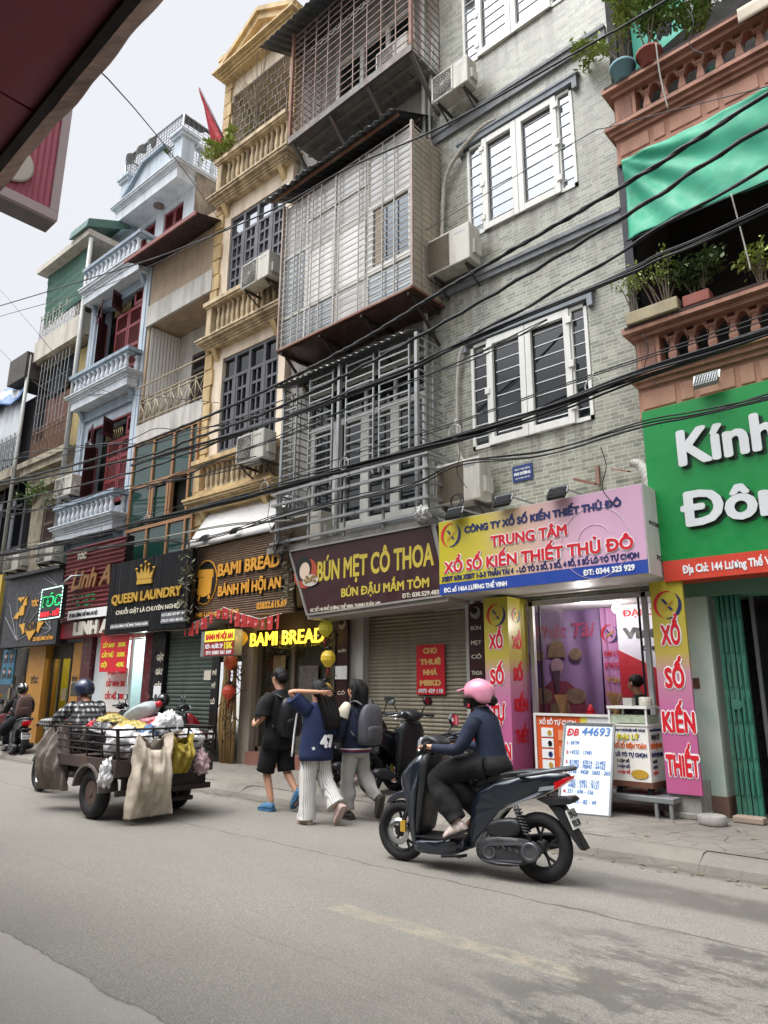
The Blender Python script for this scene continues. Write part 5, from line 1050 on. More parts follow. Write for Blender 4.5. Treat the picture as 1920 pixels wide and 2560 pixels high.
# ---------------------------------------------------------------- vertical strips and the to-let poster
for x, seq, lab in ((-8.83, (('BÚN', 2.1), ('MẸT', 1.93 if False else 1.75), ('CÔ', 1.4), ('BÚN', 1.05)), 'narrow dark brown vertical sign beside the lanterns'), (-6.05, (('BÚN', 2.33), ('MẸT', 2.12), ('CÔ', 1.92), ('THOA', 1.69)), 'narrow dark brown vertical sign beside the pink lottery pillar')):
    o = thing('strip_sign', (x, 8.7, .8), lab, 'sign'); MB().box(x-.13, x+.13, 8.66, 8.7, .7, 2.72).build('board', BRN, o)
    for s, z in seq: text(s, x-.09, x+.09, z, .06, 8.66, CREAML, o, .03)
    e = MB().prism(ell(x, 2.58, .09, .09, 14), 8.65, 8.659).build('emblem', pl('emblem_grey', '8f8a84'), o); MB().prism(ell(x-.02, 2.61, .06, .05, 10), 8.645, 8.6495).build('hair', BLK, e)
o = thing('strip_sign', (-12.1, 8.4, .5), 'narrow black vertical sign at the right edge of the green shutter', 'sign'); MB().box(-12.22, -11.98, 8.38, 8.42, .35, 2.6).build('board', BLK, o)
for s, z in (('MÌ', 1.75), ('MỲ', 1.5), ('LÔ', 1.2), ('BÁ', .62)): text(s, -12.18, -12.05, z, .1, 8.38, CREAML, o, .05)
b = MB(); b.prism(ell(-12.08, .6, .1, .1, 16), 8.36, 8.38); b.build('number_disc', WHT, o); MB().prism(ell(-12.08, .6, .085, .085, 16), 8.355, 8.3595).build('disc_inner', BLK, o); text('150', -12.14, -12.02, .57, .06, 8.354, WHT, o, .05)
po = tag(MB().box(-7.34, -6.78, 8.85, 8.86, 1.41, 2.17).build('poster', RED), 'red to let poster with cream lettering on the closed roller shutter', 'poster')
for s, z in (('CHO', 2.03), ('THUÊ', 1.86), ('NHÀ', 1.7), ('MBKD', 1.54)): text(s, -7.2 if len(s) < 4 else -7.27, -6.92 if len(s) < 4 else -6.85, z, .095, 8.85, mat('poster_gold', 'd3a864', .5), po, .1)
text('0975 429 118', -7.3, -6.82, 1.435, .065, 8.85, WHT, po, .06)
tag(MB().box(-8.97, -8.69, 8.64, 8.65, 1.65, 1.87).build('notice', WHT), 'white paper notice taped over the brown vertical strip', 'notice')
tag(MB().box(-12.55, -12.32, 8.43, 8.44, 1.66, 1.85).build('notice', CREAML), 'torn pale notice on the green roller shutter', 'notice')
o = thing('plaque', (-5.26, 8.85, 4.49), 'small dark blue metal plaque on the tiled wall', 'plaque'); MB().box(-5.43, -5.09, 8.83, 8.85, 4.49, 4.735).build('plate', pl('plaque_blue', '27396e'), o); text('MAI DƯƠNG', -5.4, -5.12, 4.58, .05, 8.83, WHT, o, .07); text('CÔNG TY TNHH THIẾT BỊ', -5.39, -5.13, 4.66, .025, 8.83, WHT, o, .03); text('NHÀ TƯ VẤN THIẾT KẾ', -5.38, -5.14, 4.525, .02, 8.83, WHT, o, .03)
# ---------------------------------------------------------------- lottery kiosk
GP = gradient('pillar_fade', 'Z', [(.3, 'a9507a'), (1.3, 'b0648c'), (1.65, 'b0808e'), (1.9, 'ab9a44'), (2.7, 'b5a836')])
p = thing('banner_pillar', (-5.4, 8.5, .13), 'pink and yellow wrapped pillar left of the lottery kiosk', 'pillar')
MB().box(-5.66, -5.27, 8.3, 8.8, .3, 2.72).build('wrap', GP, p); MB().box(-5.64, -5.29, 8.32, 8.8, .13, .299).build('base', CON, p)
for s, z in (('XỔ', 2.02), ('SỐ', 1.55), ('TỰ', 1.08), ('CHỌN', .6)):
    w_ = .12 if len(s) < 4 else .19; otext(s, -5.46-w_, -5.46+w_-.02, z, .21, 8.3, RED, p, .07)
pm = lambda u, v, d: (-5.27+d, u, v)
for s, z in (('XỔ', 2.02), ('SỐ', 1.6), ('KIẾN', 1.2), ('THIẾT', .8)): text(s, 8.38, 8.62 if len(s) < 3 else 8.72, z, .18, 0, RED, p, .1, pm=pm)
logo(-5.46, 2.48, .15, 8.3, p); logo(8.5, 2.48, .1, 0, p, pm)
p = thing('vertical_banner', (-3.1, 8.4, .3), 'pink and yellow vertical banner with red capitals right of the lottery kiosk', 'banner')
MB().box(-3.3, -2.92, 8.3, 8.34, .38, 2.72).build('panel', GP, p); MB().box(-3.26, -2.96, 8.345, 8.9, .13, .5).build('base', CON, p)
for s, z in (('XỔ', 1.98), ('SỐ', 1.5), ('KIẾN', 1.02), ('THIẾT', .56)):
    w_ = .11 if len(s) < 3 else .18; otext(s, -3.1-w_, -3.1+w_, z, .24, 8.3, RED, p, .07)
logo(-3.11, 2.44, .16, 8.3, p)
def banner(x0, x1, z0, z1, y, mt, lab, fold=.045): return tag(MB().grid(lambda u, v: (x0+u*(x1-x0), y+fold*math.sin(u*11)+fold*.6*math.sin(u*23+v*4), z0+v*(z1-z0)), 40, 12).build('banner', mt), lab, 'banner')
bn = banner(-6.4, -4.85, .3, 2.75, 10.2, mat('purple_print', '9679a8', .45, var=.12), 'purple printed backdrop with pink script inside the lottery kiosk')
text('Phát Tài', -5.95, -4.92, 2.28, .22, 10.15, mat('pink_script', 'b0506f', .5), bn, .03, shear=.25)
o = MB(); o.prism([(-6.1, .3), (-5.0, .3), (-5.05, 1.15), (-5.2, 1.45), (-5.42, 1.62), (-5.7, 1.62), (-5.9, 1.45), (-6.05, 1.15)], 10.12, 10.14); o.build('robe_picture', mat('print_red', '864153', .5, var=.4, sc=9), bn)
b = MB()
for x in (-5.84, -5.28): b.prism(ell(x, 1.4, .17, .12, 14), 10.11, 10.119)
b.prism([(-5.75, .5), (-5.35, .5), (-5.4, 1.3), (-5.7, 1.3)], 10.1, 10.119); b.prism([(-5.72, 1.98), (-5.4, 1.98), (-5.44, 2.2), (-5.56, 2.26), (-5.68, 2.2)], 10.1, 10.119)
MB().prism(ell(-5.56, 1.84, .1, .13, 18), 10.09, 10.119).build('face_picture', mat('print_pale', 'a88b96', .5, var=.25, sc=20), bn)
for x in (-5.88, -5.24): b.prism(ell(x, 2.02, .1, .09, 14), 10.1, 10.119)
for k in range(9): b.prism(ell(-5.95+.1*k, .95+.12*math.sin(k*1.7), .05, .06, 9), 10.09, 10.0995)
MB().prism([(-5.62, 1.78), (-5.5, 1.78), (-5.53, 1.5), (-5.56, 1.42), (-5.59, 1.5)], 10.08, 10.089).build('beard_picture', mat('print_dark', '5b4353', .5, var=.2), bn); b.build('gold_picture', mat('print_gold', '86705f', .5, var=.35, sc=14), bn)
bn = banner(-4.8, -4.5, .3, 2.68, 10.1, mat('pink_print', 'b57fb0', .5, var=.1), 'narrow pink banner between the purple backdrop and the white poster', .012); logo(-4.66, 2.3, .13, 10.08, bn)
for s, z, mt in (('ĐẠI LÝ', 1.97, RED), ('SỐ THỦ ĐÔ', 1.8, RED), ('Vừa', 1.6, GOLD), ('Bán', 1.4, GOLD), ('Mừng', 1.2, GOLD)): text(s, -4.76, -4.54, z, .08, 10.07, mt, bn, .04)
bn = tag(MB().box(-4.5, -3.52, 10.0, 10.02, .3, 2.75).build('poster', mat('poster_white', 'd5d6e6', .45, var=.04)), 'white poster with a red diagonal field on the kiosk back wall', 'poster')
MB().prism([(-4.5, .3), (-4.5, 2.05), (-3.9, 1.75), (-3.52, 1.5), (-3.52, .3)], 9.985, 9.999).build('red_field', mat('poster_red', 'b02a38', .45), bn)
text('ĐẠI LÝ XỔ', -4.4, -3.6, 2.52, .1, 10.0, RED, bn, .07); text('Vietlott', -4.42, -3.5, 2.2, .17, 10.0, BLK, bn, .12); text('Cơ hội', -4.15, -3.66, 2.02, .09, 10.0, BLK, bn, .03)
MB().grid(lambda u, v: (-5.6+u*.75, 9.0+.1*v, 2.1+v*.6+.03*math.sin(u*9)), 12, 6).build('banner', mat('clear_film', 'b7afc0', .12, var=.2, alpha=.35, spec=1)); tag(bpy.data.objects['banner.002'] if 'banner.002' in bpy.data.objects else bpy.data.objects['banner'], 'clear plastic film hung in the kiosk doorway', 'plastic film')
bu = thing('ceiling_bulb', (-4.3, 9.6, 2.6), 'lit round bulb under the kiosk ceiling', 'lamp'); MB().ball((-4.3, 9.6, 2.6), .07, 10, 8).build('bulb', mat('bulb_glow', 'fff6ea', .5, var=0, emit=14), bu); MB().lathe([(.05, 0), (.05, .06)], (-4.3, 9.6, 2.63), 10).build('holder', WHITEP, bu)
pl_ = bpy.data.lights.new('bulb_light', 'POINT'); po_ = bpy.data.objects.new('bulb_light', pl_); COL.objects.link(po_); pl_.energy = 15; pl_.shadow_soft_size = .08; pl_.color = (1, .95, .9); po_.location = (-4.6, 9.2, 2.42)
for nm, loc, en, col in (('salon_light', (-15.5, 8.75, 2.4), 16, (.85, 1, 1)), ('hair_light', (-18.5, 9.0, 2.2), 10, (1, .9, .4)), ('bread_light', (-10.2, 8.3, 2.55), 4, (1, .75, .3))):
    l = bpy.data.lights.new(nm, 'POINT'); o = bpy.data.objects.new(nm, l); COL.objects.link(o); l.energy = en; l.color = col; l.shadow_soft_size = .1; o.location = loc
# counter, boards, bench
ct = thing('lottery_counter', (-3.6, 8.3, .4), 'white wheeled counter with a glass top and printed panels', 'counter')
b = MB(); x0, x1, y0, y1 = -3.88, -3.42, 8.2, 8.6
b.box(x0, x1, y0, y1, .48, 1.08); b.build('cabinet', mat('print_white', 'd6d2cb', .5, var=.06), ct); MB().box(x0-.02, x1+.02, y0-.02, y1+.02, .42, .478).build('plinth', mat('brown_plinth2', '5d3a2c', .6), ct)
b = MB()
for x in (x0, x1-.02):
    for yy in (y0, y1-.02): b.box(x, x+.02, yy, yy+.02, 1.08, 1.27)
b.box(x0-.01, x1+.01, y0-.01, y1+.01, 1.27, 1.3); b.box(x0-.01, x1+.01, y0-.01, y1+.01, 1.08, 1.1); b.build('frame', ALU, ct); MB().box(x0+.02, x1-.02, y0+.02, y1-.02, 1.11, 1.2).build('tickets', mat('ticket_paper', '97a08a', .6, var=.4, sc=14), ct)
b = MB()
for x in (x0+.05, x1-.05): b.lathe([(.035, -.015), (.035, .015)], (x, y0+.06, .36), 10, 'y'); b.box(x-.02, x+.02, y0+.04, y0+.08, .37, .42)
b.build('caster', DARKM, ct)
for s, a, c, z, h, mt in (('CÔNG TY XỔ SỐ KIẾN THIẾT THỦ ĐÔ', .06, .43, 1.02, .025, NAVY), ('ĐẠI LÝ', .09, .36, .93, .06, BLK), ('XỔ SỐ ĐIỆN TOÁN', .05, .43, .835, .055, mat('orange_ink', 'c9602c', .5)), ('LÔ TÔ TỰ CHỌN', .06, .43, .745, .045, NAVY), ('2 CẶP SỐ', .07, .22, .68, .03, BLK), ('3 CẶP SỐ', .07, .22, .62, .03, NAVY), ('4 CẶP SỐ', .07, .22, .56, .03, RED)):
    text(s, x0+a, x0+c, z, h, y0, mt, ct, .08); text(s, y0+a*.85, y0+c*.85, z, h, 0, mt, ct, .08, pm=lambda u, v, d: (x1+d, u, v))
text('ĐẠI LÝ', x0+.095, x0+.355, .934, .055, y0-.006, YEL, ct, .06); MB().prism(ell(x0+.33, .56, .1, .05, 14), y0-.008, y0-.002).build('coin_picture', GOLD, ct)
tb_ = thing('altar_table', (-4.6, 8.9, .2), 'dark table behind the orange board inside the kiosk', 'table'); MB().box(-5.0, -4.0, 8.75, 9.2, 1.02, 1.06).build('top', mat('dark_wood', '3d2a22', .5), tb_)
for x in (-4.97, -4.05): MB().box(x, x+.05, 8.78, 8.83, .2, 1.02).build('leg', mat('dark_wood', ''), tb_)
o = thing('red_pot', (-4.42, 8.85, 1.06), 'small red lidded pot on the dark table', 'pot'); MB().lathe([(.05, 0), (.09, .04), (.085, .1), (.05, .15), (.06, .16), (.03, .2), (.015, .24)], (-4.42, 8.85, 1.061), 14).build('pot', RED, o)
for x, lab in ((-4.85, 'bundle of incense sticks in a jar at the inner end of the dark table'), (-4.1, 'second bundle of incense sticks beside the glass counter')):
    o = thing('incense_jar', (x, 8.9, 1.06), lab, 'incense'); MB().lathe([(.05, 0), (.06, .05), (.055, .12)], (x, 8.9, 1.061), 12).build('jar', mat('jar_brass', '8a7440', .4, .5), o); rg = random.Random(5); b = MB()
    for k in range(40): b.bar((x+rg.uniform(-.03, .03), 8.9+rg.uniform(-.03, .03), 1.17), (x+rg.uniform(-.09, .09), 8.9+rg.uniform(-.06, .06), 1.42), .006)
    b.build('stick', mat('stick_tan', 'a3805a', .8), o)
o = thing('tissue_tin', (-3.5, 8.4, 1.3), 'pale round tin standing on the glass counter', 'tin'); MB().lathe([(.07, 0), (.075, .01), (.075, .09), (.06, .1)], (-3.5, 8.4, 1.301), 14).build('tin', mat('tin_print', 'aaa79a', .5, var=.3, sc=25), o); o = thing('tissue_box', (-3.7, 8.4, 1.3), 'small grey box on the glass counter', 'box'); MB().box(-3.76, -3.65, 8.36, 8.46, 1.301, 1.39).build('box', mat('box_grey', '9a9792', .6), o)
bd = thing('display_board', (-4.45, 8.45, .45), 'orange printed board with white tiles behind the whiteboard', 'board')
MB().box(-5.0, -3.93, 8.45, 8.48, .45, 1.17).build('panel', gradient('board_fade', 'X', [(-5, 'c8552a'), (-4.39, 'c8552a'), (-4.35, 'cfc045'), (-4.3, 'cfc045'), (-4.26, 'c9c8c8'), (-3.9, 'cfcdcd')]), bd); b = MB()
for a, c, e, f in ((-5.02, -3.91, 1.16, 1.19), (-5.02, -4.99, .45, 1.16), (-3.94, -3.91, .45, 1.16)): b.box(a, c, 8.43, 8.485, e, f)
b.build('frame', ALU, bd); text('XỔ SỐ TỰ CHỌN', -4.95, -4.43, 1.05, .06, 8.45, WHT, bd, .06)
for k in range(4):
    t = MB().box(-4.92, -4.75, 8.44, 8.449, .9-k*.13, 1.01-k*.13).build('tile', WHT, bd); MB().prism(ell(-4.8, .95-k*.13, .03, .035, 10), 8.434, 8.4395).build('tile_disc', (GOLD, BLK, NAVY, GOLD)[k], t)
    if k < 3: MB().box(-4.68, -4.53, 8.44, 8.449, .8-k*.2+.06, .99-k*.2).build('tile_box', mat('pale_orange', 'd0855c', .5), bd)
wbd = thing('whiteboard', (-4.05, 7.8, .13), 'white result board with blue handwritten numbers leaning on the bench', 'board')
pmw = lambda u, v, d: (-4.33+u*(.57)+.025*0, 7.72+.1*u+.27*v/.95*(.95)-d, .135+v*.955)
b = MB(); q = [pmw(u, v, d) for v in (0, 1) for u in (0, 1) for d in (0, -.02)]
i = b.add(q)
for f in ((0, 2, 6, 4), (1, 5, 7, 3), (0, 1, 3, 2), (4, 6, 7, 5), (0, 4, 5, 1), (2, 3, 7, 6)): b.face(tuple(i+k for k in f))
b.build('panel', mat('board_white', 'd2dbe0', .3, var=.03), wbd); b = MB()
for a, c in (((0, 0), (1, 0)), ((1, 0), (1, 1)), ((1, 1), (0, 1)), ((0, 1), (0, 0))): b.bar(pmw(*a, .002), pmw(*c, .002), .025)
b.build('frame', MGREY, wbd); BI = pl('blue_ink', '3f6fb0')
text('ĐB', .06, .3, .86, .09, 0, RED, wbd, .05, pm=pmw, shear=.2); text('44693', .36, .93, .87, .095, 0, BI, wbd, .015, pm=pmw, shear=.2)
for k, (n, l) in enumerate((('1:', ['60194']), ('2:', ['14552 - 17481']), ('3:', ['81985 - 47014 - 51492', '35518 - 78845 - 64162']), ('4:', ['2166 - 9428 - 5602 - 2656']), ('5:', ['1902 - 5481 - 2110', '4982 - 3191 - 9121']), ('6:', ['551 - 696 - 336']), ('7:', ['11 - 95 - 82 - 49']))):
    z = .76-k*.108; text(n, .07, .12, z, .04, 0, RED, wbd, .03, pm=pmw)
    for j, s in enumerate(l): text(s, .15, .15+.034*len(s), z-.048*j, .045, 0, BI, wbd, 0, pm=pmw, shear=.15)
bn = thing('bench', (-3.7, 8.3, .13), 'low grey steel bench carrying the white counter', 'bench'); MB().box(-4.3, -3.16, 8.1, 8.62, .29, .345).build('top', MGREY, bn, bevel=.005)
for x in (-4.27, -3.36, -3.2):
    for yy in (8.13, 8.58): MB().box(x-.018, x+.018, yy-.018, yy+.018, .13, .289).build('leg', MGREY, bn)
o = thing('concrete_drum', (-2.78, 8.1, .13), 'round grey concrete block on the pavement by the mint pier', 'block'); MB().lathe([(.135, 0), (.14, .02), (.14, .09), (.12, .1)], (-2.78, 8.12, .13), 16).build('block', CON, o)
o = thing('kerb_brick', (-2.5, 8.42, .13), 'loose broken brick slab beside the concrete block', 'brick'); MB().box(-2.68, -2.38, 8.42, 8.58, .131, .2).build('slab', mat('brick_tan', '8f7f70', .9, var=.2, bump=.3), o, bevel=.015)
o = thing('step_slab', (-3.2, 8.5, .13), 'thin flat slab at the foot of the pink banner', 'slab'); MB().box(-3.35, -2.95, 8.3, 8.68, .131, .19).build('slab', CON, o, bevel=.01)
# ================================================================ scooters
from mathutils import noise as NZ
def smooth(pts, rs, k=4):
    P = [V(p) for p in pts]; n = len(P); op, orr = [], []
    for i in range(n-1):
        a, b, c, d = P[max(i-1, 0)], P[i], P[i+1], P[min(i+2, n-1)]
        for j in range(k):
            t = j/k; op.append(.5*((2*b)+(c-a)*t+(2*a-5*b+4*c-d)*t*t+(3*b-a-3*c+d)*t**3)); orr.append(rs[i]+(rs[i+1]-rs[i])*t)
    op.append(P[-1]); orr.append(rs[-1]); return op, orr
def limb(b, pts, rs, n=12, k=4, flat=1.): q, r = smooth(pts, rs, k); return b.tube(q, r, n, True, flat)
def loft(b, rings, n=18, cap=True):   # rings: (x, z, half depth, half width[, y])
    rs = []
    for r in rings:
        x, z, rx, ry = r[:4]; y = r[4] if len(r) > 4 else 0
        rs.append([V((x+rx*math.cos(2*PI*k/n), y+ry*math.sin(2*PI*k/n), z)) for k in range(n)])
    return b.skinrings(rs, cap)
RUBB = mat('tyre_rubber', '1b1b1c', .75, var=.2, bump=.25); PLASTIC = mat('scuffed_plastic', '1d1e21', .5, var=.2, spec=.5); ENG = mat('engine_grey', '3b3c40', .5, .4, var=.2, dirt='57524a', da=.3)
CHROME = mat('chrome', 'b9bbbd', .18, .95, var=.05); MIRR = mat('mirror_glass', 'c9ced2', .03, 1, var=0); REDL = mat('tail_lens', 'b3141c', .12, var=0, emit=.25, spec=.8); CLEARL = mat('clear_lens', 'aab0b4', .1, .2, var=.05); PLATE = mat('plate_white', 'cfcdc6', .45, var=.05)
def place(o, x, y, heading, z=0): LOCAL.add(o.name); o.location = (x, y, z); o.rotation_euler = (0, 0, rad(heading)); return o
def tf(o): return Matrix.Translation(o.location) @ o.rotation_euler.to_matrix().to_4x4()
def wheel(par, x, z, R_, r, rimmat, spokes=5, wide=1., disc=0):
    w = MB().torus((x, 0, z), R_-r, r, 'y', 32, 10, wide).build('wheel', RUBB, par); b = MB()
    rr_ = R_-2*r+.004; b.torus((x, 0, z), rr_, .014, 'y', 32, 6, 1.9); b.lathe([(.045, -.06), (.05, -.03), (.05, .03), (.045, .06)], (x, 0, z), 14, 'y')
    for k in range(spokes):
        a = 2*PI*k/spokes+.3; c, s = math.cos(a), math.sin(a); m_ = V((x+c*rr_*.5, .012, z+s*rr_*.5))
        b.bar((x+c*.04, 0, z+s*.04), m_, .02, .022)
        for d in (-.2, .2): b.bar(m_, (x+math.cos(a+d)*rr_, 0, z+math.sin(a+d)*rr_), .016, .018)
    b.build('rim', rimmat, w)
    if disc: MB().lathe([(.06, -.002), (.11, -.002), (.11, .002), (.06, .002)], (x, disc, z), 24, 'y', False).build('brake_disc', CHROME, w)
    return w
def scooter(label, paint, plate='', group=None, mirrors=(1, -1), seatm=None, guard=True):
    t = thing('scooter', (0, 0, 0), label, 'scooter', group)
    wheel(t, 0, .258, .258, .052, PLASTIC, 5, 1.05); wheel(t, 1.3, .25, .25, .045, PLASTIC, 5, 1.05, .075)
    F = [(1.49, .44), (1.44, .51), (1.36, .565), (1.25, .6), (1.14, .6), (1.16, .5), (1.24, .525), (1.33, .515), (1.4, .475)]
    MB().pod(F, [.03, .045, .06, .07, .075, .06, .05, .05, .04], .012, .7).build('front_fender', paint, t, sub=1)
    A = [(1.31, .66), (1.3, .72), (1.25, .77), (1.18, .84), (1.1, .89), (1.04, .93), (1.0, .87), (1.03, .75), (1.07, .5), (1.09, .25), (1.07, .12), (1.14, .11), (1.17, .3), (1.2, .48), (1.26, .58)]
    MB().pod(A, [.05, .07, .1, .13, .15, .14, .15, .19, .21, .19, .15, .13, .14, .15, .1], .02, .55).build('apron', paint, t, sub=1)
    MB().pod([(1.02, .88), (1.0, .93), (.93, .9), (.96, .7), (1.02, .4), (1.05, .24), (1.09, .24), (1.07, .5)], .17, .01, .8).build('leg_shield', PLASTIC, t, sub=1)
    MB().pod([(1.11, .23), (.95, .225), (.79, .25), (.58, .3), (.6, .15), (.8, .12), (.95, .115), (1.11, .115)], .185, .015, .85).build('floorboard', paint, t, sub=1)
    MB().box(.68, 1.08, -.15, .15, .238, .25).build('floor_mat', PLASTIC, t)
    Bd = [(.6, .3), (.585, .38), (.57, .5), (.52, .66), (.37, .735), (.1, .8), (-.12, .83), (-.28, .825), (-.27, .775), (-.15, .7), (-.02, .63), (.15, .585), (.3, .52), (.42, .4), (.5, .28), (.56, .2), (.62, .16)]
    MB().pod(Bd, [.15, .16, .16, .17, .17, .15, .1, .05, .05, .09, .12, .14, .15, .16, .16, .15, .14], .015, .6).build('side_body', paint, t, sub=1)
    St = [(.6, .66), (.58, .7), (.46, .76), (.34, .79), (.19, .825), (.02, .84), (-.12, .845), (-.13, .815), (.1, .785), (.35, .715), (.52, .65)]
    MB().pod(St, [.1, .11, .13, .14, .15, .14, .1, .09, .14, .15, .12], .02, .6).build('seat', seatm or PLASTIC, t, sub=1)
    b = MB()
    for s in (1, -1): limb(b, [(.12, .12*s, .79), (-.02, .15*s, .815), (-.2, .12*s, .85), (-.29, .05*s, .86), (-.3, 0, .86)], [.016]*5, 8, 3)
    b.build('grab_rail', mat('rail_grey', '55585c', .4, .5), t)
    MB().pod([(-.15, .695), (-.27, .775), (-.285, .805), (-.24, .79), (-.15, .75)], .085, .01, .7).build('tail_light', REDL, t)
    for s in (1, -1): MB().prism([(-.03, .68), (-.16, .705), (-.17, .735), (-.05, .715)], s*.09, s*.1).build('indicator', CLEARL, t)
    MB().pod([(.0, .62), (-.28, .655), (-.31, .63), (-.27, .6), (-.1, .58)], .09, .01, .8).build('rear_fender', PLASTIC, t)
    MB().pod([(-.08, .6), (-.2, .58), (-.28, .44), (-.37, .28), (-.34, .28), (-.22, .42)], .07, .01, .8).build('mudflap', PLASTIC, t)
    M = Matrix.Rotation(rad(24), 3, 'Y'); pt = MB().obox((-.275, 0, .49), (.008, .19, .145), M).build('number_plate', PLATE, t)
    if plate:
        for k, s in enumerate(plate): text(s, -.08, .08, .5-.065*k, .048, 0, pl('plate_ink', '22242a'), pt, .05, .001, pm=lambda u, v, d: tuple(V((-.275, 0, .49))+M @ V((-.006-d, -u, v-.49))))
    b = MB(); b.pod([(.5, .29), (.52, .2), (.49, .11), (.3, .1), (.15, .11), (.0, .17), (-.07, .24), (-.02, .3), (.1, .33), (.3, .34)], .045, .02, .6)
    for p in b.v: p.y += .12
    b.build('engine_case', ENG, t, sub=1)
    b = MB()
    for cx_, cz_, r_, h_ in ((.03, .24, .075, .176), (.38, .2, .06, .168)): b.lathe([(r_, .155), (r_*.97, h_), (r_*.7, h_+.003), (r_*.6, h_-.006)], (cx_, 0, cz_), 18, 'y')
    b.pod([(.4, .27), (.1, .3), (.08, .285), (.38, .25)], .012, .005, .8); [setattr(p, 'y', p.y+.165) for p in b.v[-40:] if abs(p.y) < .02]; b.pod([(.36, .15), (.1, .17), (.1, .155), (.36, .135)], .012, .005, .8); [setattr(p, 'y', p.y+.165) for p in b.v[-16:] if abs(p.y) < .02]
    for k in range(7): b.bar((.42-.055*k, .172, .29-.008*k), (.4-.055*k, .172, .265-.008*k), .012)
    b.tube([(.12, .17, .14), (.3, .175, .13), (.45, .17, .14)], .008, 5); b.obox((.08, .16, .3), (.09, .03, .05)); b.build('engine_cover', mat('cover_grey', '55565a', .42, .5, var=.2), t)
    b = MB(); b.pod([(.43, .31), (.42, .41), (.34, .45), (.13, .48), (.09, .43), (.11, .33), (.3, .3)], .06, .02, .65)
    for p in b.v: p.y += .1
    b.build('air_box', PLASTIC, t, sub=1)
    b = MB(); b.pod([(.3, .2), (.25, .31), (-.15, .36), (-.2, .3), (-.15, .24), (.2, .16)], .06, .02, .6)
    for p in b.v: p.y -= .17
    b.build('muffler', ENG, t, sub=1)
    b = MB(); n = 60; b.tube([(.15, .13, .57), (.02, .13, .26)], .016, 6)
    b.tube([(.145-.09*k/n+.03*math.cos(k*.9), .13+.03*math.sin(k*.9), .55-.19*k/n) for k in range(n)], .007, 4); b.build('shock', PLASTIC, t)
    b = MB()
    for s in (.07, -.07): b.tube([(1.12, s, .58), (1.3, s, .25)], .02, 8)
    b.build('front_fork', PLASTIC, t); MB().obox((1.24, .085, .3), (.05, .03, .09)).build('caliper', GOLD, t)
    Hh = [(1.09, .98), (1.06, 1.05), (.97, 1.085), (.87, 1.05), (.83, .98), (.87, .92), (1.0, .92)]
    MB().pod(Hh, [.08, .12, .14, .14, .13, .1, .08], .02, .6).build('handlebar_cowl', PLASTIC, t, sub=1)
    MB().pod([(1.1, .96), (1.1, 1.02), (1.07, 1.05), (1.06, .98)], .07, .005, .8).build('headlight', CLEARL, t)
    limb(MB(), [(.86, .35, .995), (.93, .2, 1.01), (.96, 0, 1.0), (.93, -.2, 1.01), (.86, -.35, .995)], [.019, .015, .014, .015, .019], 8).build('handlebar', PLASTIC, t)
    for s in (1, -1): MB().tube([(.97, .17*s, .985), (.96, .25*s, .98), (.91, .36*s, .955)], .009, 5).build('brake_lever', CHROME, t)
    for s in mirrors:
        mm = MB(); mm.tube([(.97, .2*s, 1.0), (.96, .25*s, 1.1), (.93, .3*s, 1.16)], .009, 6); mm = mm.build('mirror', PLASTIC, t); b = MB(); b.prism([(.32*s+u*.09, 1.19+v*.06) for u, v in ((-1, -.3), (-.5, -1), (.6, -.7), (1, .2), (.6, 1), (-.6, .9))], .93, .95, 'yz'); b.build('mirror_shell', PLASTIC, mm)
        MB().prism([(.32*s+u*.078, 1.19+v*.05) for u, v in ((-1, -.3), (-.5, -1), (.6, -.7), (1, .2), (.6, 1), (-.6, .9))], .924, .929, 'yz').build('mirror_glass', MIRR, mm)
    b = MB(); b.tube([(.79, .21, .13), (.62, .2, .15)], .012, 6); b.bar((.62, .1, .14), (.62, .24, .15), .02); b.build('side_stand', DARKM, t)
    if guard: MB().pod([(.5, .24), (.46, .33), (.43, .32), (.47, .2)], .02, .005, .8).build('foot_guard', CHROME, t)
    return t
NAVYP = mat('navy_paint', '18202b', .3, .2, var=0, coat=.6, spec=.6); BLKP = mat('black_paint', '16171a', .25, .1, var=0, coat=.5); REDP2 = mat('red_paint', '8d1a22', .25, var=0, coat=.5); GREYP = mat('grey_paint', '4c4d4f', .35, .3, var=.1, coat=.3)
MAIN = (-3.17, 5.36, -171.7)
sc0 = place(scooter('dark navy scooter ridden by the woman in the pink helmet', NAVYP, ('29-L1', '932.50'), mirrors=(-1,)), *MAIN)


# ================================================================ people
SKIN = mat('skin', 'b98a70', .5, var=.06, spec=.4); SKIND = mat('skin_tan', '9c6f56', .5, var=.08); HAIR = mat('black_hair', '14110f', .6, var=.5, sc=40, spec=.3, bump=.8, bsc=90)
def cloth(name, c, **k): return mat(name, c, k.pop('rough', .85), var=k.pop('var', .14), bump=k.pop('bump', .35), bsc=k.pop('bsc', 28), **k)
def body(par, J, E, mt, root='pelvis', sub=2):
    bm = bmesh.new(); lay = bm.verts.layers.skin.verify(); vs = {}
    for k, p in J.items():
        v = bm.verts.new(p[:3]); r = p[3]; v[lay].radius = (r, r); v[lay].use_root = k == root; vs[k] = v
    for a, b in E: bm.edges.new((vs[a], vs[b]))
    me = bpy.data.meshes.new('body'); bm.to_mesh(me); bm.free(); me.materials.append(mt); o = bpy.data.objects.new('body', me); COL.objects.link(o); o.parent = par
    md = o.modifiers.new('skin', 'SKIN'); md.use_smooth_shade = True; md = o.modifiers.new('sub', 'SUBSURF'); md.levels = md.render_levels = sub; return o
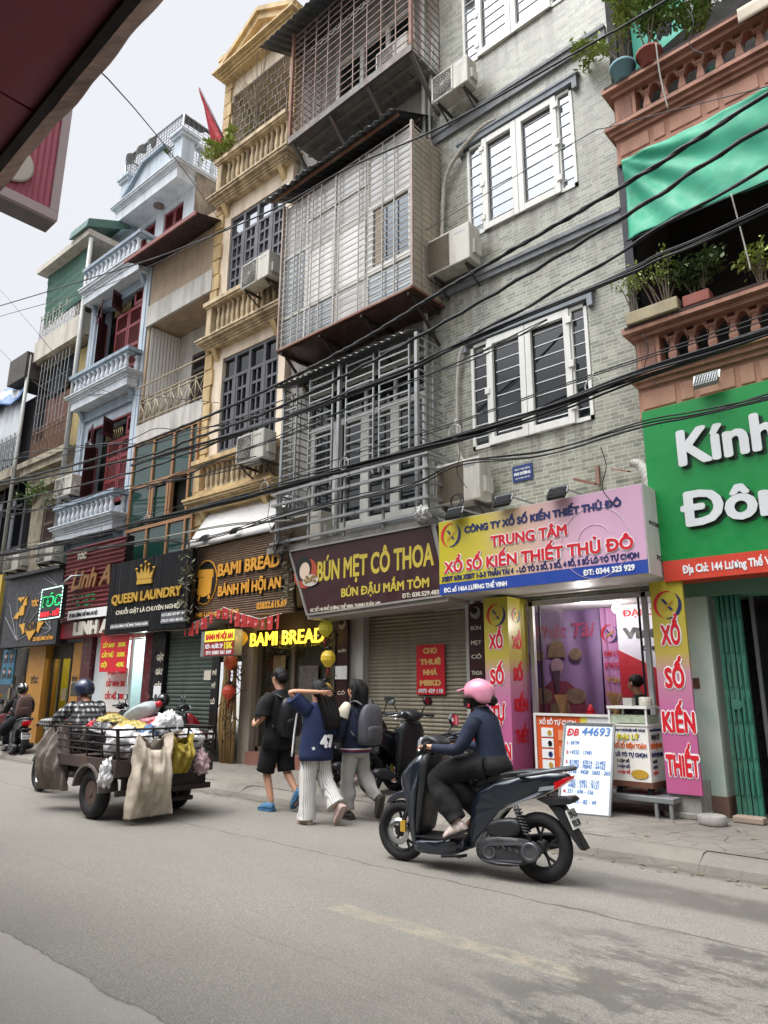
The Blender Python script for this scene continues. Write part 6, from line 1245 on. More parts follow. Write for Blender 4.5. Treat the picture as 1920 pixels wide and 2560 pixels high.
def hand(J, E, k, wrist, d, palm_n, curl=.5):   # palm, thumb and four fingers from a wrist key
    w = V(wrist); d = V(d).normalized(); n = V(palm_n).normalized(); s = d.cross(n).normalized()
    J[k+'palm'] = (*(w+d*.05), .03); E.append((k+'wrist', k+'palm'))
    for i, (off, L) in enumerate(((-.027, .06), (-.009, .072), (.009, .068), (.026, .052))):
        a = w+d*.085+s*off; b = a+d*L*.55-n*0+n*(curl*.02); c = b+(d*(1-curl)+n*curl).normalized()*L*.55
        for q, p in enumerate((a, b, c)): J[f'{k}f{i}{q}'] = (*p, .0105-.001*q)
        E += [(k+'palm', f'{k}f{i}0'), (f'{k}f{i}0', f'{k}f{i}1'), (f'{k}f{i}1', f'{k}f{i}2')]
    a = w+d*.04-s*.03; b = a-s*.025+d*.03; J[k+'t0'] = (*a, .012); J[k+'t1'] = (*b, .0105); J[k+'t2'] = (*(b+d*.025+n*.01), .009); E += [(k+'palm', k+'t0'), (k+'t0', k+'t1'), (k+'t1', k+'t2')]
def skeleton(pelvis, chest, neck, head, arms, legs, R=1., look=(1, 0, 0), nose=True):
    J, E = {}, []; l = V(look).normalized()
    J['pelvis'] = (*pelvis, .1*R); J['chest'] = (*chest, .11*R); J['neck'] = (*neck, .052); h = V(head); J['jaw'] = (*(h-V((0, 0, .055))+l*.018), .062); J['skull'] = (*(h+V((0, 0, .03))), .085); J['crown'] = (*(h+V((0, 0, .075))-l*.01), .06)
    E += [('pelvis', 'chest'), ('chest', 'neck'), ('neck', 'jaw'), ('jaw', 'skull'), ('skull', 'crown')]
    if nose:
        J['nose0'] = (*(h+l*.085), .018); J['nose1'] = (*(h+l*.112-V((0, 0, .012))), .011); E += [('skull', 'nose0'), ('nose0', 'nose1')]
    for k, (sh, el, wr, hd, pn, cu) in zip(('l', 'r'), arms):
        J[k+'sh'] = (*sh, .046*R); J[k+'el'] = (*el, .037); J[k+'wrist'] = (*wr, .024); E += [('chest', k+'sh'), (k+'sh', k+'el'), (k+'el', k+'wrist')]; hand(J, E, k, wr, hd, pn, cu)
    for k, (hip, kn, an, toe) in zip(('L', 'R'), legs):
        J[k+'hip'] = (*hip, .085*R); J[k+'kn'] = (*kn, .054); J[k+'calf'] = (*(V(kn).lerp(V(an), .35)), .053*R); J[k+'an'] = (*an, .034); J[k+'toe'] = (*toe, .025); E += [('pelvis', k+'hip'), (k+'hip', k+'kn'), (k+'kn', k+'calf'), (k+'calf', k+'an'), (k+'an', k+'toe')]
    return J, E
def face(par, head, look, brows=True):
    h = V(head); l = V(look).normalized(); s = V((-l.y, l.x, 0)).normalized(); b = MB()
    for q in (1, -1):
        b.ball(h+l*.081+s*.032*q+V((0, 0, .012)), (.011, .011, .006), 8, 5)
    b.build('eyes', mat('eye_dark', '1a1512', .3), par); b = MB(); b.tube([h+l*.078+s*.022-V((0, 0, .052)), h+l*.086-V((0, 0, .05)), h+l*.078-s*.022-V((0, 0, .052))], .006, 5); b.build('mouth', mat('lip', '8a4a45', .5), par); b = MB()
    for q in (1, -1): b.ball(h+s*.084*q+V((0, 0, .0)), (.02, .012, .03), 8, 6)
    b.build('ears', SKIN, par)
def hairball(b, c, r, jit=.05, cut=None, seed=1):
    b.ball(c, r, 16, 12, jit, seed); return b
def shoe(par, heel, toe, mt, name='shoe', h=.07, w=.045, solem=None):
    a, t = V(heel), V(toe); d = (t-a).normalized(); up = V((0, 0, 1)); s = d.cross(up).normalized(); up = s.cross(d); L = (t-a).length; b = MB(); rings = []
    for f, ww, hh in ((0, .7, .6), (.12, .9, 1), (.35, .92, 1.05), (.6, 1, .8), (.85, .95, .5), (1, .55, .28)):
        c = a+d*L*f; rings.append([c+s*(w*ww*math.cos(x))+up*(max(0, math.sin(x))*h*hh+ (0 if math.sin(x) > 0 else -.0)) for x in [2*PI*k/14 for k in range(14)]])
    b.skinrings(rings); o = b.build(name, mt, par); b = MB(); r2 = []
    for f, ww in ((-.03, .75), (.1, .98), (.35, .95), (.65, 1.1), (.9, 1), (1.04, .6)):
        c = a+d*L*f; r2.append([c+s*w*ww, c-s*w*ww, c-s*w*ww-up*.025, c+s*w*ww-up*.025])
    b.skinrings(r2, True, False); b.build('sole', solem or BLACK, o); return o

# ---- woman on the navy scooter (same frame as the scooter)
p = place(thing('person', (0, 0, 0), 'woman in navy top and black trousers riding the navy scooter', 'person'), *MAIN)
lk = (1, .05, -.03); hd = (.535, 0, 1.42)
J, E = skeleton((.4, 0, .88), (.44, 0, 1.1), (.485, 0, 1.31), hd, [((.48, .14, 1.215), (.6, .235, .985), (.815, .29, .985), (1, .08, .12), (.2, 0, -1), .75), ((.48, -.14, 1.215), (.6, -.235, .985), (.815, -.29, .985), (1, -.08, .12), (.2, 0, -1), .75)],
    [((.42, .1, .86), (.85, .17, .72), (.63, .2, .42), (.74, .2, .31)), ((.42, -.1, .86), (.85, -.17, .72), (.66, -.19, .4), (.77, -.19, .3))], .88, look=lk)
body(p, J, E, SKIN); face(p, hd, lk)
CARD = cloth('navy_knit', '1b2438', bsc=90); b = MB(); loft(b, [(.4, .86, .125, .175), (.405, .92, .118, .168), (.42, 1.02, .112, .16), (.445, 1.12, .115, .172), (.465, 1.2, .11, .18), (.478, 1.26, .09, .15), (.485, 1.295, .066, .085), (.49, 1.322, .058, .064)])
for s in (1, -1): limb(b, [(.475, .135*s, 1.225), (.53, .195*s, 1.11), (.6, .237*s, .985), (.71, .265*s, .975), (.82, .29*s, .985)], [.07, .062, .052, .043, .033], 14, 7)
b.rumple(.01, 9, 4); b.build('cardigan', CARD, p); MB().grid(lambda u, v: (.525+.012*math.sin(v*3), .09-.05*u, 1.0-v*.15), 3, 5).build('shirt_trim', WHT, p)
PANT = cloth('black_trousers', '121214', var=.3); b = MB(); loft(b, [(.38, .78, .15, .165), (.39, .85, .15, .18), (.4, .93, .118, .17)])
for s in (1, -1): limb(b, [(.42, .09*s, .85), (.63, .13*s, .82), (.83, .165*s, .725), (.78, .185*s, .6), (.69, .195*s, .49), (.64, .2*s, .42)], [.115, .105, .092, .095, .09, .08], 16, 8)
b.rumple(.014, 9, 8); b.build('trousers', PANT, p)
SHW = mat('trainer_white', 'b9aaa2', .7, var=.45, sc=22)
for s in (1, -1): shoe(p, (.56, .205*s, .36), (.755, .22*s, .275), SHW, 'trainer', .09, .05)
b = MB(); b.ball((.525, 0, 1.415), (.1, .088, .115), 14, 10, .05, 3); b.ball((.395, 0, 1.375), (.05, .05, .05), 10, 8, .25, 4); b.build('hair', HAIR, p)
b = MB(); b.pod([(.645, 1.39), (.65, 1.36), (.64, 1.32), (.6, 1.3), (.55, 1.33), (.56, 1.39)], .07, .02, .6); b.build('face_mask', cloth('mask_black', '17171a'), p)
h = thing('helmet', (0, 0, 0), 'pink half helmet with a small peak worn by the scooter rider', 'helmet'); place(h, *MAIN); PINK = mat('pink_shell', 'c98398', .3, var=.05, coat=.3)
b = MB(); n = 20; rings = []
for t in (0.05, .35, .7, 1.05, 1.35, 1.6, 1.75):
    rings.append([V((.515+.15*math.sin(t)*math.cos(a)*(1 if math.cos(a) > 0 else 1.0), .125*math.sin(t)*math.sin(a), 1.435+.125*math.cos(t)-(.06 if t > 1.5 and math.cos(a) < 0 else 0)-(.02 if t > 1.7 else 0))) for a in [2*PI*k/n for k in range(n)]])
b.skinrings(rings, True); b.build('shell', PINK, h, sub=1); MB().grid(lambda u, v: (.62+.1*v*math.cos((u-.5)*2), .12*math.sin((u-.5)*2.4)*(1-.25*v), 1.46-.02*v+.015*math.cos((u-.5)*3)), 12, 4).build('peak', PINK, h, solid=.012)
MB().obox((.565, .1, 1.33), (.022, .012, .03)).build('buckle', mat('buckle_red', 'a82a34', .5, var=0), h)

def strands(par, paths, n, r, seed, spread=.05):
    rg = random.Random(seed); b = MB()
    for k in range(n):
        base = paths[k % len(paths)]; o = V((rg.gauss(0, 1), rg.gauss(0, 1), 0)).normalized()*spread*math.sqrt(rg.random()); cut = rg.uniform(.82, 1.04); q = []
        for i, (pt, w) in enumerate(base): q.append(V(pt)*1+o*w+V((0, 0, rg.uniform(-.01, .01))))
        q[-1] = q[-2].lerp(q[-1], cut); limb(b, q, [r*(1-.6*i/(len(q)-1)) for i in range(len(q))], 5, 3)
    return b.build('hair_strands', HAIR, par)
# ---- walkers
def walker(label, x, y, head_deg, J, E, skin=SKIN):
    p = place(thing('person', (0, 0, 0), label, 'person'), x, y, head_deg); body(p, J, E, skin); return p
# man in black
hd = (.05, 0, 1.61); lk = (1, .25, -.05)
J, E = skeleton((0, 0, .92), (.0, 0, 1.24), (.0, 0, 1.45), hd, [((0, .19, 1.38), (-.0, .26, 1.12), (.2, .23, 1.02), (.9, -.2, .2), (0, -1, 0), .6), ((0, -.19, 1.38), (-.02, -.27, 1.12), (.16, -.26, 1.0), (1, .1, .3), (0, 1, 0), .6)],
    [((0, .1, .88), (.1, .11, .5), (-.04, .1, .1), (.12, .11, .03)), ((0, -.1, .88), (-.04, -.1, .48), (-.3, -.1, .2), (-.24, -.1, .06))], look=lk)
p = walker('man in black T shirt and shorts walking away with a black backpack', -7.42, 6.17, 178, J, E); face(p, hd, lk)
TB = cloth('black_cotton', '141416', var=.25); b = MB(); loft(b, [(-.0, .74, .16, .235), (.0, .9, .155, .225), (.0, 1.1, .14, .215), (0, 1.28, .135, .225), (0, 1.38, .11, .22), (.0, 1.43, .08, .14), (.0, 1.465, .06, .07)])
for s in (1, -1): limb(b, [(0, .16*s, 1.38), (-.0, .235*s, 1.27), (-.005, .265*s, 1.13)], [.085, .095, .1])
b.rumple(.014, 7, 1, .6); b.build('t_shirt', TB, p); b = MB(); loft(b, [(0, .72, .14, .19), (0, .95, .14, .19)])
limb(b, [(0, .1, .86), (.05, .11, .66), (.1, .115, .46)], [.12, .118, .115]); limb(b, [(0, -.1, .86), (-.02, -.1, .66), (-.05, -.1, .46)], [.12, .118, .115]); b.rumple(.012, 8, 2); b.build('shorts', cloth('black_shorts', '101012'), p)
b = MB(); hairball(b, (.02, 0, 1.665), (.1, .092, .085), .22, seed=9); hairball(b, (-.035, 0, 1.62), (.07, .085, .08), .1, seed=5); b.build('hair', HAIR, p)
b = MB(); b.tube([(.14, .06, 1.625), (.06, .093, 1.63), (-.01, .093, 1.625)], .005, 5); b.torus((.135, .045, 1.62), .022, .004, 'x', 12, 4); b.build('glasses', DARKM, p)
CROC = mat('blue_clog', '3f6b8c', .6, var=.45, sc=18); shoe(p, (-.09, .11, .03), (.17, .12, .028), CROC, 'clog', .08, .052, CROC); shoe(p, (-.37, -.1, .25), (-.2, -.1, .045), CROC, 'clog', .085, .052, CROC)
def backpack(label, x, y, hdeg, cx, zc, mt, w=.16, h=.22, d=.09, name='backpack'):
    o = place(thing(name, (0, 0, 0), label, 'backpack'), x, y, hdeg); b = MB(); rings = []
    for f, ww, dd in ((-1, .8, .7), (-.9, .95, .95), (-.4, 1, 1.1), (.2, .98, 1), (.7, .85, .8), (1, .5, .35)):
        rings.append([V((cx+d*dd*(abs(math.cos(a))**.7*(1 if math.cos(a) > 0 else -1)), w*ww*(abs(math.sin(a))**.6*(1 if math.sin(a) > 0 else -1)), zc+h*f)) for a in [2*PI*k/20 for k in range(20)]])
    b.skinrings(rings); b.rumple(.018, 9, cx*10); b.build('main_bag', mt, o, sub=1); b = MB(); rings = []
    for f, ww in ((-.85, .7), (-.7, .85), (-.2, .85), (-.05, .75)): rings.append([V((cx-d*.8+.05*math.cos(a)*(.9 if abs(f) < .8 else .6), w*ww*math.sin(a)*.85, zc+h*f)) for a in [2*PI*k/16 for k in range(16)]])
    b.skinrings(rings); b.build('front_pocket', mt, o, sub=1)
    for s in (1, -1): b = MB(); limb(b, [(cx+.05, .09*s, zc+h*.9), (cx+.16, .12*s, zc+h*1.1), (cx+.27, .14*s, zc+h*.75), (cx+.26, .16*s, zc+h*.1), (cx+.1, .16*s, zc-h*.6)], [.022]*5, 8, 4, .5); b.build('strap', mt, o)
    b = MB(); limb(b, [(cx, -.04, zc+h), (cx-.01, 0, zc+h*1.17), (cx, .04, zc+h)], [.01]*3, 6); b.build('handle', mt, o); return o
backpack('black leather backpack worn by the man in black', -7.42, 6.17, 178, -.22, 1.13, mat('black_leather', '191a1c', .38, var=.2, bump=.25, bsc=40), .17, .25, .09)
# girl with raised arm
hd = (.0, 0, 1.44); lk = (1, -.1, 0)
J, E = skeleton((0, 0, .86), (.0, 0, 1.12), (-.0, 0, 1.32), hd, [((0, .17, 1.25), (.08, .4, 1.44), (-.14, .07, 1.435), (-.25, -.95, -.12), (1, -.2, 0), .05), ((0, -.17, 1.25), (.02, -.27, 1.0), (.12, -.24, .82), (.3, 0, -1), (0, 1, 0), .5)],
    [((0, .09, .82), (.04, .1, .45), (.0, .1, .08), (.14, .1, .03)), ((0, -.09, .82), (-.05, -.1, .45), (-.32, -.1, .17), (-.27, -.1, .06))], .92, look=lk)
p = walker('girl in navy jersey and striped trousers with her left arm behind her head', -6.38, 5.87, 176, J, E); p.scale.y = .92; face(p, hd, lk)
NJ = cloth('navy_jersey', '1f2b4d', bsc=20, bump=.4); b = MB(); loft(b, [(-.0, .68, .165, .235), (-.0, .74, .165, .235), (-.0, .82, .16, .23), (0, .9, .155, .222), (0, .98, .15, .215), (0, 1.06, .14, .205), (0, 1.14, .135, .2), (0, 1.23, .115, .19), (0, 1.28, .08, .13), (0, 1.32, .055, .06)])
limb(b, [(0, .14, 1.22), (.04, .26, 1.31), (.065, .34, 1.385)], [.09, .09, .095]); limb(b, [(0, -.15, 1.23), (.01, -.25, 1.1), (.03, -.29, .97)], [.085, .095, .095]); b.rumple(.016, 6, 3, .6); j = b.build('jersey', NJ, p)
pmj = lambda u, v, d: (-.19-d-.02*(1-v)+.045*(v-.8)*2*0+ .1*max(0, v-.85), -u, v)
pmj = lambda u, v, d: (-(.2-.07*max(0, (v-.75)/.4))*math.sqrt(max(.05, 1-(u/.28)**2))-.012-d, -u, v)
text('47', -.1, .12, .82, .15, 0, WHT, j, .1, .002, pm=pmj); 
b = MB()
for u in (-.18, .16):
    q = [(u+.025*(1 if k % 2 == 0 else .42)*math.sin(PI*k/5), .82+.025*(1 if k % 2 == 0 else .42)*math.cos(PI*k/5)) for k in range(10)]; b.quad(*[pmj(x, z, .003) for x, z in q])
b.build('star', WHT, j)
b = MB(); limb(b, [(.1, .235, 1.2), (.12, .25, 1.0), (.13, .27, .72)], [.012]*3, 6); b.build('side_stripe', WHT, j)
STR = bpy.data.materials.new('striped_cotton'); STR.use_nodes = True; nt = STR.node_tree; N = nt.nodes; tcn = N.new('ShaderNodeTexCoord'); wv = N.new('ShaderNodeTexWave'); wv.bands_direction = 'Y'; wv.inputs['Scale'].default_value = 18; wv.inputs['Distortion'].default_value = .15; nt.links.new(tcn.outputs['Object'], wv.inputs['Vector'])
r = N.new('ShaderNodeValToRGB'); r.color_ramp.elements[0].position = .12; r.color_ramp.elements[1].position = .3; r.color_ramp.elements[0].color = (*hx('8f8e8c'), 1); r.color_ramp.elements[1].color = (*hx('cbc8c2'), 1); nt.links.new(wv.outputs['Fac'], r.inputs[0]); nt.links.new(r.outputs[0], N['Principled BSDF'].inputs['Base Color']); N['Principled BSDF'].inputs['Roughness'].default_value = .85
b = MB(); loft(b, [(0, .7, .14, .18), (0, .9, .13, .17)]); limb(b, [(0, .085, .8), (.03, .1, .5), (.02, .1, .2), (.02, .1, .05)], [.112, .105, .102, .112], 16, 9); limb(b, [(0, -.085, .8), (-.03, -.1, .52), (-.17, -.1, .32), (-.27, -.1, .2)], [.112, .1, .1, .112], 16, 9); b.rumple(.016, 7, 5, .6); b.build('trousers', STR, p)
b = MB(); hairball(b, (-.02, 0, 1.475), (.105, .095, .105), .05, seed=3); limb(b, [(-.06, 0, 1.46), (-.1, -.03, 1.36), (-.145, -.07, 1.24)], [.08, .08, .05], 12); b.build('hair', HAIR, p); strands(p, [[((-.02, y_, 1.53), .3), ((-.1, y_*1.1, 1.46), .6), ((-.13, y_-.04, 1.33), 1), ((-.18, y_*.8-.07, 1.15), 1.15), ((-.2, y_*.7-.08, 1.02), .9)] for y_ in (-.08, -.04, 0, .04, .08)], 170, .013, 3, .05)
CLG = mat('pink_clog', 'b39c93', .6, var=.12); shoe(p, (-.06, .1, .03), (.18, .1, .028), CLG, 'clog', .07, .048, CLG); shoe(p, (-.38, -.1, .22), (-.26, -.1, .03), CLG, 'clog', .075, .048, CLG)
# girl with grey backpack
hd = (.04, 0, 1.46); lk = (1, .15, -.05)
J, E = skeleton((0, 0, .88), (.0, 0, 1.14), (.0, 0, 1.34), hd, [((0, .17, 1.26), (.02, .25, 1.02), (.2, .2, .9), (.9, -.2, -.3), (0, -1, 0), .5), ((0, -.17, 1.26), (.0, -.25, 1.02), (.14, -.23, .88), (.8, .1, -.6), (0, 1, 0), .5)],
    [((0, .09, .84), (.05, .1, .46), (.02, .1, .08), (.17, .1, .03)), ((0, -.09, .84), (-.05, -.1, .46), (-.3, -.1, .22), (-.28, -.1, .07))], .92, look=lk)
p = walker('girl in a navy varsity jacket and grey sweatpants', -6.27, 6.42, 178, J, E); p.scale.y = .92; face(p, hd, lk)
VJ = cloth('varsity_navy', '1c2238'); b = MB(); loft(b, [(0, .74, .15, .2), (0, .78, .16, .215), (0, .95, .155, .215), (0, 1.14, .14, .21), (0, 1.24, .115, .195), (0, 1.3, .08, .12), (0, 1.34, .06, .07)])
for s in (1, -1): limb(b, [(0, .15*s, 1.25), (.01, .25*s, 1.13), (.03, .27*s, 1.0), (.12, .24*s, .92), (.19, .215*s, .905)], [.08, .085, .078, .07, .045])
b.rumple(.012, 8, 7); j = b.build('jacket', VJ, p); b = MB()
for s in (1, -1): limb(b, [(0, .17*s, 1.285), (-.01, .235*s, 1.22), (-.0, .262*s, 1.14)], [.055, .075, .088], 12)
b.build('shoulder_panel', mat('cream_panel', 'b8b2a0', .8), j)
for z, mt in ((.745, NAVY), (.762, mat('hem_red', '8a2a32', .8)), (.779, WHT)): loft(MB(), [(0, z, .165, .222), (0, z+.013, .166, .223)], 24).build('hem_stripe', mt, j)
SW = cloth('grey_sweat', '9a9792', bsc=60); b = MB(); loft(b, [(0, .68, .13, .17), (0, .88, .13, .17)]); limb(b, [(0, .085, .82), (.04, .1, .5), (.03, .1, .25), (.02, .1, .1)], [.108, .095, .09, .062], 16, 9); limb(b, [(0, -.085, .82), (-.03, -.1, .52), (-.16, -.1, .36), (-.28, -.1, .24)], [.108, .095, .088, .062], 16, 9); b.rumple(.016, 9, 6, .8); b.build('sweatpants', SW, p)
b = MB(); hairball(b, (.01, 0, 1.49), (.105, .098, .11), .05, seed=6); loft(b, [(-.03, 1.22, .04, .08), (-.035, 1.28, .07, .095), (-.03, 1.38, .08, .1), (-.01, 1.5, .09, .09)]); b.build('hair', HAIR, p); strands(p, [[((.0, y_*.6, 1.58), .3), ((-.07, y_, 1.5), .5), ((-.1+.05*abs(y_)/.1, y_*1.1, 1.36), .8), ((-.1+.04*abs(y_)/.1, y_*1.1, 1.24), 1), ((-.1, y_*1.1, 1.14), .8)] for y_ in (-.1, -.06, -.02, .02, .06, .1)], 170, .012, 4, .035)
SLP = mat('dark_slipper', '35332c', .7, var=.1); shoe(p, (-.06, .1, .03), (.2, .11, .028), SLP, 'slipper', .06, .05, SLP); shoe(p, (-.34, -.1, .27), (-.27, -.1, .04), SLP, 'slipper', .07, .05, SLP)
backpack('grey and black backpack worn by the girl in the varsity jacket', -6.27, 6.42, 178, -.24, 1.07, mat('grey_nylon', '45444a', .6, var=.3, bump=.4, bsc=20), .17, .24, .09)

# ---- man inside the kiosk holding a phone
hd = (-.0, 0, 1.5); lk = (-1, 0, -.15)
p = thing('person', (0, 0, 0), 'man on the phone behind the counter inside the kiosk', 'person')
J, E = skeleton((.1, 0, .75), (.08, 0, 1.12), (.05, 0, 1.33), (0, 0, 1.46), [((.05, .19, 1.24), (-.02, .3, 1.1), (-.06, .16, 1.32), (0, -.4, 1), (0, -1, 0), .6), ((.05, -.19, 1.24), (-.15, -.2, 1.05), (-.3, -.05, 1.15), (-.8, .3, .3), (0, 0, -1), .5)], [((.1, .1, .7), (-.2, .12, .6), (-.2, .12, .2), (-.32, .12, .16)), ((.1, -.1, .7), (-.2, -.12, .6), (-.2, -.12, .2), (-.32, -.12, .16))], look=lk)
body(p, J, E, SKIND); face(p, (0, 0, 1.46), lk); b = MB(); loft(b, [(.1, .65, .14, .2), (.09, .9, .14, .2), (.08, 1.12, .13, .21), (.06, 1.25, .1, .18), (.05, 1.33, .06, .07)]); limb(b, [(.05, .18, 1.24), (-.02, .3, 1.1), (-.05, .2, 1.24)], [.08, .065, .05]); limb(b, [(.05, -.18, 1.24), (-.15, -.2, 1.05), (-.25, -.1, 1.12)], [.08, .065, .05]); b.build('shirt', TB, p)
hairball(MB(), (.025, 0, 1.505), (.1, .092, .085), .08).build('hair', HAIR, p); MB().obox((-.03, .1, 1.45), (.07, .012, .14)).build('phone', BLACK, p); place(p, -4.0, 9.3, -8, .1)
# ================================================================ parked scooters and the second rider
G_ = 'scooters parked along the pavement'
place(scooter('black scooter with its handlebar before the closed brown roller shutter, nose to the walkers', BLKP, group=G_, mirrors=(-1,)), -5.6, 7.72, 176, .13)
place(scooter('black scooter seen from its tail close to the girl in the varsity jacket', BLKP, ('29-B1', '330.17'), group=G_), -6.85, 7.3, 98, .13)
place(scooter('third black scooter parked tail out before the bread shop pier', PLASTIC, group=G_), -7.85, 7.55, 96, .13)
place(scooter('red and black scooter parked before the green shutter with a helmet on it', REDP2, group=G_), -13.05, 7.2, 62, .13)
place(scooter('grey scooter parked before the lit salon glass', GREYP, group=G_), -14.0, 7.1, 72, .13)
place(scooter('silver grey scooter parked behind the tricycle rider, near the salon', mat('silver_paint', '7b7d80', .3, .4, var=.08), group=G_), -15.2, 7.1, 78, .13)
place(scooter('dark red scooter parked at the left edge under the portrait boards', mat('dark_red_paint', '5c1f24', .3, var=.08, coat=.4), group=G_), -18.9, 7.3, -160, .13)
o = thing('helmet', (-12.6, 7.9, 1.1), 'black open helmet hung on the red and black scooter', 'helmet'); MB().ball((-12.95, 7.8, 1.27), (.14, .13, .13), 16, 12).build('shell', mat('helmet_black', '17181a', .15, var=.05, coat=.5), o); MB().torus((-12.95, 7.77, 1.21), .11, .02, 'z', 16, 6).build('rim', BLACK, o)
R2 = (-16.75, 6.72, 172)
s2 = place(scooter('grey scooter seen from behind with a white number plate at the left edge', GREYP, ('59-B3', '060.20')), *R2)
p = place(thing('person', (0, 0, 0), 'rider in black shorts and brown backpack on the grey scooter at left', 'person'), *R2)
hd = (.5, 0, 1.43); lk = (1, 0, -.05)
J, E = skeleton((.32, 0, .86), (.38, 0, 1.14), (.43, 0, 1.31), hd, [((.4, .17, 1.23), (.6, .26, 1.0), (.92, .31, .99), (1, .1, 0), (.2, 0, -1), .7), ((.4, -.17, 1.23), (.6, -.26, 1.0), (.92, -.31, .99), (1, -.1, 0), (.2, 0, -1), .7)],
    [((.34, .1, .82), (.55, .34, .52), (.42, .46, .1), (.58, .48, .03)), ((.34, -.1, .84), (.8, -.17, .7), (.78, -.18, .36), (.9, -.19, .28))], look=lk)
body(p, J, E, SKIND); b = MB(); loft(b, [(.32, .82, .15, .19), (.35, 1.0, .14, .185), (.38, 1.14, .13, .2), (.4, 1.24, .11, .2), (.43, 1.31, .06, .07)])
for s in (1, -1): limb(b, [(.4, .15*s, 1.24), (.5, .23*s, 1.13), (.6, .265*s, 1.0), (.76, .29*s, .99)], [.08, .072, .06, .05])
b.build('shirt', TB, p); b = MB(); loft(b, [(.32, .76, .16, .18), (.32, .88, .15, .19)]); limb(b, [(.34, .1, .82), (.46, .24, .66), (.54, .33, .53)], [.125, .12, .115]); limb(b, [(.34, -.1, .82), (.6, -.14, .79), (.8, -.17, .7)], [.125, .12, .11]); b.build('shorts', cloth('black_shorts', '101012'), p)
hairball(MB(), (.5, 0, 1.42), (.095, .088, .11), .05).build('hair', HAIR, p); shoe(p, (.36, .46, .03), (.6, .49, .028), mat('sandal_brown', '6b4a38', .7), 'sandal', .04, .05); shoe(p, (.74, -.18, .29), (.97, -.2, .28), mat('sandal_brown', ''), 'sandal', .04, .05)
h = place(thing('helmet', (0, 0, 0), 'black helmet with white stripes on the rider at left', 'helmet'), *R2); MB().ball((.5, 0, 1.47), (.14, .125, .12), 18, 12).build('shell', mat('helmet_black', ''), h); b = MB()
for y_ in (-.04, .04): b.tube([(.5+.143*math.cos(t), y_, 1.47+.118*math.sin(t)) for t in lin(.3, 2.8, 9)], .012, 5)
b.build('stripe', WHT, h)
backpack('brown backpack worn by the rider at the left edge', *R2, .17, 1.1, mat('brown_canvas', '4f3b36', .75, var=.15, bump=.3), .17, .24, .1)
# ================================================================ cargo tricycle with its rider
TR = (-8.45, 4.83, 180)
t = place(thing('cargo_tricycle', (0, 0, 0), 'rusty motor tricycle with a railed cargo bed heaped with bags', 'tricycle'), *TR)
RST = mat('rust_brown_paint', '453a36', .7, .3, var=.3, dirt='6b5446', da=.5, bump=.2); RSTD = mat('dark_frame', '2c2624', .7, .3, var=.25, dirt='4f4038', da=.4)
b = MB(); b.box(-.58, .95, -.58, .6, .6, .65); b.box(-.6, .97, .6, .65, .56, .68); b.box(-.6, .97, -.63, -.58, .56, .68); b.box(-.64, -.6, -.63, .65, .5, .68); b.box(.95, 1.0, -.63, .65, .56, .68); b.build('cargo_bed', RST, t)
r = MB(); tilt = .04
def railpt(x, y, f): return (x, y*(1+tilt*f*1.5), .68+.33*f)
for f in (.25, .5, .75, 1):
    q = [railpt(-.62, .62, f), railpt(.97, .62, f), railpt(.97, -.6, f), railpt(-.62, -.6, f)]
    for a, c in ((0, 1), (1, 2), (2, 3), (3, 0)): r.tube([q[a], q[c]], .011 if f < 1 else .014, 6)
for x, y in [(-.62, .62), (-.25, .62), (.12, .62), (.55, .62), (.97, .62), (.97, 0), (.97, -.6), (.4, -.6), (-.1, -.6), (-.62, -.6), (-.62, .2), (-.62, -.25)]: r.bar(railpt(x, y, 0), railpt(x, y, 1.04), .03 if abs(x+.62) < .01 and y > .6 else .018)
r.build('side_rail', RSTD, t)
b = MB(); b.box(-.62, -.6, -.55, .55, .36, .56); b.box(-.55, .9, -.5, .5, .46, .6); b.box(-.66, -.6, -.6, .62, .3, .36); b.tube([(-.58, -.4, .2), (-.58, .3, .2)], .03, 6); b.build('chassis', RSTD, t)
for s in (1, -1):
    w = MB().torus((0, .54*s, .285), .205, .085, 'y', 32, 12, .95).build('wheel', RUBB, t); b = MB(); b.lathe([(.135, .05*s), (.13, .03*s), (.1, .0), (.05, .02*s), (.04, .06*s)], (0, .54*s, .285), 22, 'y'); b.build('rim', mat('rim_brown', '5d4a42', .7, .3, var=.25), w)
    b = MB(); n = 10; rings = []
    for k in range(n+1):
        a = rad(10+165*k/n); c = V((.34*math.cos(a), 0, .285+.33*math.sin(a))); c2 = V((.31*math.cos(a), 0, .285+.3*math.sin(a))); rings.append([c+V((0, .43*s, 0)), c+V((0, .67*s, 0)), c2+V((0, .67*s, 0)), c2+V((0, .43*s, 0))])
    b.skinrings(rings, True, False); b.build('fender', mat('fender_grey', '6a625c', .7, .2, var=.2, dirt='3a332e', da=.4), t)
wheel(t, 2.75, .27, .27, .05, CHROME, 12, 1.0)
b = MB()
for s in (1, -1): b.tube([(2.45, .08*s, .85), (2.58, .08*s, .6), (2.75, .08*s, .27)], .022, 6)
b.tube([(2.45, 0, .9), (2.2, 0, .6), (1.5, 0, .5), (.9, 0, .55)], .05, 8); b.tube([(2.2, 0, .6), (1.9, 0, .3), (1.3, 0, .32), (.9, 0, .5)], .035, 8); b.build('frame', RSTD, t)
b = MB(); b.pod([(1.9, .3), (1.95, .45), (1.6, .5), (1.4, .42), (1.45, .28)], .13, .03, .6); b.build('engine', ENG, t, sub=1)
MB().pod([(2.35, .78), (2.2, .86), (1.95, .84), (1.85, .72), (2.1, .62), (2.3, .66)], .12, .03, .5).build('fuel_tank', BLKP, t, sub=1)
MB().pod([(1.9, .74), (1.6, .78), (1.2, .78), (1.2, .72), (1.6, .7), (1.88, .68)], .14, .03, .6).build('seat', PLASTIC, t, sub=1)
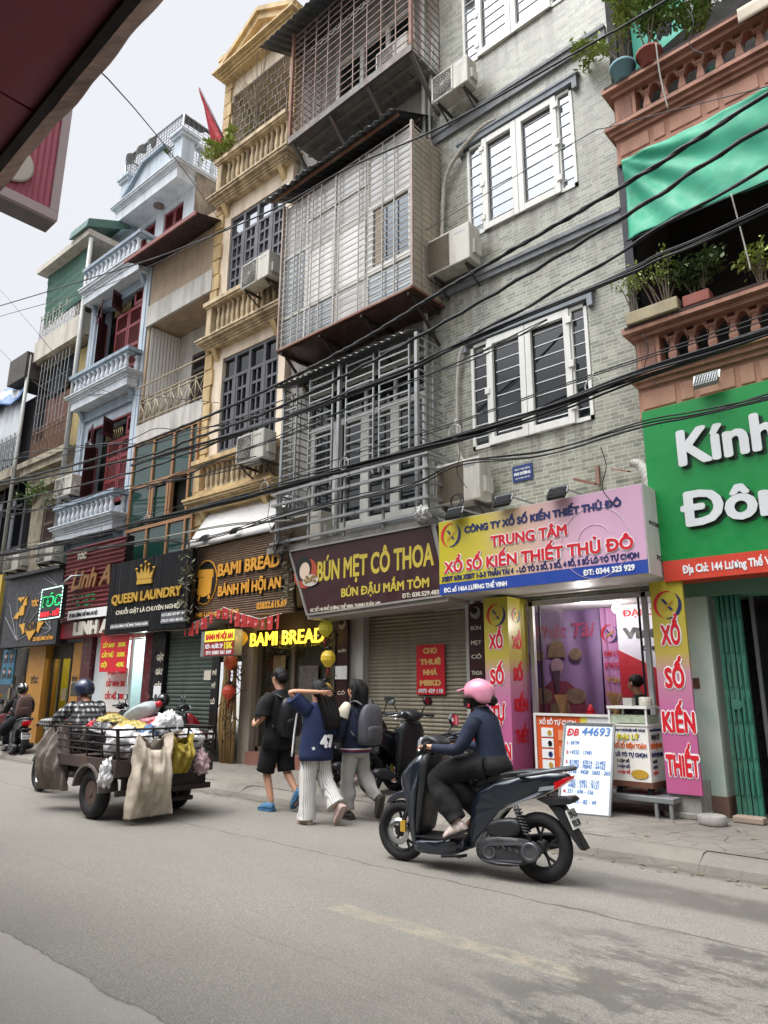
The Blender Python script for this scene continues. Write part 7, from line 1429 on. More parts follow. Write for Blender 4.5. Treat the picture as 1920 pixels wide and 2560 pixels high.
MB().pod([(2.5, .9), (2.6, .85), (2.62, .6), (2.55, .32), (2.5, .32), (2.5, .6), (2.42, .85)], .13, .02, .7).build('leg_shield', mat('grey_shield', '6f6a64', .6, var=.2, dirt='3d3833', da=.4), t, sub=1)
b = MB(); limb(b, [(2.2, .36, .96), (2.4, .2, 1.0), (2.48, 0, .98), (2.4, -.2, 1.0), (2.2, -.36, .96)], [.014]*5, 8); b.build('handlebar', DARKM, t); MB().ball((2.58, 0, .93), (.09, .12, .09), 12, 8).build('headlamp', CLEARL, t)
b = MB(); b.pod([(2.7, .6), (2.85, .58), (3.0, .42), (2.96, .4), (2.82, .53), (2.6, .54)], .06, .01, .7); b.build('front_fender', BLKP, t)
# bags and rubbish, each its own thing
def blob(name, label, cat, c, r, mt, seed, amp=.22, fr=4., group=None, sq=1.):
    o = thing(name, (c[0], c[1], c[2]), label, cat, group); b = MB(); n, m = 44, 30; rings = []; c = V(c)
    for j in range(m+1):
        th = PI*j/m; ring = []
        for k in range(n):
            a = 2*PI*k/n; d = V((math.sin(th)*math.cos(a), math.sin(th)*math.sin(a), -math.cos(th)))
            q = .92+amp*1.2*NZ.noise(d*fr*.45+V((seed*3.1, 0, 0)))-amp*1.1*abs(NZ.noise(d*fr*.8+V((seed*7., 1, 0))))+amp*.9*abs(NZ.noise(d*fr*1.7+V((0, seed, 0))))-amp*.55*abs(NZ.noise(d*fr*3.6+V((seed, 3, 0))))
            dd = V((d.x*r[0], d.y*r[1], (d.z if d.z > -.6 else -.6+(d.z+.6)*.2)*r[2])); ring.append(c+dd*q)
        rings.append(ring)
    b.skinrings(rings, False); b.build('bag' if 'bag' in name else 'bundle', mt, o); return o
WB = mat('white_bag', 'c9c8c8', .4, var=.06, bump=.5, bsc=14, spec=.6); BB = mat('black_bag', '17171a', .3, var=.1, bump=.6, bsc=14, spec=.6); YB = mat('yellow_plastic', 'a8974f', .45, var=.2, bump=.5, bsc=14); RB = mat('red_plastic', 'b5202c', .4, var=.1, bump=.4, bsc=12); PKB = mat('pink_rag', 'a9747a', .8, var=.3, bump=.5)
GB = 'rubbish bags on the tricycle bed'
for nm, lab, c, r, mt, sd in (('plastic_bag', 'large white plastic bag at the left rail of the cargo bed', (-8.22, 4.46, .82), (.3, .22, .22), WB, 1), ('plastic_bag', 'black bin bag behind the tricycle rider', (-8.85, 4.52, .84), (.34, .26, .24), BB, 2), ('plastic_bag', 'yellow crumpled plastic bag on top of the black bin bag', (-8.95, 4.7, 1.02), (.26, .22, .15), YB, 3),
        ('plastic_bag', 'bright red plastic bag in the middle of the heap', (-8.2, 4.95, .95), (.24, .2, .16), RB, 4), ('plastic_bag', 'white printed carrier bag standing topmost at the rear of the heap', (-7.98, 4.88, 1.02), (.19, .19, .2), WB, 5), ('plastic_bag', 'white bag bulging through the right rail of the cargo bed', (-8.0, 5.25, .84), (.2, .16, .18), WB, 6), ('plastic_bag', 'small white bag low by the rear of the bed', (-7.98, 4.6, .82), (.18, .2, .16), WB, 9),
        ('rag_bundle', 'pink rag bundle beside the red bag', (-8.5, 5.0, 1.0), (.24, .2, .13), PKB, 7), ('plastic_bag', 'dull yellow bag under the pink rags', (-8.5, 4.72, .94), (.3, .24, .16), YB, 8)): blob(nm, lab, 'bag' if 'bag' in nm else 'rags', c, r, mt, sd, group=GB)
for nm, lab, c, r, mt, sd in (('plastic_bag', 'torn white bag lying flat on the front of the cargo heap', (-9.15, 4.95, .9), (.26, .24, .14), WB, 21), ('rag_bundle', 'dark cloth bundle at the far rail of the cargo bed', (-8.6, 5.2, .92), (.3, .2, .16), mat('dark_rag', '3f3d42', .85, var=.3, bump=.5), 22), ('plastic_bag', 'small blue plastic bag under the white printed carrier bag', (-8.05, 4.7, .95), (.12, .14, .1), mat('blue_bag', '4a6d94', .4, var=.15, bump=.5), 23), ('plastic_bag', 'small red bag on the black bin bag near the rider', (-9.05, 4.5, 1.0), (.1, .1, .07), RB, 24), ('rag_bundle', 'brown sacking lying over the middle of the load', (-8.7, 4.85, .96), (.3, .2, .12), WSK if 'WSK' in globals() else PKB, 25)): blob(nm, lab, 'bag' if 'bag' in nm else 'rags', c, r, mt, sd, .3, 5, GB)
b = MB()
rg = random.Random(12)
for k, (x, y, z) in enumerate(((-8.4, 4.6, 1.0), (-8.75, 5.1, 1.0), (-8.3, 5.15, .95))):
    tag(MB().obox((x, y, z), (.36, .26, .012), Matrix.Rotation(rg.uniform(-.5, .5), 3, 'X') @ Matrix.Rotation(rg.uniform(-.4, .4), 3, 'Y') @ Matrix.Rotation(rg.uniform(0, 3), 3, 'Z')).build('cardboard_sheet', mat('card', '8a6a4a', .8)), 'flattened cardboard lying '+('near the left rail', 'by the grey canister', 'against the far rail')[k]+' of the cargo bed', 'cardboard')
blob('plastic_bag', 'crumpled white bag hanging low at the left rear corner of the tricycle', 'bag', (-7.98, 4.17, .52), (.1, .08, .19), WB, 12, .35, 5)
blob('rag_bundle', 'white and pink rag bundle tied to the right rear corner of the tricycle', 'rags', (-7.8, 5.28, .58), (.1, .1, .17), mat('mixed_rag', 'b59a9c', .8, var=.4, sc=9, bump=.5), 13, .35, 5)
o = thing('grey_canister', (0, 0, 0), 'pale grey plastic canister lying across the cargo heap', 'canister'); MB().pod([(-.26, -.08), (-.22, .1), (.12, .13), (.25, .06), (.27, -.05), (.15, -.11)], .14, .03, .6).build('body', mat('canister_grey', '939a9c', .5, var=.08), o, sub=1); MB().lathe([(.04, 0), (.04, .05), (.02, .06)], (.26, 0, .02), 10, 'x').build('cap', RB, o); o.location = (-8.75, 4.95, 1.16); o.rotation_euler = (.2, -.35, .5)
SACK = mat('dirty_sack', 'c6b9a8', .85, var=.12, dirt='6a5d50', da=.5, dsc=(3, 3, 1.4), bump=.3, bsc=50); YSK = mat('yellow_sack', '97842f', .8, var=.15, dirt='5f5222', da=.35, bump=.3); WSK = mat('grey_woven_sack', '80766c', .85, var=.15, dirt='453d36', da=.4, bump=.4)
def hung(label, y0, y1, y2, y3, zt, zb, x, mt, seed, sag=.08, belly=.09):   # open sack hung by two corners on the rail
    o = thing('sack', (x, (y0+y1)/2, zb) if x else (0, 0, 0), label, 'sack', 'sacks hanging on the tricycle'); b = MB(); rings = []; n, m = 56, 44
    for j in range(m+1):
        f = j/m; ring = []
        for k in range(n):
            a = 2*PI*k/n; e = math.cos(a); l = y0+(y2-y0)*f; r_ = y1+(y3-y1)*f; yy = (l+r_)/2+(r_-l)/2*e
            th = belly*(.25+.9*math.sin(PI*min(1, f*1.02))**.8+.5*f*(1-f)); xx = x+th*math.sin(a)*(1-.6*f**6)+.05*(1-f*.55)*math.sin(yy*34+seed+f*5*e)*(1-.7*abs(e))+.025*math.sin(yy*71+f*7+seed)+.02*math.sin(f*16+abs(e)*7)*(1-f)
            zz_ = zt+(zb-zt)*f-sag*(1-e*e)*(1-f)**2*(1 if math.sin(a) > 0 else .45); ring.append(V((xx, yy, zz_)))
        rings.append(ring)
    b.skinrings(rings, False); b.rumple(.014, 11, seed, .5); i = len(b.v)-n; b.face(tuple(i+k for k in range(n)), True); b.build('sackcloth', mt, o); b = MB()
    for y in (y0, y1): b.tube([(x-.04, y, zt+.02), (x-.1, y, zt+.05)], .012, 5)
    b.build('tie', DARKM, o); return o
hung('long dirty cream sack hanging from the rear rail down to the road', 4.37, 4.78, 4.28, 4.87, .98, .07, -7.72, SACK, 1.2, .2, .11)
hung('short yellow sack hanging beside the long cream one', 4.82, 5.1, 4.84, 5.08, .95, .5, -7.74, YSK, 2.4, .12, .09)
o = hung('grey woven sack hanging beside the front wheel of the tricycle', -.06, .06, -.3, .3, .9, .14, 0, WSK, 3.3, .02, .16)
o.location = (-9.45, 4.22, .1); o.rotation_euler = (0, 0, rad(-78))
# rider of the tricycle
p = place(thing('person', (0, 0, 0), 'rider in a black and white checked shirt on the tricycle', 'person'), *TR); hd = (1.68, 0, 1.43); lk = (1, .1, -.05)
J, E = skeleton((1.42, 0, .86), (1.5, 0, 1.13), (1.58, 0, 1.3), hd, [((1.52, .18, 1.22), (1.8, .3, 1.02), (2.12, .34, 1.0), (1, .05, -.1), (.2, 0, -1), .7), ((1.52, -.18, 1.22), (1.8, -.3, 1.02), (2.12, -.34, 1.0), (1, -.05, -.1), (.2, 0, -1), .7)],
    [((1.46, .1, .84), (2.0, .2, .74), (2.05, .2, .4), (2.2, .2, .33)), ((1.46, -.1, .84), (2.0, -.2, .74), (2.05, -.2, .4), (2.2, -.2, .33))], look=lk)
body(p, J, E, SKIND)
CHK = bpy.data.materials.new('checked_flannel'); CHK.use_nodes = True; nt = CHK.node_tree; N = nt.nodes; tcn = N.new('ShaderNodeTexCoord'); outs = []
sp = N.new('ShaderNodeSeparateXYZ'); nt.links.new(tcn.outputs['Object'], sp.inputs[0])
for a in range(3):
    m1 = N.new('ShaderNodeMath'); m1.operation = 'MULTIPLY'; m1.inputs[1].default_value = 15; nt.links.new(sp.outputs[a], m1.inputs[0]); m2 = N.new('ShaderNodeMath'); m2.operation = 'FRACT'; nt.links.new(m1.outputs[0], m2.inputs[0]); m3 = N.new('ShaderNodeMath'); m3.operation = 'GREATER_THAN'; m3.inputs[1].default_value = .5; nt.links.new(m2.outputs[0], m3.inputs[0]); outs.append(m3.outputs[0])
s1 = N.new('ShaderNodeMath'); nt.links.new(outs[0], s1.inputs[0]); nt.links.new(outs[1], s1.inputs[1]); s1b = N.new('ShaderNodeMath'); s1b.operation = 'MULTIPLY'; s1b.inputs[1].default_value = .5; nt.links.new(s1.outputs[0], s1b.inputs[0]); s2 = N.new('ShaderNodeMath'); nt.links.new(s1b.outputs[0], s2.inputs[0]); nt.links.new(outs[2], s2.inputs[1])
r = N.new('ShaderNodeValToRGB'); r.color_ramp.interpolation = 'CONSTANT'; r.color_ramp.elements[0].color = (*hx('141416'), 1); r.color_ramp.elements[1].color = (*hx('b8b6b2'), 1); r.color_ramp.elements[1].position = .76; e = r.color_ramp.elements.new(.26); e.color = (*hx('57575a'), 1)
m4 = N.new('ShaderNodeMath'); m4.operation = 'MULTIPLY'; m4.inputs[1].default_value = .5; nt.links.new(s2.outputs[0], m4.inputs[0]); nt.links.new(m4.outputs[0], r.inputs[0]); nt.links.new(r.outputs[0], N['Principled BSDF'].inputs['Base Color']); N['Principled BSDF'].inputs['Roughness'].default_value = .9
b = MB(); loft(b, [(1.42, .8, .17, .22), (1.45, .95, .165, .22), (1.49, 1.12, .15, .23), (1.53, 1.23, .12, .22), (1.57, 1.3, .08, .1)])
for s in (1, -1): limb(b, [(1.53, .17*s, 1.23), (1.66, .26*s, 1.13), (1.8, .305*s, 1.03), (1.98, .33*s, 1.005), (2.13, .345*s, 1.0)], [.09, .085, .075, .062, .045])
b.build('shirt', CHK, p); b = MB(); loft(b, [(1.42, .74, .17, .19), (1.42, .88, .16, .2)])
for s in (1, -1): limb(b, [(1.46, .1*s, .83), (1.75, .16*s, .82), (2.0, .2*s, .74), (2.03, .2*s, .58), (2.05, .2*s, .42)], [.13, .12, .11, .1, .085])
b.build('trousers', cloth('striped_dark', '38363a', var=.5), p)
for s in (1, -1): shoe(p, (1.98, .2*s, .33), (2.24, .21*s, .31), BLACK, 'shoe', .08, .05)
h = place(thing('helmet', (0, 0, 0), 'dark blue open helmet with clear visor on the tricycle rider', 'helmet'), *TR); b = MB(); n = 22; rings = []
for tq in (.05, .4, .8, 1.2, 1.6, 1.95, 2.2): rings.append([V((1.68+.165*math.sin(tq)*math.cos(a)*(.8 if tq > 1.7 and math.cos(a) > .4 else 1), .145*math.sin(tq)*math.sin(a), 1.46+.15*math.cos(tq))) for a in [2*PI*k/n for k in range(n)]])
b.skinrings(rings); b.build('shell', mat('helmet_navy', '2a3046', .25, .1, var=.06, coat=.4), h, sub=1); MB().grid(lambda u, v: (1.69+(.17+.03*math.sin(v*3))*math.cos((u-.5)*2.2), .16*math.sin((u-.5)*2.4), 1.56-.2*v), 14, 6).build('visor', mat('visor_clear', 'b9b7a8', .1, var=.05, spec=.8), h, solid=.006)

# litter along the gutter, too much to count
b = MB(); rg = random.Random(77)
for k in range(420):
    x, y = rg.uniform(-16, 0), rg.choice((rg.gauss(6.45, .07), rg.gauss(6.4, .1), rg.uniform(7, 8.6))); z = .006 if y < 6.54 else .137 if y > 6.88 else None
    if z is None: continue
    L = rg.uniform(.012, .045); a = rg.uniform(0, 6.28); c, s_ = math.cos(a)*L, math.sin(a)*L; b.quad((x-c, y-s_, z), (x+s_*.4, y-c*.4, z+L*.15), (x+c, y+s_, z+.002), (x-s_*.4, y+c*.4, z+L*.1))
b.build('litter', mat('litter_brown', '6e6350', .8, var=.6, sc=30))['kind'] = 'stuff'
# ================================================================ overhead: maroon awning and box sign on the near side
MAROON = mat('maroon_panel', '8d3f4b', .5, var=.08, dirt='2f1216', da=.25); WRAP = mat('old_tarp_edge', 'a08880', .6, var=.35, sc=9, dirt='3f2a2a', da=.5, dsc=(9, 2, 2), bump=.5, bsc=20)
aw = thing('shop_awning', (-4, -1, 3.6), 'maroon panelled awning overhanging the near pavement at the top left', 'awning')
b = MB(); xs = [-12]+[-2.54+1.25*k for k in range(-5, 8)]
for a, c in zip(xs, xs[1:]): b.box(a+.006, c-.006, -4, .8, 3.6, 3.64)
b.build('soffit_panel', MAROON, aw); MB().box(-12, 8, -4, .86, 3.645, 3.7).build('roof_sheet', mat('awning_dark', '2a1013', .7), aw)
MB().grid(lambda u, v: (-12+u*20, .8+.085*math.sin(v*2.2)+.003*math.sin(u*160)+.003*math.sin(u*411), 3.575+.14*v+.004*math.sin(u*97+v*3)), 500, 6).build('edge_wrap', WRAP, aw); MB().box(-12, 8, .765, .8, 3.57, 3.6).build('edge_trim', mat('edge_black', '1d1416', .7), aw)
b = MB(); rg = random.Random(4)
for k in range(26): b.lathe([(.014, 0), (.01, -.006)], (-3.4+rg.random()*2.2, rg.uniform(-.2, .74), 3.6), 8)
b.build('screw', mat('screw_red', '3c1519', .5), aw)
bs = thing('box_sign', (-4.1, .9, 4.2), 'maroon ribbed box sign with a pale disc, hung beyond the near awning', 'sign')
MB().box(-4.17, -4.03, .2, 1.43, 4.2, 5.7).build('case', mat('sign_grey_case', '6f6a69', .5, var=.1), bs)
MB().grid(lambda u, v: (-4.02+.004*(int(u*66) % 2), .26+u*1.12, 4.27+v*1.4), 132, 1, False).build('face', mat('maroon_face', '9a4655', .45, var=.06), bs)
b = MB()
for a in ((.2, 1.43, 4.2, 4.26), (1.38, 1.43, 4.262, 5.7)): b.box(-4.03, -4.0, *a)
b.build('frame', mat('frame_pink_grey', 'a49291', .45, .2, var=.06), bs); MB().lathe([(.13, 0), (.13, .012), (.117, .014)], (-4.012, 1.13, 4.45), 28, 'x').build('disc', mat('disc_cream', 'b5ab9c', .5), bs)
b = MB(); b.bar((-4.1, .2, 5.2), (-4.1, -4, 5.2), .05); b.bar((-4.1, .2, 4.4), (-4.1, -4, 4.4), .05); b.build('bracket', DARKM, bs)

# ================================================================ air conditioners
ACB = mat('ac_casing', 'b9b6ab', .5, var=.08, dirt='6f6656', da=.42); ACD = mat('ac_grille', '5d5a54', .6, .2, var=.15)
def ac(x, y, z, w, h, d, label, fan=.56, brown=False):
    o = thing('air_conditioner', (x, y, z), label, 'air conditioner', 'outdoor air conditioner units')
    MB().box(x, x+w, y, y+d, z, z+h).build('casing', ACB, o, bevel=.018); g = MB(); gw = w*fan; c = (x+.03+gw/2, y-.004, z+h/2); R_ = min(gw, h)/2-.03
    g.box(x+.03, x+.03+gw, y-.003, y+.01, z+.04, z+h-.04); g.build('grille_panel', ACD if brown else mat('ac_recess', '4b4a46', .7), o); g = MB()
    if brown:
        n = int(h/.022)
        for k in range(n): g.box(x+.03, x+.03+gw, y-.012, y-.004, z+.04+(h-.08)*k/n, z+.046+(h-.08)*k/n)
        for k in range(12): q = x+.03+gw*k/11; g.box(q-.003, q+.003, y-.011, y-.005, z+.04, z+h-.04)
    else:
        for k in range(7): g.torus((c[0], y-.012, c[2]), R_*(k+1)/7, .004, 'y', 28, 4)
        for k in range(14): a = 2*PI*k/14; g.bar((c[0], y-.012, c[2]), (c[0]+R_*math.cos(a), y-.012, c[2]+R_*math.sin(a)), .005)
        for e, f in ((x+.02, x+.05), (x+.01+gw, x+.04+gw)): g.box(e, f, y-.014, y-.002, z+.03, z+h-.03)
    g.build('fan_guard', ACB if not brown else mat('guard_brown', '7d7261', .6, .2), o)
    if not brown:
        f = MB(); f.lathe([(.05, -.0), (.05, .004)], (c[0], y-.008, c[2]), 12, 'y')
        f.build('fan_hub', DARKM, o)
    b = MB(); b.box(x+w*.66, x+w*.9, y-.002, y+.001, z+h*.8, z+h*.86); b.build('badge', MGREY, o)
    for q in (x+.12, x+w-.12): b = MB(); b.box(q-.02, q+.02, y+.02, y+d+.18, z-.05, z-.005); b.bar((q, y+.05, z-.05), (q, y+d+.15, z-.28), .025); b.build('bracket', mat('bracket_dark', '4a453f', .6, .4, var=.2), o)
    b = MB(); b.box(x+w, x+w+.05, y+.08, y+d-.04, z+.12, z+h*.55); b.build('valve_cover', ACB, o); return o
ac(-6.53, 8.38, 11.72, .8, .56, .3, 'highest air conditioner on the tiled wall, under the top window'); ac(-6.68, 8.4, 8.28, .88, .68, .32, 'air conditioner on the tiled wall beside the middle window', .5, True); ac(-6.55, 8.4, 4.22, .82, .66, .32, 'dirty air conditioner just above the yellow end of the lottery sign', .6, True)
ac(-11.62, 8.08, 9.9, .95, .6, .32, 'upper air conditioner before the yellow balcony'); ac(-11.42, 8.08, 5.86, .88, .6, .32, 'lower air conditioner before the yellow balcony, greyer than the upper'); ac(-10.05, 8.42, 4.05, .85, .58, .3, 'air conditioner inside the low grey rail basket', .55, True)
ac(-7.75, 8.2, 12.98, .8, .58, .3, 'white air conditioner inside the topmost cage, at its right end'); ac(-8.75, 8.4, 12.9, .55, .4, .3, 'small white air conditioner inside the topmost cage, at its middle')
BEND[0] = True
ac(-19.85, 8.35, 6.66, .95, .58, .3, 'air conditioner with a round black fan beside the blue balcony'); ac(-22.2, 8.2, 4.8, .95, .6, .32, 'leftmost air conditioner over the charcoal bat sign'); ac(-20.15, 8.2, 4.82, .95, .58, .32, 'air conditioner over the right half of the charcoal bat sign')
BEND[0] = False
# lagged refrigerant pipe on the tile wall
o = thing('refrigerant_pipe', (-6.6, 8.8, 9), 'white lagged pipe curving from the lintel to the middle air conditioner', 'pipe'); b = MB(); q, r_ = smooth([(-5.45, 8.78, 11.0), (-5.75, 8.76, 10.98), (-6.2, 8.75, 10.75), (-6.5, 8.74, 10.4), (-6.58, 8.74, 9.9), (-6.6, 8.72, 9.2), (-6.6, 8.62, 8.9)], [.04]*7, 14); b.tube(q, [.035+.007*math.sin(i*1.9) for i in range(len(q))], 9); b.build('lagging', mat('lagging', 'aaa59a', .8, var=.2, bump=.3), o)
o = thing('refrigerant_pipe', (-6.5, 8.8, 6), 'white lagged pipe down the left of the lowest tiled window', 'pipe'); b = MB(); q, r_ = smooth([(-5.9, 8.78, 7.2), (-6.25, 8.77, 6.95), (-6.36, 8.77, 6.5), (-6.38, 8.76, 5.6), (-6.3, 8.74, 5.05), (-6.0, 8.72, 4.85)], [.03]*6, 14); b.tube(q, [.026+.006*math.sin(i*1.9) for i in range(len(q))], 8); b.build('lagging', mat('lagging', ''), o)
o = thing('cable_duct', (-3.3, 8.7, 4), 'torn white plastic wrapped duct beside the green sign', 'duct'); b = MB(); q, r_ = smooth([(-3.55, 8.72, 4.36), (-3.4, 8.66, 4.28), (-3.28, 8.55, 4.05), (-3.2, 8.5, 3.75), (-3.17, 8.5, 3.45), (-3.2, 8.6, 3.3)], [.05, .07, .08, .09, .085, .05], 10); b.tube(q, [a*(1+.18*math.sin(i*2.3)) for i, a in enumerate(r_)], 10); b.build('wrap', mat('torn_wrap', 'a5a39c', .5, var=.3, sc=7, dirt='4d473f', da=.5, bump=.5), o)
# ================================================================ flood lights
def flood(x, y, z, label, s=1., arm=.55, mt=None):
    o = thing('flood_light', (x, y, z), label, 'flood light', 'flood lights over the signs'); M = Matrix.Rotation(rad(-38), 3, 'X')
    b = MB(); b.obox((x, y, z), (.24*s, .05*s, .17*s), M)
    for k in range(9): b.obox(V((x-.105*s+.026*s*k, y, z))+M @ V((0, -.03*s, 0)), (.008*s, .03*s, .15*s), M)
    b.build('lamp_head', mt or mat('lamp_grey', '3c3d3e', .5, .4, var=.12), o); b = MB(); b.bar((x-.13*s, y, z), (x-.13*s, y+.05, z+.1*s), .015); b.bar((x+.13*s, y, z), (x+.13*s, y+.05, z+.1*s), .015); b.bar((x-.13*s, y+.05, z+.1*s), (x+.13*s, y+.05, z+.1*s), .015); b.bar((x, y+.05, z+.1*s), (x+.02, y+arm, z+.12*s), .022); b.build('bracket', MGREY, o); return o
flood(-5.75, 7.78, 3.86, 'flood light over the yellow end of the lottery sign', 1., .9); flood(-4.95, 7.78, 3.9, 'flood light between the yellow and pink halves of the lottery sign', 1., .9); flood(-4.15, 7.78, 3.86, 'flood light over the pink half of the lottery sign', 1., .9)
flood(-2.36, 8.15, 4.97, 'grey flood light above the green sign', 1.1, .4, MGREY); flood(-12.4, 8.1, 4.5, 'left flood light on the white cloth awning', .8, .5); flood(-11.35, 8.1, 4.5, 'right flood light on the white cloth awning', .8, .5)
o = thing('wall_bracket', (-4.2, 8.7, 4.3), 'rusty angle iron bracket on the tiled wall by the blue plaque', 'bracket'); b = MB(); b.bar((-4.08, 8.82, 4.2), (-4.08, 8.82, 4.46), .05, .05); b.bar((-4.4, 8.75, 4.32), (-4.1, 8.78, 4.2), .05, .03); b.build('iron', RUST, o)
o = thing('wall_bracket', (-3.7, 8.7, 4.3), 'rusty flat bracket on the tiled wall near the torn duct', 'bracket'); MB().bar((-3.85, 8.78, 4.36), (-3.55, 8.6, 4.22), .05, .02).build('iron', RUST, o)
# ================================================================ overhead cables
def cable(label, pts, r, n=1, seed=1, mt=None, name='cable', spread=.03, wob=.0, tw=0):
    rg = random.Random(seed); b = MB(); P, _ = smooth(pts, [r]*len(pts), 12); cum = 0
    for k in range(n):
        ph, a = rg.uniform(0, 6.28), spread*(.4+rg.random()*.8) if n > 1 else 0; out = []
        for i, p in enumerate(P):
            t = ph+(p.x*(tw or rg.choice((.6,))) ); out.append(p+V((0, a*math.cos(t)+wob*NZ.noise(V((p.x*.5, k*3., seed))), a*math.sin(t)+wob*NZ.noise(V((p.x*.6, k*5., seed+9))))))
        b.tube(out, r, 6)
    return tag(b.build(name, mt or CABLE), label, 'cable', 'overhead cables')
cable('uppermost thick twisted black cable passing over the middle tiled window sill', [(4, 6.8, 8.1), (-1.09, 6.8, 7.19), (-2.58, 6.8, 6.94), (-4.85, 6.8, 6.7), (-6.97, 6.8, 6.43), (-9.63, 6.8, 6.31), (-13.15, 6.8, 6.36), (-15.95, 6.8, 6.54), (-20.6, 6.8, 7.05), (-28, 6.8, 8.2)], .022, 2, 1, tw=12, spread=.013)
cable('second thick twisted black cable just under the uppermost one', [(4, 6.8, 7.6), (-1.14, 6.8, 6.84), (-2.61, 6.8, 6.55), (-5.62, 6.8, 6.13), (-8.52, 6.8, 5.92), (-11.0, 6.8, 5.98), (-13.1, 6.8, 6.06), (-20.57, 6.8, 6.95), (-28, 6.8, 8)], .022, 2, 2, tw=12, spread=.012)
cable('black cable third from the top across the tiled house', [(4, 7.5, 7.4), (-1.31, 7.5, 6.89), (-3.55, 7.5, 6.51), (-4.73, 7.5, 6.34), (-6.2, 7.5, 6.18), (-9.4, 7.5, 6.15), (-12.1, 7.5, 6.16), (-15, 7.5, 6.26), (-22.4, 7.5, 6.9), (-28, 7.5, 7.6)], .018, 2, 3, tw=5, spread=.016)
cable('bundled black cables crossing the lintel of the lowest tiled window', [(4, 7.2, 6.9), (-1.27, 7.2, 6.22), (-2.42, 7.2, 6.14), (-2.79, 7.2, 6.1), (-4.51, 7.2, 6.06), (-5.5, 7.2, 6.02), (-6.4, 7.2, 5.95), (-9, 7.2, 5.95), (-14, 7.2, 6.2)], .013, 4, 4, spread=.035, wob=.03)
cable('thick main bundle of black cables sagging along the row of signs', [(4, 7.5, 5.3), (-1.53, 7.5, 5.03), (-2.87, 7.5, 4.97), (-4.34, 7.5, 4.86), (-6.21, 7.5, 4.84), (-7.69, 7.5, 4.87), (-9.68, 7.5, 4.87), (-11.95, 7.5, 4.9), (-13.71, 7.5, 4.94), (-17.84, 7.5, 5.06), (-21.86, 7.5, 5.25), (-28, 7.5, 5.6)], .013, 11, 5, spread=.05, wob=.03, name='cable_bundle')
cable('thin black messenger wire just above the thick main bundle', [(4, 7.5, 5.4), (-3.45, 7.5, 5.16), (-5.51, 7.5, 5.08), (-7.69, 7.5, 5.06), (-9.69, 7.5, 5.03), (-13.68, 7.5, 5.1), (-22, 7.5, 5.4), (-28, 7.5, 5.7)], .008)
cable('loose dark cables looping low over the lottery sign', [(4, 7.6, 4.5), (-1.61, 7.6, 4.38), (-2.91, 7.6, 4.41), (-4.16, 7.6, 4.35), (-5.46, 7.6, 4.5), (-6.21, 7.6, 4.38), (-6.97, 7.6, 4.36), (-8.7, 7.6, 4.4), (-11.88, 7.6, 4.3), (-14, 7.8, 4.6), (-22, 7.5, 5.1)], .009, 4, 6, spread=.03, wob=.05)
cable('high black cable sloping across the top of the row', [(4, 7.5, 9.6), (-2.2, 7.5, 9.8), (-3, 7.5, 9.85), (-5.52, 7.5, 10.07), (-7.78, 7.5, 10.5), (-9.68, 7.5, 10.69), (-12.77, 7.5, 11.3), (-15.66, 7.5, 12.0), (-25.2, 7.5, 14.6), (-30, 7.5, 16)], .016)
cable('thin wire under the high sloping cable at left', [(-10.5, 7.2, 10.6), (-13.99, 7.2, 11.13), (-17.32, 7.2, 11.8), (-24, 7.2, 13.6), (-30, 7.2, 15)], .009)
cable('grey wire running down from the maroon awning to the yellow house', [(-2.9, .7, 3.75), (-3.2, 1.3, 4.61), (-12.4, 8.3, 11.7)], .004, mt=mat('wire_grey', '4b4c50', .6))
cable('thin diagonal wire down over the green blind', [(-28.5, 8.4, 17), (-21.6, 8.0, 11.94), (-20.2, 8.0, 10.56), (-16, 7.9, 8.6)], .008)
cable('lower thin diagonal wire over the tarpaulin at left', [(-27.5, 8.3, 14.1), (-21.3, 8.0, 10.4), (-16.5, 8.1, 8.9), (-12.5, 8.3, 7.6)], .008)
cable('thin line stretched over the sill of the lowest tiled window', [(2, 8.4, 5.62), (-1.69, 8.4, 5.61), (-3.86, 8.4, 5.58), (-6.95, 8.4, 5.45)], .008)
cable('thin line across the middle tiled window, knotted at its right', [(-6.9, 8.4, 9.2), (-3.9, 8.4, 9.34), (-3.1, 8.4, 9.2), (0, 8.4, 8.2)], .007, mt=mat('wire_grey', ''))
cable('pale cord along the tops of the left signs', [(-22, 7.6, 5.1), (-17.9, 7.72, 4.82), (-14.74, 7.85, 4.7), (-11.5, 7.98, 4.62), (-9.5, 8, 4.4)], .012, 2, 7, spread=.02, mt=mat('cord_pale', '8d8a80', .7))
cable('dark service wires crossing the blue house shutters', [(-24, 7.5, 8.6), (-20, 7.6, 7.9), (-17.15, 7.75, 7.55), (-13, 7.8, 6.9), (-9, 7.6, 6.3)], .01, 3, 8, spread=.1, wob=.15)
cable('dark wires over the old house balcony at far left', [(-26, 7.4, 7.0), (-20, 7.5, 6.3), (-15, 7.6, 5.9), (-10, 7.6, 5.6)], .011, 3, 9, spread=.12, wob=.12)
cable('thin wires fanning over the caged windows', [(-14, 7.6, 5.7), (-10, 7.7, 5.9), (-7, 7.9, 6.25), (-5.5, 8.3, 6.5), (-4.6, 8.6, 6.75)], .009, 3, 10, spread=.08, wob=.1)
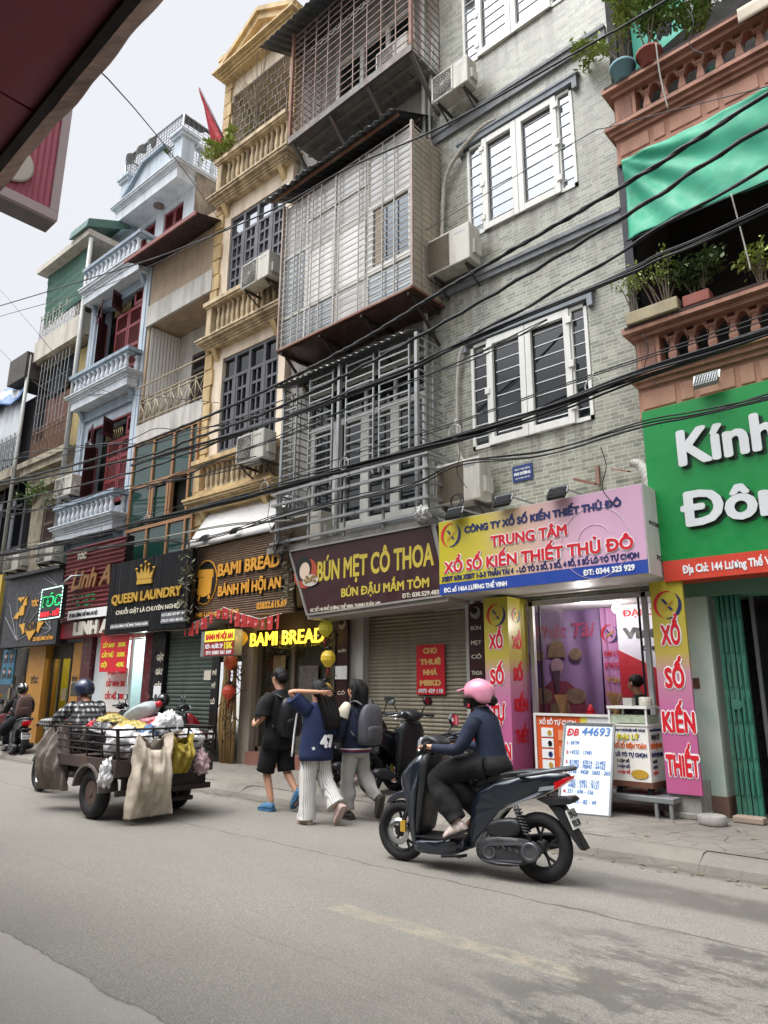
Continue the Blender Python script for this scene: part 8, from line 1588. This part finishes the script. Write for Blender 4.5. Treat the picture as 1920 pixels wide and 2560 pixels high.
for x, z, w_ in ((-3.45, 5.02, 'over the right light of the lowest tiled window'), (-5.51, 4.95, 'left of the lowest tiled window'), (-7.69, 4.95, 'before the window wall of the caged house'), (-9.69, 4.94, 'below the yellow balcony'), (-13.68, 5.0, 'before the green glass front'), (-15.66, 5.03, 'below the blue balcony')):
    b = MB(); b.torus((x, 7.5, z), .1, .009, 'y', 20, 5); b.tube([(x, 7.5, z+.1), (x+.02, 7.5, z+.17)], .01, 5); tag(b.build('cable_hook', mat('hook_white', 'b5b5b0', .5)), 'pale ring hook holding the cable bundle '+w_, 'hook', 'ring hooks on the cable bundle')
def dangle(label, pts, r=.006, mt=None): return tag(limb(MB(), pts, [r]*len(pts), 5, 8).build('loose_wire', mt or CABLE), label, 'wire', 'loose wires')
rg = random.Random(21)
for x, y, z, w_ in ((-5.55, 7.6, 4.9, 'left of the blue plaque'), (-7.7, 7.6, 4.9, 'by the window wall'), (-9.7, 7.6, 4.9, 'over the white cloth awning'), (-3.5, 7.7, 4.3, 'over the pink half of the sign'), (-9.85, 8.0, 4.3, 'between the two brown signs'), (-2.0, 7.9, 9.9, 'from the upper terracotta rail'), (-3.1, 8.3, 5.9, 'before the lower terracotta balcony')):
    dangle('loose wire dangling '+w_, [(x, y, z), (x+.05, y, z-.25), (x-.04, y+.05, z-.5), (x+.12, y+.05, z-.75)])
o = thing('cable_coil', (-9.75, 7.95, 4.0), 'tangled coil of black cable between the two brown signs', 'cable'); b = MB()
for k in range(7): b.torus((-9.75+rg.uniform(-.04, .04), 7.95+.01*k, 3.95+rg.uniform(-.06, .06)), rg.uniform(.1, .17), .007, 'y', 20, 4)
b.build('coil', CABLE, o)
o = thing('cable_coil', (-5.75, 7.9, 4.15), 'small coil of black cable before the dirty air conditioner', 'cable'); b = MB()
for k in range(3): b.torus((-5.85+.01*k, 7.95+.01*k, 4.1), .09+.01*k, .007, 'y', 18, 4)
b.build('coil', CABLE, o)
# ================================================================ plants, flag, oddments on the balconies
LEAF = mat('leaf_green', '5c7a3c', .6, var=.35, sc=14); LEAF2 = mat('leaf_yellow_green', '8e9c52', .6, var=.35, sc=14); LEAF3 = mat('leaf_dark', '43562f', .6, var=.35, sc=14); TWIG = mat('twig', '5f5446', .9, var=.2)
def plant(label, x, y, z, h, sp, n, mt, seed, pot=None, leaf=.09, name='potted_plant', stems=7, lean=(0, 0), droop=.2, cat='plant'):
    o = thing(name, (x, y, z), label, cat); rg = random.Random(seed); st, lf = MB(), MB(); z0 = z
    if pot:
        kind, col, pr, ph = pot; mt_ = mat('pot_'+col, col, .7, var=.15, dirt='4b4036', da=.25)
        if kind == 'box': MB().box(x-pr, x+pr, y-.09, y+.09, z, z+ph).build('pot', mt_, o, bevel=.012)
        else: MB().lathe([(pr*.72, 0), (pr*.95, ph*.82), (pr*1.08, ph*.83), (pr*1.08, ph), (pr*.9, ph), (pr*.85, ph*.9)], (x, y, z), 16).build('pot', mt_, o)
        z0 = z+ph*.9
    for k in range(stems):
        a = rg.uniform(0, 6.28); q = sp*rg.uniform(.2, 1); hh = h*rg.uniform(.55, 1); bx = x+(rg.uniform(-pot[2], pot[2])*.8 if pot and pot[0] == 'box' else rg.gauss(0, .03))
        tip = V((bx+q*math.cos(a)+lean[0]*hh, y+q*.6*math.sin(a)+lean[1]*hh, z0+hh)); P, r_ = smooth([(bx, y, z0), V((bx, y, z0)).lerp(tip, .5)+V((0, 0, h*.1)), tip, tip+V((q*.3*math.cos(a)+lean[0]*.1, 0, -droop*hh*rg.random()))], [.01, .008, .005, .003], 4); st.tube(P, r_, 4)
        for i in range(int(n/stems)):
            p = P[min(len(P)-1, int((.3+.7*rg.random())*len(P)))]+V((rg.gauss(0, .05), rg.gauss(0, .04), rg.gauss(0, .05))); d = V((rg.gauss(0, 1), rg.gauss(0, .8), rg.gauss(0, .7))).normalized(); s = d.cross(V((rg.random()-.5, rg.random()-.5, 1))).normalized(); L = leaf*rg.uniform(.5, 1.4)
            lf.quad(p, p+d*L*.45+s*L*.24, p+d*L, p+d*L*.45-s*L*.24)
    st.build('stem', TWIG, o); lf.build('leaves', mt, o); return o
plant('feathery bright green plant in a blue grey pot on the upper terracotta rail', -3.1, 8.48, 9.95, 1.5, .8, 1500, LEAF2, 1, ('pot', '6d8f97', .17, .28), .08, lean=(-.18, 0)); plant('tall leafy bush in a red brown pot on the upper terracotta rail', -2.72, 8.5, 9.95, 1.15, .45, 900, LEAF, 2, ('pot', '8a4a40', .17, .26), .09, stems=9); plant('climbing shrub at the right of the two pots on the upper terracotta rail', -2.15, 8.75, 9.95, 1.1, .55, 900, LEAF, 3, None, .09, name='climbing_plant')
plant('dry wispy plants in a long stone trough on the lower terracotta rail', -3.0, 8.46, 6.13, .75, .38, 420, LEAF2, 4, ('box', '9a8f72', .34, .17), .06, stems=14, lean=(-.2, 0)); plant('dark bonsai shrub in a square red pot on the lower terracotta rail', -2.45, 8.5, 6.13, .5, .36, 900, LEAF3, 5, ('box', '8a4f42', .16, .15), .08, stems=8, droop=.4); plant('small flowering plant at the right edge of the lower terracotta rail', -1.72, 8.5, 6.13, .55, .25, 220, LEAF2, 6, None, .07, name='hanging_plant')
plant('leafy green plant hanging over the top yellow balustrade beside the red flag', -13.0, 8.42, 14.3, .75, .55, 420, LEAF2, 7, None, .16, name='balcony_plant', droop=1.1, lean=(-.3, 0)); plant('sparse plant inside the iron grille of the yellow house', -12.6, 8.9, 14.5, 1.2, .4, 90, LEAF2, 8, None, .12, name='balcony_plant'); plant('bare leafless branches before the yellow pediment', -11.9, 8.45, 14.6, 2.9, 1.0, 8, TWIG, 9, None, .03, name='bare_branches', stems=12, lean=(-.1, 0))
plant('small green tuft growing on the blue house roof', -17.4, 9.1, 17.3, .35, .15, 60, LEAF2, 10, None, .1, name='roof_plant'); BEND[0] = True
plant('weedy plant hanging over the old shuttered window at left', -21.4, 8.5, 6.8, .55, .9, 260, LEAF, 11, None, .13, name='window_plant', droop=.8, stems=12); plant('dry weeds growing from the drain pipe by the blue house', -19.9, 8.5, 5.9, .9, .45, 90, DRYL, 12, None, .12, name='weeds', stems=10); BEND[0] = False
fl = thing('flag', (-13.2, 8.3, 15), 'red flag hanging furled on its pole above the yellow balcony', 'flag'); MB().tube([(-12.9, 8.55, 14.3), (-13.9, 8.0, 16.75)], .018, 6).build('pole', DARKM, fl)
MB().grid(lambda u, v: (-13.9+.82*v-.5*v*u+.03*math.sin(u*8+v*5), 8.0+.45*v+.07*math.sin(u*7+v*3)*v, 16.72-2.0*v-.12*u*v+.04*math.sin(u*9)*v), 14, 22).build('cloth', mat('flag_red', '9a1420', .75, var=.12), fl, solid=.01)
tp2 = thing('washing_line', (-1.8, 8.9, 10.9), 'washing hung above the upper terracotta balcony', 'washing'); MB().tube([(-3.2, 8.9, 11.3), (2, 8.9, 11.1)], .01, 5).build('line', DARKM, tp2)
for x, w_, h_, c in ((-2.25, .22, .5, '8d8b8f'), (-1.85, .25, .35, 'c9c6c9'), (-1.45, .3, .5, '3c3f4a'), (-2.6, .3, .4, '4a4a55')): MB().grid(lambda u, v: (x+(u-.5)*w_*(1-.3*v), 8.9+.03*math.sin(u*12), 11.15-v*h_), 8, 8).build('garment', mat('garment_'+c, c, .8, var=.2), tp2)
tag(MB().prism([(-3.25, 10.95), (-3.25, 11.9), (-2.3, 11.75), (-2.35, 11.25)], 9.4, 9.42).build('teal_sheet', mat('teal_sheet', '49b39a', .6, var=.08)), 'teal sheet hung behind the plants at the top of the terracotta house', 'sheet')
bk = thing('basket', (-1.9, 8.5, 10), 'pale green plastic basket on the upper terracotta rail', 'basket'); MB().lathe([(.02, 0), (.17, .01), (.2, .05), (.21, .06)], (0, 0, 0), 20).build('bowl', mat('basket_green', '8fc2a0', .5), bk); bk.location = (-1.86, 8.52, 10.14); bk.rotation_euler = (1.1, .2, 0)
wt = tag(MB().lathe([(.06, 0), (.085, .16), (.09, .17)], (-2.0, 8.78, 9.46), 12).build('teal_bucket', TEAL), 'small teal bucket showing between the upper terracotta balusters', 'bucket')
tag(MB().grid(lambda u, v: (-1.55+u*3, 8.4-.03*v, 9.98-v*.25), 8, 4).build('pale_cloth', mat('cloth_beige', 'b5aa98', .8, var=.1), solid=.01), 'beige cloth over the right end of the upper terracotta rail', 'cloth')
for x, w_ in ((-2.3, 'left'),): pass
dangle('pale cord hanging from the upper terracotta rail', [(-2.55, 8.3, 10.1), (-2.55, 8.32, 9.6), (-2.5, 8.33, 9.0)], .012, mat('cord_pale', '')); dangle('white cord hanging across the dark loggia', [(-1.9, 8.4, 7.4), (-1.85, 8.45, 6.8), (-1.8, 8.4, 6.3)], .01, mat('cord_pale', ''))
bx = tag(MB().box(-8.1, -6.6, 8.15, 8.5, 4.0, 4.08).build('aluminium_scraps', MGREY), 'aluminium strips lying in the low grey rail basket', 'scrap')
blob('plastic_bag', 'clear plastic bag at the right end of the low grey rail basket', 'bag', (-6.5, 8.0, 4.0), (.14, .1, .16), mat('clear_bag', 'a7a5a0', .2, var=.2, spec=.8, bump=.5), 31, .4, 5)
